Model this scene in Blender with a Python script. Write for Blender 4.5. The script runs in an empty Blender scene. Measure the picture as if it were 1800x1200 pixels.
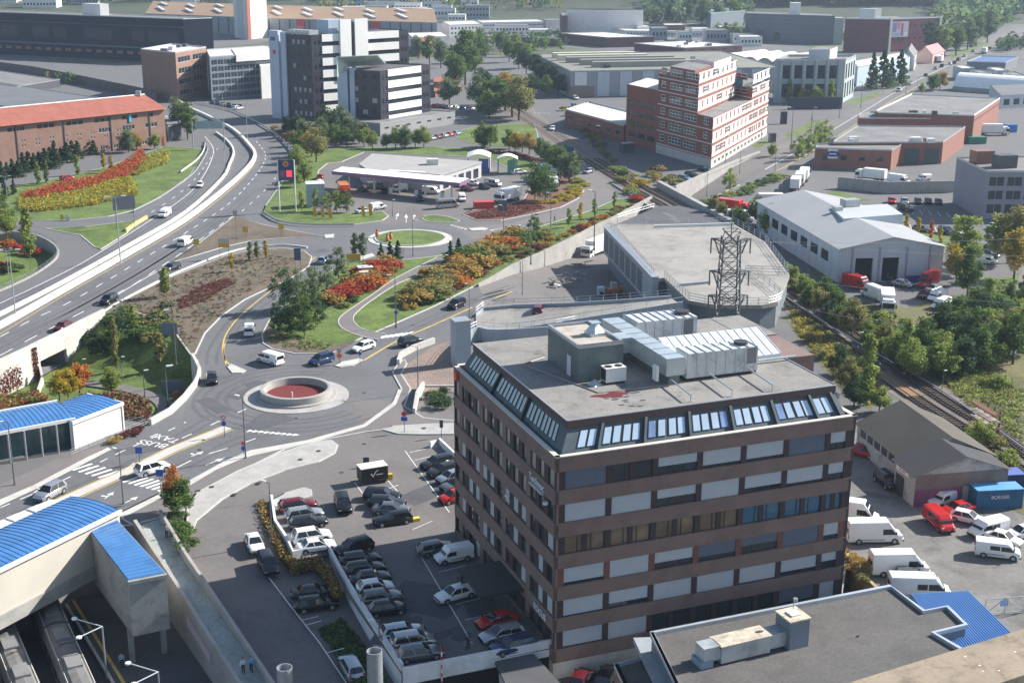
import bpy,bmesh,math,random
from math import radians,sin,cos,pi,hypot,atan2
from mathutils import Vector,Matrix
from mathutils.geometry import delaunay_2d_cdt,intersect_point_tri_2d
R=random.Random(11)
SC=bpy.context.scene;COL=SC.collection
# ---------- camera ----------
CZ=69.0;F=2400.0;PIT=radians(16.95);ROL=radians(.3)
_d0=Vector((0,-sin(PIT),-cos(PIT)));FWD=Vector((0,cos(PIT),-sin(PIT)));_r0=Vector((1,0,0))
RGT=cos(ROL)*_r0-sin(ROL)*_d0;DWN=sin(ROL)*_r0+cos(ROL)*_d0
cam=bpy.data.objects.new('camera',bpy.data.cameras.new('camera'));COL.objects.link(cam)
cam.data.sensor_width=36;cam.data.lens=F/1800*36;cam.data.clip_end=9000;cam.data.clip_start=.5
_m=Matrix((RGT,-DWN,-FWD)).transposed().to_4x4();_m.translation=(0,0,CZ);cam.matrix_world=_m
SC.camera=cam
# ---------- light ----------
SUN_AZ=Vector((.916,.4)).normalized();SUN_EL=radians(33)
W=bpy.data.worlds.new('World');SC.world=W;W.use_nodes=True
_n=W.node_tree.nodes;_l=W.node_tree.links
_sky=_n.new('ShaderNodeTexSky');_sky.sky_type='NISHITA';_sky.sun_disc=False
_sky.sun_elevation=SUN_EL;_sky.sun_rotation=atan2(SUN_AZ.x,SUN_AZ.y);_sky.air_density=1.0;_sky.dust_density=.8
_l.new(_sky.outputs[0],_n['Background'].inputs[0]);_n['Background'].inputs[1].default_value=.085
sun=bpy.data.objects.new('sun',bpy.data.lights.new('sun','SUN'));COL.objects.link(sun)
sun.data.energy=5.0;sun.data.angle=radians(.55);sun.data.color=(1,.95,.88)
sun.rotation_euler=(-Vector((SUN_AZ.x*cos(SUN_EL),SUN_AZ.y*cos(SUN_EL),sin(SUN_EL)))).to_track_quat('-Z','Y').to_euler()
sun.location=(300,300,300)
V=SC.view_settings;V.view_transform='Standard';V.look='None';V.gamma=1;V.exposure=1.0;V.use_curve_mapping=False
# ---------- helpers ----------
def ray(x,y): return FWD+RGT*((x-900)/F)+DWN*((y-600)/F)
def G(x,y,z=0.0):
    d=ray(x,y);t=(z-CZ)/d.z
    return Vector((d.x*t,d.y*t,z))
def zat(P,x,y):
    d=ray(x,y);t=(P.x*d.x+P.y*d.y)/(d.x*d.x+d.y*d.y);return CZ+d.z*t
def GP(pts,z=0.0): return [G(p[0],p[1],p[2] if len(p)>2 else z) for p in pts]
def rotm(a): return Matrix.Rotation(a,3,'Z')
MATS={}
def mat(name,col,rough=.85,var=.12,scale=.35,metal=0.,bump=0.,space='obj',spec=.5,fine=0.,stripe=None,tr=0.,isl=0.,col2=None,stain=None,emit=0):
    if name in MATS: return MATS[name]
    m=bpy.data.materials.new(name);m.use_nodes=True;nt=m.node_tree;N=nt.nodes;L=nt.links
    b=N['Principled BSDF'];b.inputs['Roughness'].default_value=rough;b.inputs['Metallic'].default_value=metal
    b.inputs['Specular IOR Level'].default_value=spec
    co=N.new('ShaderNodeNewGeometry').outputs['Position'] if space=='world' else N.new('ShaderNodeTexCoord').outputs['Object']
    c=Vector(col[:3]);c2=Vector(col2) if col2 else None
    nz=N.new('ShaderNodeTexNoise');nz.inputs['Scale'].default_value=scale;nz.inputs['Detail'].default_value=5;nz.inputs['Roughness'].default_value=.6
    L.new(co,nz.inputs['Vector'])
    mx=N.new('ShaderNodeMix');mx.data_type='RGBA'
    rp=N.new('ShaderNodeMapRange');rp.inputs[1].default_value=.3;rp.inputs[2].default_value=.7
    L.new(nz.outputs[0],rp.inputs[0]);L.new(rp.outputs[0],mx.inputs[0])
    mx.inputs[6].default_value=(*(c*(1-var)),1);mx.inputs[7].default_value=(*((c2 if c2 else c*(1+var))),1)
    out=mx.outputs[2]
    def mul(out,fac_out,lo,hi,a=.3,bb=.7):
        q=N.new('ShaderNodeMapRange');q.inputs[1].default_value=a;q.inputs[2].default_value=bb;q.inputs[3].default_value=lo;q.inputs[4].default_value=hi
        L.new(fac_out,q.inputs[0])
        k=N.new('ShaderNodeVectorMath');k.operation='SCALE';L.new(out,k.inputs[0]);L.new(q.outputs[0],k.inputs['Scale']);return k.outputs[0]
    if fine:
        n2=N.new('ShaderNodeTexNoise');n2.inputs['Scale'].default_value=scale*14;n2.inputs['Detail'].default_value=3;L.new(co,n2.inputs['Vector'])
        out=mul(out,n2.outputs[0],1-fine,1+fine)
    if stain:
        n3=N.new('ShaderNodeTexNoise');n3.inputs['Scale'].default_value=stain[0];n3.inputs['Detail'].default_value=7;n3.inputs['Roughness'].default_value=.7;n3.inputs['Distortion'].default_value=.6;L.new(co,n3.inputs['Vector'])
        out=mul(out,n3.outputs[0],1-stain[1],1,.36,.5)
    if isl:
        out=mul(out,N['Geometry'].outputs['Random Per Island'] if 'Geometry' in N else N.new('ShaderNodeNewGeometry').outputs['Random Per Island'],1-isl,1+isl,0,1)
    if stripe:
        wv=N.new('ShaderNodeTexWave');wv.wave_type='BANDS';wv.bands_direction=stripe[0];wv.inputs['Scale'].default_value=stripe[1];wv.inputs['Distortion'].default_value=0
        tc=N.new('ShaderNodeTexCoord');L.new(tc.outputs['UV'] if len(stripe)>3 else co,wv.inputs['Vector'])
        out=mul(out,wv.outputs['Fac'],1-stripe[2],1,0,.6)
    L.new(out,b.inputs['Base Color'])
    if bump:
        n4=N.new('ShaderNodeTexNoise');n4.inputs['Scale'].default_value=scale*10;n4.inputs['Detail'].default_value=4;L.new(co,n4.inputs['Vector'])
        bp=N.new('ShaderNodeBump');bp.inputs['Strength'].default_value=bump;bp.inputs['Distance'].default_value=.05;L.new(n4.outputs[0],bp.inputs['Height']);L.new(bp.outputs[0],b.inputs['Normal'])
    if tr:
        t=N.new('ShaderNodeBsdfTranslucent');L.new(out,t.inputs[0]);ms=N.new('ShaderNodeMixShader');ms.inputs[0].default_value=tr
        L.new(b.outputs[0],ms.inputs[1]);L.new(t.outputs[0],ms.inputs[2]);L.new(ms.outputs[0],N['Material Output'].inputs[0])
    if emit: b.inputs['Emission Color'].default_value=(*c,1);b.inputs['Emission Strength'].default_value=emit
    MATS[name]=m;return m
def mc(h,**k):
    "plain coloured material by rgb tuple"
    n='paint_%02x%02x%02x'%tuple(int(max(0,min(1,v))*255) for v in h)
    return mat(n,h,**{**dict(rough=.5,var=.05,scale=.6),**k})
class MB:
    def __init__(s): s.v=[];s.f=[]
    def add(s,vs,fs):
        o=len(s.v);s.v+=[Vector(q) for q in vs];s.f+=[tuple(i+o for i in f) for f in fs];return s
    def quad(s,a,b,c,d): return s.add([a,b,c,d],[(0,1,2,3)])
    def hexa(s,p): return s.add(p,[(3,2,1,0),(4,5,6,7),(0,1,5,4),(1,2,6,5),(2,3,7,6),(3,0,4,7)])
    def box(s,c,sx,sy,sz,a=0.):
        "c = centre of the bottom face"
        c=Vector(c);u=Vector((cos(a),sin(a),0))*sx/2;w=Vector((-sin(a),cos(a),0))*sy/2;h=Vector((0,0,sz))
        q=[c-u-w,c+u-w,c+u+w,c-u+w];return s.hexa(q+[p+h for p in q])
    def obox(s,o,u,w,h):
        "corner o and three edge vectors"
        q=[o,o+u,o+u+w,o+w];return s.hexa([Vector(p) for p in q]+[Vector(p)+h for p in q])
    def prism(s,poly,z0,z1,cap=True,bottom=False):
        n=len(poly);a=[Vector((p[0],p[1],z0)) for p in poly];b=[Vector((p[0],p[1],z1)) for p in poly]
        fs=[(i,(i+1)%n,n+(i+1)%n,n+i) for i in range(n)]
        if cap: fs.append(tuple(range(n,2*n)))
        if bottom: fs.append(tuple(range(n-1,-1,-1)))
        return s.add(a+b,fs)
    def cyl(s,p,r,h,n=12,r2=None):
        p=Vector(p);r2=r if r2 is None else r2
        a=[p+Vector((r*cos(2*pi*i/n),r*sin(2*pi*i/n),0)) for i in range(n)];b=[p+Vector((r2*cos(2*pi*i/n),r2*sin(2*pi*i/n),h)) for i in range(n)]
        return s.add(a+b,[(i,(i+1)%n,n+(i+1)%n,n+i) for i in range(n)]+[tuple(range(n,2*n)),tuple(range(n-1,-1,-1))])
    def tube(s,path,r,n=6,r2=None):
        path=[Vector(p) for p in path];k=len(path)
        for i in range(k):
            d=(path[min(i+1,k-1)]-path[max(i-1,0)]).normalized()
            up=Vector((0,0,1)) if abs(d.z)<.95 else Vector((1,0,0))
            x=d.cross(up).normalized();y=d.cross(x)
            rr=r if r2 is None else r+(r2-r)*i/(k-1)
            o=len(s.v) if i==0 else o
            s.v+=[path[i]+x*rr*cos(2*pi*j/n)+y*rr*sin(2*pi*j/n) for j in range(n)]
        for i in range(k-1):
            for j in range(n):
                a=o+i*n+j;b=o+i*n+(j+1)%n;s.f.append((a,b,b+n,a+n))
        s.f.append(tuple(o+j for j in range(n-1,-1,-1)));s.f.append(tuple(o+(k-1)*n+j for j in range(n)));return s
    def lathe(s,c,prof,n=48):
        c=Vector(c);o=len(s.v);k=len(prof)
        for r,z in prof:
            s.v+=[c+Vector((r*cos(2*pi*j/n),r*sin(2*pi*j/n),z)) for j in range(n)]
        for i in range(k-1):
            for j in range(n):
                a=o+i*n+j;b=o+i*n+(j+1)%n;s.f.append((a,b,b+n,a+n))
        return s
    def mesh(s,name,off=None):
        me=bpy.data.meshes.new(name);vs=[v-off for v in s.v] if off is not None else s.v
        me.from_pydata([tuple(v) for v in vs],[],s.f);me.update();return me
BASE={}
def tag(o,label=None,cat=None,group=None,kind=None):
    if label:o['label']=label
    if cat:o['category']=cat
    if group:o['group']=group
    if kind:o['kind']=kind
    return o
def root(name,loc,label,cat,group=None,rz=0):
    o=bpy.data.objects.new(name,None);COL.objects.link(o);o.location=loc;o.rotation_euler=(0,0,rz);o.empty_display_size=.5
    BASE[o.name]=Vector(loc);return tag(o,label,cat,group)
def mk(name,mb,m,parent=None,label=None,cat=None,group=None,kind=None,smooth=False):
    off=None
    if parent is not None:
        p=parent
        while p.parent: p=p.parent
        off=BASE[p.name]
    elif cat:
        xs=[v.x for v in mb.v];ys=[v.y for v in mb.v];off=Vector(((min(xs)+max(xs))/2,(min(ys)+max(ys))/2,min(v.z for v in mb.v)))
    me=mb.mesh(name,off) if isinstance(mb,MB) else mb
    for q in (m if isinstance(m,(list,tuple)) else [m]): me.materials.append(q)
    if smooth:
        for p in me.polygons:p.use_smooth=True
    o=bpy.data.objects.new(name,me);COL.objects.link(o)
    if parent is not None:o.parent=parent
    elif off is not None:o.location=off
    if parent is None: BASE[o.name]=off if off is not None else Vector((0,0,0))
    return tag(o,label,cat,group,kind)
class Proto:
    "parts = (name, mesh, parent index or None, material, key)"
    def __init__(s): s.p=[]
    def part(s,name,mb,m,par=None,key=None,smooth=False):
        me=mb.mesh(name) if isinstance(mb,MB) else mb
        me.materials.append(m)
        if smooth:
            for q in me.polygons:q.use_smooth=True
        s.p.append((name,me,par,key));return len(s.p)-1
    def put(s,name,loc,rz,label,cat,group=None,mats=None,scale=1.,skip=()):
        r=root(name,loc,label,cat,group,rz);r.scale=(scale,)*3 if not isinstance(scale,(tuple,list)) else scale
        os=[]
        for (n,me,par,key) in s.p:
            if n in skip: os.append(None);continue
            o=bpy.data.objects.new(n,me);COL.objects.link(o);o.parent=r if par is None else os[par]
            if mats and key in mats:
                o.material_slots[0].link='OBJECT';o.material_slots[0].material=mats[key]
            os.append(o)
        return r
def spline(pts,n=6,closed=False):
    "Catmull-Rom through world points"
    k=len(pts);out=[]
    rng=range(k) if closed else range(k-1)
    for i in rng:
        if closed: p0,p1,p2,p3=pts[i-1],pts[i],pts[(i+1)%k],pts[(i+2)%k]
        else: p0,p1,p2,p3=pts[max(i-1,0)],pts[i],pts[i+1],pts[min(i+2,k-1)]
        for j in range(n):
            t=j/n;out.append(.5*((2*p1)+(p2-p0)*t+(2*p0-5*p1+4*p2-p3)*t*t+(3*p1-p0-3*p2+p3)*t**3))
    if not closed: out.append(pts[-1].copy())
    return out
def nrm(path,i):
    a=path[max(i-1,0)];b=path[min(i+1,len(path)-1)];d=Vector((b.x-a.x,b.y-a.y,0))
    d=d.normalized() if d.length>1e-9 else Vector((1,0,0))
    return Vector((-d.y,d.x,0))
def ribbon(mb,path,w,dz=0.,off=0.):
    L=[];
    for i,p in enumerate(path):
        n=nrm(path,i);L.append((p+n*(off-w/2)+Vector((0,0,dz)),p+n*(off+w/2)+Vector((0,0,dz))))
    for (a,b),(c,d) in zip(L,L[1:]): mb.quad(a,c,d,b)
    return mb
def wall_path(mb,path,w,h0,h1,off=0.):
    "solid wall following a path, bottom path.z+h0, top path.z+h1"
    rows=[]
    for i,p in enumerate(path):
        n=nrm(path,i);a=p+n*(off-w/2);b=p+n*(off+w/2);z0=h0[i] if isinstance(h0,list) else h0;z1=h1[i] if isinstance(h1,list) else h1
        rows.append([a+Vector((0,0,z0)),b+Vector((0,0,z0)),b+Vector((0,0,z1)),a+Vector((0,0,z1))])
    o=len(mb.v)
    for r in rows: mb.v+=r
    k=len(rows)
    for i in range(k-1):
        for j in range(4):
            a=o+i*4+j;b=o+i*4+(j+1)%4;mb.f.append((a,b,b+4,a+4))
    mb.f.append((o+3,o+2,o+1,o));e=o+(k-1)*4;mb.f.append((e,e+1,e+2,e+3));return mb
def resample(path,step):
    out=[path[0].copy()];acc=0.
    for a,b in zip(path,path[1:]):
        d=(b-a).length
        if d<1e-9: continue
        t=step-acc
        while t<=d: out.append(a.lerp(b,t/d));t+=step
        acc=(acc+d)%step
    return out
def dashes(mb,path,w,on,offl,dz=.03):
    s=resample(path,.5);k=on+offl;n=int(len(s)*.5/k)
    for i in range(n+1):
        seg=s[int(i*k*2):int((i*k+on)*2)+1]
        if len(seg)>1: ribbon(mb,seg,w,dz)
    return mb
def inpoly(x,y,poly):
    c=False;j=len(poly)-1
    for i in range(len(poly)):
        a,b=poly[i],poly[j]
        if (a[1]>y)!=(b[1]>y) and x<(b[0]-a[0])*(y-a[1])/(b[1]-a[1])+a[0]: c=not c
        j=i
    return c
def terrain(name,boundary,inner,m,kind='structure',parent=None,label=None):
    "triangulated patch through points with their own heights"
    pts=boundary+inner;n=len(boundary)
    r=delaunay_2d_cdt([Vector((p.x,p.y)) for p in pts],[(i,(i+1)%n) for i in range(n)],[],0,1e-4)
    P2=[(p.x,p.y) for p in boundary];mb=MB()
    for i,v in enumerate(r[0]):
        src=r[3][i];z=pts[src[0]].z if src else 0
        if not src:
            q=min(pts,key=lambda p:(p.x-v.x)**2+(p.y-v.y)**2);z=q.z
        mb.v.append(Vector((v.x,v.y,z)))
    for f in r[2]:
        cx=sum(r[0][i].x for i in f)/len(f);cy=sum(r[0][i].y for i in f)/len(f)
        if inpoly(cx,cy,P2): mb.f.append(tuple(f))
    o=mk(name,mb,m,parent,kind=kind if parent is None else None,label=label);return o
# ---------- materials ----------
M=dict(
 asph=mat('asphalt',(.125,.125,.13),.9,.1,.08,space='world',fine=.08,bump=.1,stain=(.05,.15)),
 asph2=mat('asphalt_dark',(.085,.085,.092),.9,.12,.1,space='world',fine=.1,bump=.1,stain=(.09,.2)),
 asph3=mat('asphalt_warm',(.15,.138,.132),.9,.1,.1,space='world',fine=.08,bump=.1,stain=(.07,.16)),
 yard=mat('yard_asphalt',(.17,.165,.155),.9,.25,.12,space='world',fine=.12,bump=.15,stain=(.16,.4)),
 path=mat('footpath_asphalt',(.16,.145,.14),.9,.08,.2,space='world',fine=.06),
 conc=mat('concrete',(.34,.33,.31),.85,.12,.4,space='world',fine=.06,stain=(.3,.18)),
 concl=mat('pale_concrete',(.5,.48,.44),.8,.1,.4,space='world',fine=.05,stain=(.35,.15)),
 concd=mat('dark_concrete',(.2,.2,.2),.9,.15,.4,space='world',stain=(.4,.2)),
 kerb=mat('kerb_granite',(.45,.44,.42),.8,.12,1.5,space='world'),
 white=mat('road_paint',(.72,.72,.7),.7,.12,2.,space='world',stain=(1.5,.25)),
 yellow=mat('road_paint_yellow',(.6,.42,.1),.7,.12,2.,space='world',stain=(1.5,.3)),
 grass=mat('lawn_grass',(.08,.135,.022),.95,.28,.14,space='world',fine=.3,bump=.5,col2=(.135,.19,.035),stain=(.25,.3)),
 rough=mat('rough_grass',(.1,.11,.04),.95,.3,.12,space='world',fine=.3,bump=.5,col2=(.17,.15,.06)),
 soil=mat('planting_soil',(.115,.088,.068),.97,.25,.15,space='world',fine=.3,bump=.6,col2=(.15,.12,.08)),
 mulch=mat('bark_mulch',(.14,.065,.045),.97,.25,.5,space='world',fine=.3,bump=.5),
 redg=mat('red_gravel',(.15,.02,.02),.95,.2,2.,space='world',fine=.3,bump=.5),
 gravel=mat('gravel',(.24,.2,.17),.95,.25,.15,space='world',fine=.25,bump=.5,col2=(.28,.2,.16)),
 ballast=mat('rail_ballast',(.16,.13,.11),.95,.25,.3,space='world',fine=.3,bump=.6),
 cobble=mat('cobble_paving',(.36,.35,.33),.85,.15,.5,space='world',fine=.25,bump=.4),
 steel=mat('galvanised_steel',(.45,.47,.49),.45,.1,1.,metal=.6),
 dark=mat('dark_metal',(.03,.032,.036),.5,.1,1.),
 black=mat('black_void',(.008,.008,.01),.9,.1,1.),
 glass=mat('window_glass',(.025,.035,.045),.06,.3,.15,spec=.6),
 glassb=mat('tinted_blue_glass',(.03,.12,.2),.06,.2,.15,spec=.6),
 tyre=mat('tyre_rubber',(.015,.015,.016),.8,.1,3.),
)
M['rail']=mat('rail_steel',(.3,.24,.2),.35,.1,2.,metal=.8)
# ---------- base ground ----------
def gm():
    m=bpy.data.materials.new('town_ground');m.use_nodes=True;N=m.node_tree.nodes;L=m.node_tree.links;b=N['Principled BSDF'];b.inputs['Roughness'].default_value=.95
    g=N.new('ShaderNodeNewGeometry');n1=N.new('ShaderNodeTexNoise');n1.inputs['Scale'].default_value=.012;n1.inputs['Detail'].default_value=6
    n2=N.new('ShaderNodeTexNoise');n2.inputs['Scale'].default_value=.09;n2.inputs['Detail'].default_value=6
    L.new(g.outputs[0],n1.inputs[0]);L.new(g.outputs[0],n2.inputs[0])
    sx=N.new('ShaderNodeSeparateXYZ');L.new(g.outputs[0],sx.inputs[0])
    far=N.new('ShaderNodeMapRange');far.inputs[1].default_value=560;far.inputs[2].default_value=720;L.new(sx.outputs[1],far.inputs[0])
    st=N.new('ShaderNodeMapRange');st.inputs[1].default_value=.52;st.inputs[2].default_value=.57;L.new(n1.outputs[0],st.inputs[0])
    mu=N.new('ShaderNodeMath');mu.operation='MULTIPLY';L.new(far.outputs[0],mu.inputs[0]);L.new(st.outputs[0],mu.inputs[1])
    a=N.new('ShaderNodeMix');a.data_type='RGBA';a.inputs[6].default_value=(.105,.105,.11,1);a.inputs[7].default_value=(.145,.142,.138,1);L.new(n2.outputs[0],a.inputs[0])
    c=N.new('ShaderNodeMix');c.data_type='RGBA';c.inputs[6].default_value=(.05,.075,.025,1);c.inputs[7].default_value=(.1,.12,.045,1);L.new(n2.outputs[0],c.inputs[0])
    d=N.new('ShaderNodeMix');d.data_type='RGBA';L.new(mu.outputs[0],d.inputs[0]);L.new(a.outputs[2],d.inputs[6]);L.new(c.outputs[2],d.inputs[7]);L.new(d.outputs[2],b.inputs[0]);return m
M['ground']=gm()
def gz(x,y,z):
    p=G(x,y,0);p.z=z;return p
# sunken places: rims as world points
RIM2=[gz(*p) for p in [(-60,668,-5.5),(36,624,-5.5),(105,590,-5.5),(150,567,-3),(180,552,-.2),(230,545,0),(300,575,0),(335,622,-.4),(338,628,-3.5),(350,655,-3.8),(345,675,-3.4),(325,703,-3),(300,727,-2.2),(262,745,-1),(225,738,-.8),(200,742,-1.4),(110,770,-2),(-60,815,-2)]]
RIM3=[gz(*p) for p in [(835,508,0),(870,490,-.5),(900,473,-1.2),(950,452,-2.4),(1000,428,-3.6),(1040,407,-4.5),(1080,388,-5),(1145,352,-5),(1185,334,-5),(1240,310,-3),(1290,288,-1),(1335,270,0),(1360,285,0),(1300,325,-1),(1240,352,-3),(1225,372,-5),(1180,400,-5),(1180,520,-4),(1110,528,-3.5),(1000,532,-2.5),(905,540,-1),(850,540,0)]]
RIM5=[gz(*p) for p in [(708,1188,-3),(968,1140,-3),(1478,1043,-3),(1487,985,-3),(1545,1040,-3),(1700,1150,-3),(2000,1260,-3),(2000,2100,-3),(700,2100,-3)]]
WALK_L=GP([(238,925,0),(270,975,-.5),(310,1035,-1.1),(350,1100,-1.8),(430,1225,-2.7)])
WALK_R=GP([(281,911,0),(325,985,-.5),(375,1060,-1.1),(425,1135,-1.8),(485,1225,-2.7)])
LANE_L=GP([(284,909,0),(328,985,-.5),(379,1060,-1.1),(429,1135,-1.8),(489,1225,-2.7)])
LANE_R=GP([(478,880,0),(484,925,-.1),(506,962,-.4),(516,988,-.6),(577,974,-.6),(592,1008,-.9),(614,1056,-1.5),(655,1130,-2.1),(708,1222,-2.7)])
TOP4=GP([(-120,1075),(80,985),(215,925)])
RIM4=TOP4+[WALK_L[0],WALK_R[0]]+GP([(330,900),(400,883)])+LANE_R+[gz(708,2100,-3),gz(-500,2100,-7)]
RIM6=[gz(*p) for p in [(-60,423,-2),(20,408,-2.3),(62,414,-2.5),(94,430,-2.5),(101,446,-2.5),(90,462,-2.5),(42,492,-2.2),(-60,536,-2)]]
def base_ground():
    holes=[[(p.x,p.y) for p in r] for r in (RIM2,RIM3,RIM4,RIM5,RIM6)]
    vs=[Vector((x,y)) for x,y in ((-2500,-60),(2500,-60),(2500,4000),(-2500,4000))];es=[(0,1),(1,2),(2,3),(3,0)]
    for i in range(0,9):
        for j in range(12): vs.append(Vector((-900+225*i,80+110*j)))
    for h in holes:
        o=len(vs);vs+=[Vector(p) for p in h];es+=[(o+i,o+(i+1)%len(h)) for i in range(len(h))]
    r=delaunay_2d_cdt(vs,es,[],0,1e-4);mb=MB();mb.v=[Vector((v.x,v.y,0)) for v in r[0]]
    for f in r[2]:
        cx=sum(r[0][i].x for i in f)/len(f);cy=sum(r[0][i].y for i in f)/len(f)
        if not any(inpoly(cx,cy,h) for h in holes): mb.f.append(tuple(f))
    mk('ground',mb,M['ground'],kind='structure')
base_ground()
def sheet(name,pts,m,z=.004,sp=0,parent=None):
    w=GP(pts,z)
    if sp: w=spline(w,sp,True)
    mb=MB();mb.add(w,[tuple(range(len(w)))])
    o=mk(name,mb,m,parent,kind=None if parent else 'structure')
    if mb.f and o.data.polygons[0].normal.z<0: o.data.flip_normals()
    return o
def island(name,pts,m,sp=0,h=.13,kw=.3,kerbm=None,world=False):
    w=pts if world else GP(pts,0)
    if sp: w=spline(w,sp,True)
    mb=MB();mb.add([p+Vector((0,0,h-.01)) for p in w],[tuple(range(len(w)))])
    o=mk(name,mb,m,kind='structure')
    if o.data.polygons[0].normal.z<0:o.data.flip_normals()
    if kw:
        k=MB();wall_path(k,w+[w[0].copy(),w[1].copy()],kw,0,h);c=mk('kerb',k,kerbm or M['kerb'],o)
    return o
# sunken terrain
T2=terrain('sunken_lawn',RIM2,[*GP([(230,645,-4.6),(285,665,-4.3),(200,600,-2.6),(255,590,-1.2),(312,622,-1),(130,662,-5.4),(225,682,-4.6),(285,700,-3.5),(150,722,-2.6),(60,742,-3.2),(300,600,-.6),(180,650,-5),(330,640,-3.5)])],M['grass'])
terrain('underpass_road',RIM3,[*GP([(900,500,-.9),(1000,460,-3.3),(1060,425,-4.8),(1120,395,-5),(950,510,-1.8),(1050,510,-3.5),(1200,352,-5),(1270,318,-2)])],M['asph3'])
def hullterrain(name,L,Rr,m,dz=0):
    mb=MB()
    for i in range(len(L)-1): mb.quad(L[i],Rr[i],Rr[i+1],L[i+1])
    return mk(name,mb,m,kind='structure')
hullterrain('station_walkway',WALK_L,WALK_R,mat('walkway_boards',(.36,.39,.36),.9,.15,.3,space='world',fine=.2,stain=(.5,.25)))
lane_pts=LANE_L+LANE_R[::-1]+GP([(400,883),(330,900)])
terrain('access_lane',lane_pts,GP([(430,960,-.4),(480,1060,-1.2),(560,1120,-1.9),(560,1190,-2.4)]),M['asph3'])
mb=MB();mb.add([Vector((p.x,p.y,-3)) for p in RIM5],[tuple(range(len(RIM5)-1,-1,-1))]);mk('lower_yard',mb,M['asph2'],kind='structure')
mb=MB();tr=[p.copy() for p in TOP4]+[p.copy() for p in WALK_L]+[gz(520,2100,0),gz(-500,2100,0)]
mb.add([Vector((p.x,p.y,-7)) for p in tr],[tuple(range(len(tr)))]);mk('station_trench_floor',mb,M['asph2'],kind='structure')
mb=MB();mb.add([Vector((p.x,p.y,-2.5)) for p in RIM6],[tuple(range(len(RIM6)))]);mk('sunken_loop_lawn',mb,M['grass'],kind='structure')
from mathutils.bvhtree import BVHTree
_bv=BVHTree.FromPolygons([v.co for v in T2.data.vertices],[tuple(p.vertices) for p in T2.data.polygons])
def z2(x,y):
    h=_bv.ray_cast(Vector((x,y,50)),Vector((0,0,-1)));return h[0].z if h[0] else -2.
PT=resample(spline(GP([(95,672,-5.4),(150,674,-5),(215,682,-4.4),(262,694,-3.5),(288,706,-2.7),(287,722,-1.9),(266,740,-.8)]),5),1.)
for p in PT: p.z=z2(p.x,p.y)+.25
mb=MB();ribbon(mb,PT,2.6);mk('footpath',mb,M['path'],kind='structure')
# ---------- road sheets ----------
HWY=[(-80,600),(0,640),(80,600),(180,553),(290,490),(395,447),(470,431),(540,428),(585,440),(620,440),(800,440),(880,415),(820,400),(760,396),(620,400),(540,400),(487,393),(461,378),(465,362),(490,327),(507,297),(514,275),(505,258),(480,236),(440,212),(400,196),(350,182),(300,160),(300,178),(345,208),(365,225),(371,255),(355,288),(325,322),(280,353),(240,374),(190,385),(120,391),(-60,391),(-60,402),(75,401),(140,416),(165,440),(176,442),(140,465),(112,470),(100,478),(40,505),(-80,560)]
sheet('highway',HWY,M['asph'],.006)
sheet('roundabout_road',[(585,438),(545,430),(430,535),(370,590),(345,640),(352,668),(330,706),(300,730),(190,787),(60,850),(-80,915),(-80,1010),(60,975),(200,905),(290,860),(430,815),(500,785),(640,745),(690,705),(702,680),(690,650),(720,612),(800,560),(850,520),(840,500),(690,568),(640,592),(470,600),(470,570),(520,520),(600,462),(640,450)],M['asph'],.004)
sheet('parking_lot',[(600,700),(700,705),(815,700),(830,900),(960,1137),(708,1188),(612,1048),(577,972),(516,985),(478,880),(330,900),(300,890),(430,820),(520,790),(640,755)],M['asph3'],.008)
sheet('rear_yard',[(1440,760),(1560,760),(1800,900),(1900,1000),(1900,1300),(1545,1045),(1482,985)],M['yard'],.006)
sheet('far_forecourt',[(560,290),(600,284),(860,275),(950,300),(1000,330),(980,370),(820,385),(700,395),(620,392),(600,370),(560,330)],M['asph3'],.008)
sheet('shared_road',[(1070,318),(1085,345),(1030,372),(900,412),(830,420),(800,400),(900,392),(980,370),(1020,340),(1015,318),(990,295),(960,250),(930,200),(905,180),(925,178),(965,215),(990,245),(1030,280),(1060,300)],M['path'],.01)
sheet('main_street',[(1362,286),(1380,280),(1480,222),(1560,170),(1640,128),(1720,95),(1800,70),(1860,48),(1900,36),(1860,36),(1780,52),(1690,85),(1640,102),(1590,135),(1520,180),(1420,235),(1336,270)],M['asph3'],.004)
# ---------- islands ----------
island('lawn',[(-60,345),(60,322),(180,296),(290,258),(352,262),(361,268),(352,285),(325,318),(280,349),(240,369),(190,381),(120,388),(-60,389)],M['grass'],kw=.25)
island('lawn',[(78,402),(150,399),(215,391),(240,388),(222,411),(177,439),(166,434),(142,414)],M['grass'],kw=.25)
island('planting_bed',[(303,461),(345,432),(412,381),(465,396),(520,407),(572,416),(500,419),(440,424),(395,434),(345,449)],M['soil'],kw=.25)
BED2=[(184,551),(212,532),(290,492),(395,451),(440,440),(500,437),(535,442),(548,452),(543,468),(520,485),(470,508),(430,527),(390,555),(360,586),(343,622),(337,626),(300,574),(230,545)]
island('planting_bed',BED2,M['soil'],kw=.25,h=.15)
island('lawn',[(606,460),(660,458),(710,457),(760,452),(830,440),(900,414),(985,388),(1040,370),(1085,350),(1140,352),(1080,387),(1040,406),(1000,427),(950,451),(900,472),(840,500),(760,540),(692,570),(640,592),(600,612),(580,622),(520,622),(480,614),(463,604),(461,588),(472,566),(518,522),(560,492)],M['grass'],kw=.3)
sheet('planting_bed',[(464,602),(462,588),(471,571),(480,580),(500,591),(540,602),(580,609),(630,597),(602,612),(580,620),(520,620),(480,612)],M['soil'],.14)
PATH1=spline(GP([(768,452),(697,488),(655,517),(612,546),(596,560),(598,573),(615,584),(640,592),(665,597)],.15),6)
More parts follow.
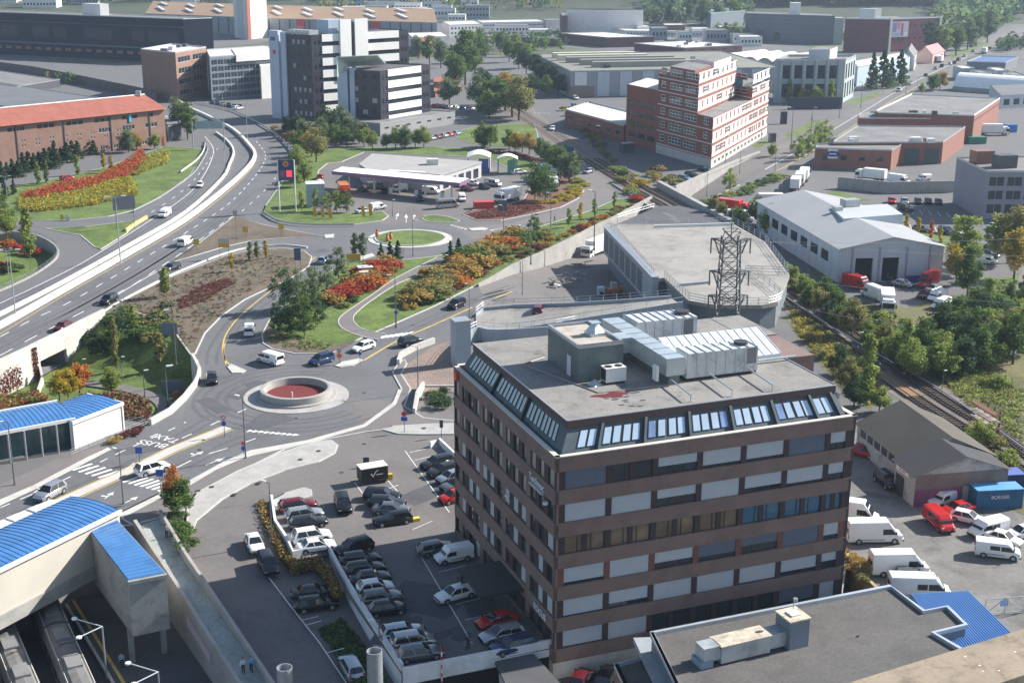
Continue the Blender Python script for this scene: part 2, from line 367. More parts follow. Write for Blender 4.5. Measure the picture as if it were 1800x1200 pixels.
PATH2=spline(GP([(788,452),(745,480),(700,498),(650,530),(626,550),(621,560),(625,569),(640,579),(676,586)],.15),6)
mb=MB()
for i in range(len(PATH1)-1): mb.quad(PATH1[i],PATH2[i],PATH2[i+1],PATH1[i+1])
fp=mk('footpath',mb,M['path'],kind='structure')
for pth in (PATH1,PATH2):
    k=MB();wall_path(k,pth,.18,-.05,.05);mk('kerb',k,M['kerb'],fp)
island('lawn',[(462,374),(467,362),(492,327),(509,297),(518,275),(540,262),(650,260),(760,258),(840,262),(905,270),(940,285),(950,300),(905,302),(870,284),(840,277),(640,268),(600,285),(575,288),(560,300),(556,320),(540,360),(560,375),(620,374),(672,372),(683,380),(672,388),(622,395),(540,395),(489,389)],M['grass'],kw=.25)
island('lawn',[(742,383),(755,379),(785,381),(808,390),(770,391),(750,389)],M['grass'],sp=3,kw=.25)
island('planting_bed',[(812,377),(830,370),(880,362),(920,352),(940,320),(980,300),(1015,318),(1026,335),(1015,350),(985,365),(930,378),(880,388),(840,388)],M['mulch'],kw=.3)
island('lawn',[(800,235),(850,222),(930,218),(942,228),(945,245),(930,255),(880,258),(820,250)],M['grass'],sp=3,kw=.2)
island('lawn',[(978,268),(995,248),(1025,276),(1030,285),(1000,284)],M['grass'],kw=.2)
def disc(name,c,r,z0,z1,m,n=64,parent=None,kind='structure'):
    mb=MB();mb.prism([(c.x+r*cos(2*pi*i/n),c.y+r*sin(2*pi*i/n)) for i in range(n)],z0,z1);return mk(name,mb,m,parent,kind=None if parent else kind)
c=G(721,419.5);RA=c;r=(G(795,419.5)-G(647,419.5)).length/2
o=disc('roundabout_apron',c,r,0,.12,M['concl']);disc('lawn',c,r*.82,.1,.26,M['grass'])
mb=MB();ring=[c+Vector((r*.83*cos(2*pi*i/64),r*.83*sin(2*pi*i/64),0)) for i in range(66)];wall_path(mb,ring,.3,.1,.3);mk('kerb',mb,M['kerb'],o)
# lower roundabout with its concrete ring
c=G(521,696);r=(G(614,696)-G(430,696)).length/2;RB=c;RBr=r
o=disc('roundabout_apron',c,r,0,.1,M['cobble']);
rr=(G(584,690,1.3)-G(457,690,1.3)).length/2;RW=G(520.5,681,1.35);RW.z=0
rt=root('ring_planter',RW,'round raised concrete ring wall on the lower roundabout filled with red gravel','planter')
mb=MB();mb.lathe(RW,[(rr*1.12,0),(rr*1.12,.35),(rr*1.0,.36),(rr,1.35),(rr*.93,1.4),(rr*.88,1.36),(rr*.86,.2)],64);mk('wall',mb,M['conc'],rt,smooth=False)
mb=MB();mb.prism([(RW.x+rr*.87*cos(2*pi*i/48),RW.y+rr*.87*sin(2*pi*i/48)) for i in range(48)],.1,.32);mk('gravel_bed',mb,M['redg'],rt)
mb=MB();mb.cyl(RW+Vector((-.4,-1.6,.3)),.12,.9,8);mk('marker_post',mb,mc((.7,.7,.68)),rt)
# splitter islands, pavements
for nm,pts in [('traffic_island',[(400,645),(405,640),(432,652),(426,656),(409,656)]),('traffic_island',[(588,643),(600,637),(632,631),(637,633),(620,643),(600,646)]),
  ('traffic_island',[(571,413),(587,412),(585,419),(572,419)]),('traffic_island',[(600,463),(607,458),(655,446),(658,450),(628,459)]),('traffic_island',[(823,402),(845,400),(857,402),(850,405),(830,406)])]:
    island(nm,pts,M['concl'],kw=.2,h=.14)
MED=GP([(-60,955),(60,903),(150,862),(240,822),(300,792),(360,768),(400,752)],0)
mb=MB();wall_path(mb,MED,1.5,0,.14);mk('central_reservation',mb,M['concl'],kind='structure')
mb=MB();ribbon(mb,MED,.18,.03,-1.1);ribbon(mb,MED,.18,.03,1.1);mk('lane_marking',mb,M['yellow'],kind='structure')
island('pavement',[(-60,905),(60,853),(150,806),(190,787),(196,791),(150,815),(60,862),(-60,918)],M['concl'],kw=0,h=.13)
island('pavement',[(-60,880),(60,826),(115,800),(195,783),(150,806),(60,853),(-60,905)],M['path'],kw=0,h=.12)
island('pavement',[(205,905),(280,868),(330,848),(395,812),(440,793),(540,775),(640,747),(690,710),(706,684),(690,655),(700,640),(712,632),(715,640),(705,658),(722,684),(710,715),(745,735),(815,742),(815,748),(705,752),(640,760),(560,775),(500,790),(430,825),(380,855),(330,890),(320,900),(300,905),(250,918),(235,925)],M['path'],kw=.25)
sheet('pavement',[(205,905),(280,868),(330,846),(395,811),(440,792),(540,773),(640,745),(690,708),(700,684),(707,684),(696,711),(642,750),(540,779),(445,800),(420,808),(380,825),(330,855),(280,876),(215,910)],M['concl'],.15)
island('paved_island',[(330,888),(345,868),(420,828),(500,795),(560,776),(582,775),(593,783),(588,797),(560,812),(500,827),(440,850),(390,878),(345,915),(335,940),(330,925)],M['cobble'],sp=0,kw=.25,h=.16)
island('paved_island',[(671,755),(690,750),(760,746),(815,745),(815,763),(740,764),(700,763)],M['cobble'],kw=.2,h=.16)
island('paved_island',[(474,882),(500,868),(535,858),(547,862),(548,872),(520,880),(485,890)],M['cobble'],kw=.2,h=.14)
island('reddish_gravel',[(705,662),(715,640),(760,610),(800,598),(812,640),(810,690),(740,690),(722,684)],M['gravel'],kw=0,h=.1)
# ---------- markings ----------
def mark(pts,w,m='white',dash=None,z=.0,sp=6):
    p=spline(GP(pts,z),sp);mb=MB()
    if dash: dashes(mb,p,w,dash[0],dash[1],.02+z)
    else: ribbon(mb,p,w,.02+z)
    mk('lane_marking',mb,M[m],kind='structure')
mark([(0,533),(60,505),(130,470),(165,450),(240,403),(320,350),(350,320),(368,290),(375,262),(360,240)],.2)
mark([(200,415),(290,358),(330,328),(352,303),(372,275),(385,258)],.2,dash=(3,6))
mark([(0,592),(60,560),(130,527),(240,462),(330,407),(400,360),(440,320),(462,290),(466,270),(450,248)],.22,dash=(3,4))
mark([(0,625),(60,592),(130,556),(180,530),(240,497),(290,464),(330,437),(412,378)],.22,dash=(4,4))
mark([(205,519),(250,492),(300,464),(350,430),(412,380)],.2)
mark([(425,372),(460,340),(485,312),(500,285)],.2,dash=(3,6))
mark([(0,587),(120,515),(217,460),(325,396),(400,338),(436,303),(449,280),(444,264)],.15,'yellow')
mark([(555,452),(490,500),(430,548),(402,580),(392,605),(395,630),(405,642)],.25,'yellow')
mark([(397,600),(393,615),(397,640)],.2,'yellow')
mark([(640,633),(700,598),(760,572),(830,540)],.35,'yellow')
mark([(870,524),(900,512)],.35,'yellow')
mark([(905,485),(1000,448),(1040,432)],.2,z=-2.9)
mark([(1345,298),(1420,255),(1520,195),(1600,148),(1700,100)],.25,'white')
mark([(1365,300),(1390,288),(1480,235),(1560,182),(1620,148)],.3,'yellow')
mark([(250,815),(300,790)],.2,dash=(3,3));mark([(320,770),(440,715)],.2,dash=(2,4))
mark([(0,892),(80,858),(160,820),(215,793),(300,755),(330,740)],.18,dash=(1.6,1.8))
mark([(30,915),(150,862),(200,838),(255,800)],.18,dash=(3,3))
mark([(310,822),(350,803),(405,786),(450,770)],.2,dash=(3,3))
def strokes(name,segs,m='white',z=.03):
    mb=MB()
    for (x0,y0,x1,y1,w) in segs:
        a,b=G(x0,y0,z),G(x1,y1,z);ribbon(mb,[a,b],w)
    return mk(name,mb,M[m],kind='structure')
# zebra crossings: one mark per bar
zebra=[]
for i in range(6): zebra.append((127+11.5*i,826+3.3*i,162+11.5*i,814.5+3.3*i,.5))
for i in range(7): zebra.append((216+10.2*i,847+2.6*i,249+10.2*i,836+2.6*i,.5))
strokes('zebra_crossing',zebra)
strokes('zebra_crossing',[(652+9*i,597-1.2*i,672+9*i,590-1.2*i,.45) for i in range(7)])
strokes('zebra_crossing',[(862+7*i,405-1.1*i,880+7*i,401-1.1*i,.5) for i in range(6)])
strokes('zebra_crossing',[(922+8*i,199,926+8*i,199,.5) for i in range(6)]);strokes('zebra_crossing',[(938+7*i,220,941.5+7*i,220,.5) for i in range(6)])
# give-way triangles
mb=MB()
def tri(x,y,s=.55):
    p=G(x,y,.03);mb.add([p+Vector((-s,-s*.8,0)),p+Vector((s,0,0)),p+Vector((-s*.4,s,0))],[(0,1,2)])
for i in range(9): tri(440+10*i,757+.9*i)
for i in range(5): tri(795+6*i,396+1.6*i)
mk('give_way_marking',mb,M['white'],kind='structure')
# turn arrows
mb=MB()
def arrow(x0,y0,x1,y1,w=.16,hw=.45,left=False):
    a,b=G(x0,y0,.03),G(x1,y1,.03);d=(b-a).normalized();n=Vector((-d.y,d.x,0));s=a.lerp(b,.55)
    ribbon(mb,[a,s],w);mb.add([s+n*hw,s-n*hw,b],[(0,1,2)])
    if left: ribbon(mb,[s-d*.5,s-d*.5+n*.9],.3)
arrow(362,817,397,803);arrow(336,802,358,793,left=True);arrow(220,883,243,872);arrow(184,876,200,864,left=True)
arrow(696,386,700,374);arrow(714,391,714,376);arrow(727,385,729,377)
mk('arrow_marking',mb,M['white'],kind='structure')
def words(txt,x0,y0,x1,y1,size,m,z=.03,name='road_lettering'):
    c=bpy.data.curves.new(name,'FONT');c.body=txt;c.size=size;c.align_x='CENTER';c.align_y='CENTER'
    o=bpy.data.objects.new(name,c);COL.objects.link(o);dg=bpy.context.evaluated_depsgraph_get()
    me=bpy.data.meshes.new_from_object(o.evaluated_get(dg));bpy.data.objects.remove(o)
    me.materials.append(m);o=bpy.data.objects.new(name,me);COL.objects.link(o)
    a,b=G(x0,y0,z),G(x1,y1,z);o.location=(a+b)/2;o.rotation_euler=(0,0,atan2(b.y-a.y,b.x-a.x));tag(o,kind='structure');return o
for (x0,y0,x1,y1) in ((288,783,250,776),(70,862,40,858)):
    o=words('BUSS',x0,y0,x1,y1,2.2,M['white'])
o=words('TAXI',305,773,278,766,2.2,M['white'])

# worn wheel tracks
M['track']=mat('tyre_worn_asphalt',(.1,.1,.104),.85,.1,.08,space='world',fine=.08,stain=(.05,.15))
mb=MB()
for pts in ([(0,600),(60,573),(130,540),(240,478),(330,422),(400,374),(440,338)],[(0,618),(60,585),(130,549),(240,487),(330,430)],[(20,530),(130,478),(240,410),(330,348),(362,300)],[(30,905),(120,865),(230,815),(330,760),(380,730)],[(240,850),(330,815),(430,770),(520,755)],[(690,590),(760,560),(840,525),(900,503)],[(545,462),(470,515),(410,565),(378,610),(372,640)],[(570,470),(500,518),(440,560),(420,590)]):
    p=spline(GP(pts),6)
    for o in (-.8,.8): ribbon(mb,p,.5,.0165,off=o)
for rr in (1.32,1.5,1.75,1.93): ribbon(mb,[RB+Vector((RBr*rr*cos(t),RBr*rr*sin(t),0)) for t in [2*pi*i/48 for i in range(10,44)]],.55,.0162)
mk('wheel_track',mb,M['track'],kind='structure')
# ---------- building kit ----------
class Face:
    def __init__(s,a,b,z=0.):
        s.o=Vector((a.x,a.y,z));d=Vector((b.x-a.x,b.y-a.y,0));s.w=d.length;s.u=d.normalized();s.n=Vector((s.u.y,-s.u.x,0));s.rz=atan2(s.u.y,s.u.x)
    def p(s,u,z,d=0.): return s.o+s.u*u+s.n*d+Vector((0,0,z))
def fbox(mb,f,u0,u1,z0,z1,d0,d1):
    q=[f.p(u0,z0,d1),f.p(u1,z0,d1),f.p(u1,z0,d0),f.p(u0,z0,d0)];return mb.hexa(q+[p+Vector((0,0,z1-z0)) for p in q])
def wallgrid(mb,f,z0,z1,wins,dep=.14,u0=0.,u1=None):
    u1=f.w if u1 is None else u1
    us=sorted({round(x,3) for w in wins for x in w[:2]}|{u0,u1});zs=sorted({round(x,3) for w in wins for x in w[2:4]}|{z0,z1})
    us=[x for x in us if u0-1e-6<=x<=u1+1e-6];zs=[x for x in zs if z0-1e-6<=x<=z1+1e-6]
    def hole(a,b):
        for w in wins:
            if w[0]<a<w[1] and w[2]<b<w[3]: return True
        return False
    for i in range(len(us)-1):
        j=0
        while j<len(zs)-1:
            if hole((us[i]+us[i+1])/2,(zs[j]+zs[j+1])/2): j+=1;continue
            k=j
            while k<len(zs)-1 and not hole((us[i]+us[i+1])/2,(zs[k]+zs[k+1])/2): k+=1
            mb.quad(f.p(us[i],zs[j]),f.p(us[i+1],zs[j]),f.p(us[i+1],zs[k]),f.p(us[i],zs[k]));j=k
    for w in wins:
        a,b,c,d=w[:4];e=-dep
        mb.quad(f.p(a,c,0),f.p(a,c,e),f.p(a,d,e),f.p(a,d,0));mb.quad(f.p(b,c,e),f.p(b,c,0),f.p(b,d,0),f.p(b,d,e))
        mb.quad(f.p(a,c,e),f.p(a,c,0),f.p(b,c,0),f.p(b,c,e));mb.quad(f.p(a,d,0),f.p(a,d,e),f.p(b,d,e),f.p(b,d,0))
_wc={}
def wmesh(w,h,nx,ny,fr):
    k=(round(w,2),round(h,2),nx,ny,fr)
    if k in _wc: return _wc[k]
    w,h=k[0],k[1]
    a=MB();t=fr
    a.box((w/2,0,0),w,.06,t);a.box((w/2,0,h-t),w,.06,t);a.box((t/2,0,t),t,.06,h-2*t);a.box((w-t/2,0,t),t,.06,h-2*t)
    for i in range(1,nx): a.box((w*i/nx,0,t),t,.06,h-2*t)
    for i in range(1,ny):
        for j in range(nx): a.box((w*(j+.5)/nx,0,h*i/ny-t/2),w/nx-t,.05,t)
    b=MB();b.quad((t*.5,.02,t*.5),(w-t*.5,.02,t*.5),(w-t*.5,.02,h-t*.5),(t*.5,.02,h-t*.5))
    _wc[k]=(a.mesh('window'),b.mesh('pane'));return _wc[k]
def window(rt,f,u0,u1,z0,z1,dep=.1,fm=None,pm=None,nx=1,ny=1,fr=.07,par=None,blind=None,name='window'):
    A,B=wmesh(u1-u0,z1-z0,nx,ny,fr);fm=fm or M['dark'];pm=pm or M['glass']
    for me,m in ((A,fm),(B,pm)):
        if not me.materials: me.materials.append(m)
    o=bpy.data.objects.new(name,A);COL.objects.link(o);o.parent=par or rt
    o.location=f.p(u0,z0,-dep)-BASE[rt.name];o.rotation_euler=(0,0,f.rz)
    if A.materials[0]!=fm: o.material_slots[0].link='OBJECT';o.material_slots[0].material=fm
    p=bpy.data.objects.new('pane',B);COL.objects.link(p)
    p.parent=o
    if B.materials[0]!=pm: p.material_slots[0].link='OBJECT';p.material_slots[0].material=pm
    if blind:
        b=MB();w=u1-u0;h=(z1-z0);bh=h*blind[0]
        b.box((w/2,-.08,h-bh),w-.04,.03,bh);b.box((w/2,-.09,h-bh),w-.04,.06,.07)
        me=b.mesh('blind');me.materials.append(blind[1]);q=bpy.data.objects.new('blind',me);COL.objects.link(q);q.parent=o
    return o
def wgrid(w,h,cols,rows,ww,wh,mu=1.,z0=1.,zs=None):
    "regular windows on a w x h face"
    out=[];pu=(w-2*mu)/cols;pz=(h-z0)/rows
    for r in range(rows):
        for c in range(cols):
            u=mu+pu*(c+.5);out.append((u-ww/2,u+ww/2,z0+pz*r,z0+pz*r+wh))
    return out
def poly_px(pts,z): return [G(p[0],p[1],z) for p in pts]
def building(name,label,cat,foot,z0,h,wm,rm,wins=None,parapet=.5,group=None,fm=None,pm=None,nx=1,ny=1,pw=.25,pm2=None,capm=None,fr=.07,dep=.1,wname='window'):
    "foot: counter-clockwise world points; wins: {edge index: [(u0,u1,z0,z1[,nx,ny])]}"
    n=len(foot);c=sum((Vector((p.x,p.y,0)) for p in foot),Vector())/n
    rt=root(name,Vector((c.x,c.y,z0)),label,cat,group)
    mb=MB();wins=wins or {}
    for i in range(n):
        f=Face(foot[i],foot[(i+1)%n],z0);wl=wins.get(i,[])
        wl=wl(f) if callable(wl) else wl
        wallgrid(mb,f,0,h+parapet,wl,dep+.03)
        for w in wl:
            window(rt,f,w[0],w[1],w[2],w[3],dep,fm,(w[6] if len(w)>6 else pm),w[4] if len(w)>4 else nx,w[5] if len(w)>5 else ny,fr=fr,name=wname)
    mk('wall',mb,wm,rt)
    mb=MB();mb.add([Vector((p.x,p.y,z0+h)) for p in foot],[tuple(range(n))])
    if parapet:
        r=mk('roof',mb,rm,rt);k=MB();w=[Vector((p.x,p.y,z0+h)) for p in foot];wall_path(k,w+[w[0],w[1]],pw,0.01,parapet+.05,off=pw/2-.03);mk('parapet_cap',k,capm or M['steel'],r)
    else: r=mk('roof',mb,rm,rt)
    return rt
def rect_px(A,B,C,z):
    a,b,c=G(*A,z),G(*B,z),G(*C,z);return [a,b,c,a+c-b]
def rect_top(A,B,C,bot):
    "roof corners A,B,C (pixels) and the pixel of the foot below B -> footprint, height"
    base=G(*bot,0);z=zat(base,*B);a,b,c=G(*A,z),G(*B,z),G(*C,z);return [a,b,c,a+c-b],z
def railing(mb,path,h=1.1,step=2.,r=.03,bars=2):
    q=resample(path,step)
    for p in q: mb.tube([p,p+Vector((0,0,h))],r*1.3,4)
    for i in range(bars):
        z=h*(i+1)/bars;mb.tube([p+Vector((0,0,z)) for p in path],r,4)
    return mb
# ---------- main office block ----------
def main_building():
    yaw=.369;u=Vector((cos(yaw),sin(yaw),0));v=Vector((-sin(yaw),cos(yaw),0));O=Vector((4.255,120.494,0));W,D=33.62,30.32;ZT=20.73;HS=3.4
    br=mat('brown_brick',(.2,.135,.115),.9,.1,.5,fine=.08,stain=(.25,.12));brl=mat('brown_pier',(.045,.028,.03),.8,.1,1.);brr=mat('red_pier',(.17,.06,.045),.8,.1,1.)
    slate=mat('blue_grey_metal',(.075,.1,.115),.55,.2,.6,metal=.3,stain=(.5,.2));roofm=mat('roof_felt',(.23,.22,.205),.95,.12,.25,fine=.12,stain=(.3,.3))
    capm=mat('cream_coping',(.6,.56,.48),.7,.08,1.);bl=mat('white_blind',(.42,.45,.48),.7,.05,.8,stripe=('Z',2.2,.12));bld=mat('blue_blind',(.1,.125,.17),.6,.08,.8,stripe=('Z',2.2,.15));fascia=mat('brown_fascia',(.09,.06,.06),.8,.1,1.)
    curt=mat('window_curtain',(.3,.27,.22),.4,.4,.7);oran=mat('painted_reflection_glass',(.16,.11,.07),.12,.4,.25)  # warm panes: reflection of an orange-brown building put into the base colour
    rt=root('office_building',O+(u*W+v*D)/2+Vector((0,0,-3)),'large brown brick office block with mansard roof and rooftop plant','building')
    P=[O+v*D,O.copy(),O+u*W,O+u*W+v*D];FS=[Face(P[i],P[(i+1)%4],0) for i in range(4)]
    # core behind the windows
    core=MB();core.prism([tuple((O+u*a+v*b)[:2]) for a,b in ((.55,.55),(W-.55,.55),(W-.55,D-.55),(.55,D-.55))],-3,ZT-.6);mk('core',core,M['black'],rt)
    slab=MB();slab.prism([tuple((O+u*a+v*b)[:2]) for a,b in ((.02,.02),(W-.02,.02),(W-.02,D-.02),(.02,D-.02))],ZT-.5,ZT-.35,bottom=True);mk('terrace_slab',slab,M['concd'],rt)
    for k in range(7):
        zt=ZT-HS*k;zb=zt-1.48
        for f in FS:
            b=MB();fbox(b,f,0,f.w,zb,zt,-.32,0);fbox(b,f,0,f.w,zt-.08,zt+.02,-.36,.03);o=mk('spandrel_band',b,br,rt)
        if k==0:
            for f in FS:
                b=MB();fbox(b,f,-.05,f.w+.05,zt+.022,zt+.12,-.45,.06);mk('coping',b,capm,rt)
    b=MB()
    for f in FS: fbox(b,f,.1,f.w-.1,-3,ZT-HS*6-1.48,-.4,-.08)
    mk('plinth',b,M['concl'],rt)
    bays=[]
    x=1.0
    for i in range(6): bays.append((x,x+4.33));x+=4.95
    bays.append((x,x+1.85))
    ST=[['D1','o','h5','b8','b8','D1','h6'],['b1','b1','h5','b1','h7','b8','h6'],['w','w','w','w','B','B','B'],['b8','b1','h6','D7','D5','D1','h7'],['b9','b7','b1','b1','h9','b7','h5'],['b9','b1','o','o','o','D8','b1']]
    for r in range(6):
        z1=ZT-HS*r-1.48;z0=z1-1.92
        red=r==3
        for fi,f in enumerate(FS):
            if fi==1:
                for (a,c),s in zip(bays,ST[r]):
                    nx=2 if c-a<3 else 3;pm={'w':oran,'B':M['glassb']}.get(s[0],M['glass'])
                    bd=None
                    if s[0] in 'bh': bd=(.97 if s=='b1' else int(s[1])/10,bl)
                    if s[0]=='D': bd=(.97 if s=='D1' else int(s[1])/10,bld)
                    window(rt,f,a,c,z0,z1,.2,M['dark'],pm,nx,1,.09,blind=bd)
                    if s[0] in 'wBo':
                        b=MB();fbox(b,f,(a+c)/2-.28,(a+c)/2+.28,z0,z1,-.19,-.13);mk('mullion_panel',b,brl,rt)
                e=[0.]+[q for w in bays for q in w]+[f.w]
                for i in range(0,len(e),2):
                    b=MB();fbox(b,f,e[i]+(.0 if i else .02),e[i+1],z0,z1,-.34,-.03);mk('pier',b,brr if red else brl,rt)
            elif fi in (0,2):
                n=13;pt=f.w/n
                for i in range(n):
                    a=pt*i+.35;c=a+1.25
                    h=R.random();bd=None
                    pm=curt if h<.55 and r<3 else M['glass']
                    if fi==0 and r==2: bd=(.85,bl) if h<.75 else None
                    elif h>.8: bd=(.9,bl) if r>2 else None
                    window(rt,f,a,c,z0,z1,.2,M['dark'],pm,1,2 if r>2 else 1,.07,blind=bd)
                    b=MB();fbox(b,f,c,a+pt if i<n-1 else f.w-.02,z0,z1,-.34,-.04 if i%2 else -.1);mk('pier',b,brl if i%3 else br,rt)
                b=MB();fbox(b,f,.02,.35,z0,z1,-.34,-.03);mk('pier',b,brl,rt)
            else:
                b=MB();fbox(b,f,.0,f.w,z0,z1,-.34,-.1);mk('rear_wall',b,br,rt)
    # mansard storey
    zr=23.48;lo=[(.75,.75),(W-.6,.75),(W-.6,D-.6),(.75,D-.6)];hi=[(2.15,2.25),(32.3,2.4),(32.3,29.1),(2.1,29.1)]
    q=lambda p,z:O+u*p[0]+v*p[1]+Vector((0,0,z))
    b=MB()
    for i in range(4):
        j=(i+1)%4;b.quad(q(lo[i],ZT-.35),q(lo[j],ZT-.35),q(hi[j],zr-.75),q(hi[i],zr-.75))
    man=mk('mansard',b,slate,rt)
    b=MB()
    for i in range(4):
        j=(i+1)%4;c0=[(hi[i][0]+(-.12 if i in(0,3) else .12),hi[i][1]+(-.12 if i<2 else .12))];c1=[(hi[j][0]+(-.12 if j in(0,3) else .12),hi[j][1]+(-.12 if j<2 else .12))]
        b.quad(q(c0[0],zr-.8),q(c1[0],zr-.8),q(c1[0],zr),q(c0[0],zr))
    mk('fascia',b,fascia,rt)
    b=MB();b.add([q((x_,y_),zr) for x_,y_ in ((2.03,2.13),(32.42,2.28),(32.42,29.22),(1.98,29.22))],[(0,1,2,3)]);mk('roof',b,roofm,rt)
    b=MB();pp=[q((x_,y_),zr) for x_,y_ in ((2.03,2.13),(32.42,2.28),(32.42,12.2))];wall_path(b,pp,.16,.0,.08);pp=[q((1.98,29.22),zr),q((2.03,2.13),zr)];wall_path(b,pp,.16,0,.07);mk('roof_edge_trim',b,M['steel'],rt)
    # skylights on the two visible slopes
    sky1=mat('skylight_glass',(.42,.55,.68),.3,.1,.3,spec=.8);sky2=mat('skylight_blue',(.22,.32,.55),.25,.3,.3,spec=.8);sky3=mat('skylight_grey',(.36,.44,.46),.2,.1,.3,spec=.6)
    def slope(a0,a1,b0,b1):
        A0,A1,B0,B1=q(a0,ZT-.35),q(a1,ZT-.35),q(b0,zr-.75),q(b1,zr-.75)
        def at(s,t): return A0.lerp(A1,s).lerp(B0.lerp(B1,s),t)
        nn=(A1-A0).cross(B0-A0).normalized()
        return at,nn
    def panel(at,nn,s0,s1,t0,t1,m,name,par,th=.09):
        b=MB();pts=[at(s0,t0),at(s1,t0),at(s1,t1),at(s0,t1)];b.hexa([p-nn*.05 for p in pts]+[p+nn*th for p in pts]);return mk(name,b,m,par)
    at,nn=slope(lo[0],lo[1],hi[0],hi[1])
    xs=[.048,.08,.132,.165,.2,.232,.288,.322,.36,.392,.446,.478,.514,.546,.6,.632,.668,.7,.757,.79,.826,.858,.905,.936]
    xs=xs[:]
    for i,s in enumerate(xs):
        fr_=panel(at,nn,s-.002,s+.026,.26,.86,M['dark'],'skylight',rt,.05);panel(at,nn,s,s+.024,.28,.84,sky2 if i in (6,13,18) else sky1,'pane',fr_,.065)
    for s in (.115,.27,.428,.583,.74,.89,.975): panel(at,nn,s,s+.009,.02,1.0,slate,'standing_rib',rt,.3)
    at,nn=slope(lo[3],lo[0],hi[3],hi[0])
    s=.05
    for i in range(24):
        if i in (8,16): panel(at,nn,s+.004,s+.014,.02,1.0,M['dark'],'standing_rib',rt,.3);s+=.03
        fr_=panel(at,nn,s-.001,s+.024,.3,.9,M['dark'],'skylight',rt,.05);panel(at,nn,s+.001,s+.022,.32,.88,sky3,'pane',fr_,.065);s+=.0365 if i%2 else .033
    # rear stair core with roof
    b=MB();b.prism([tuple(q(p,0)[:2]) for p in ((32.5,12.4),(36.4,12.4),(36.4,29),(32.5,29))],-3,zr-.1,cap=True);mk('stair_core',b,br,rt)
    b=MB();b.prism([tuple(q(p,0)[:2]) for p in ((32.45,20.5),(36.5,20.5),(36.5,29.1),(32.45,29.1))],zr-.09,zr+.04);mk('stair_core_roof',b,roofm,rt)
    # rooftop plant
    pl=mat('plant_cladding',(.14,.18,.19),.55,.15,.6,metal=.3,stripe=('X',1.6,.25),stain=(.5,.2));duct=mat('duct_metal',(.5,.56,.58),.4,.08,.8,metal=.5,stain=(.4,.12));unitm=mat('unit_white',(.56,.57,.57),.5,.1,.7,stain=(.6,.35))
    def rb(name,u0,u1,v0,v1,z0,z1,m,par=rt):
        b=MB();b.obox(q((u0,v0),zr+z0),u*(u1-u0),v*(v1-v0),Vector((0,0,z1-z0)));return mk(name,b,m,par)
    pt=rb('plant_room',7.6,12.7,12.3,20.6,0,3.7,pl)
    b=MB();w=[q(p,zr+3.7) for p in ((7.6,12.3),(12.7,12.3),(12.7,20.6),(7.6,20.6),(7.6,12.3),(12.7,12.3))];wall_path(b,w,.3,.0,.35,off=.12);mk('parapet_cap',b,M['steel'],pt)
    rb('roof',7.9,12.4,12.6,20.3,3.7,3.76,mat('pale_felt',(.42,.38,.33),.95,.15,.6,stain=(.8,.3)),pt)
    b=MB();c_=q((11.2,16.3),zr+3.76);b.box(c_,1.7,1.7,.35,yaw);b.cyl(c_+Vector((0,0,.35)),1.05,.9,4,.35);b.box(c_+Vector((0,0,1.3)),1.1,1.1,.12,yaw);mk('roof_cowl',b,duct,pt)
    dr=MB();dr.obox(q((7.6,14.2),zr+.1)-u*.06,u*.05,v*1.0,Vector((0,0,2.2)));mk('door',dr,mc((.55,.58,.6)),pt)
    rb('duct',13.0,15.6,16.2,18.4,1.3,3.0,duct);rb('duct',15.6,17.7,8.0,24.0,1.1,3.0,duct);
    for i in range(7): rb('duct_seam',15.57,17.73,9.5+2*i,9.6+2*i,2.9,3.06,M['steel'])
    rb('duct_base',16.0,17.3,8.3,23.6,0,1.1,pl)
    a1=rb('air_handling_unit',18.3,26.8,8.7,11.2,.35,3.0,unitm)
    for i in range(8): rb('panel_rib',18.3+i*1.15,18.36+i*1.15,8.66,8.7,.35,3.0,M['steel'],a1)
    rb('unit_frame',18.3,26.8,8.9,11.0,0,.35,M['dark'],a1)
    for i in range(9): rb('roof_rib',18.4+i*1.02,18.5+i*1.02,8.66,11.24,3.0,3.09,duct,a1)
    rb('louvre',25.5,26.6,8.65,8.7,1.2,2.9,mc((.2,.2,.2)),a1)
    b=MB();b.cyl(q((25.4,10),zr+3.0),.75,.35,20);mk('fan',b,M['dark'],a1)
    a2=rb('air_handling_unit',18.2,25.9,20.5,24.0,.35,3.2,unitm)
    for i in range(7): rb('panel_rib',18.2+i*1.15,18.26+i*1.15,20.46,20.5,.35,3.2,M['steel'],a2)
    for i in range(8): rb('roof_rib',18.3+i*1.0,18.4+i*1.0,20.46,24.04,3.2,3.3,duct,a2)
    rb('louvre',24.2,25.4,20.45,20.5,1.0,3.0,mc((.16,.16,.17)),a2);b=MB();b.cyl(q((24.8,22.2),zr+3.2),.85,.4,20);mk('fan',b,M['dark'],a2)
    # glazed lean-to skylight
    gl=mat('lean_to_glare_glass',(.66,.72,.76),.3,.1,.4,spec=.7)  # whitish glare put into the base colour, shared by the bars
    b=MB();ua,ub,va,vb,za,zb_=19.8,32.4,13.,18.1,.35,2.0;pts=[q((ua,va),zr+za),q((ub,va),zr+za),q((ub,vb),zr+zb_),q((ua,vb),zr+zb_)];bt=[q((x_,y_),zr) for x_,y_ in ((ua,va),(ub,va),(ub,vb),(ua,vb))]
    b.hexa(bt+pts);g=mk('glass_lean_to',b,gl,rt)
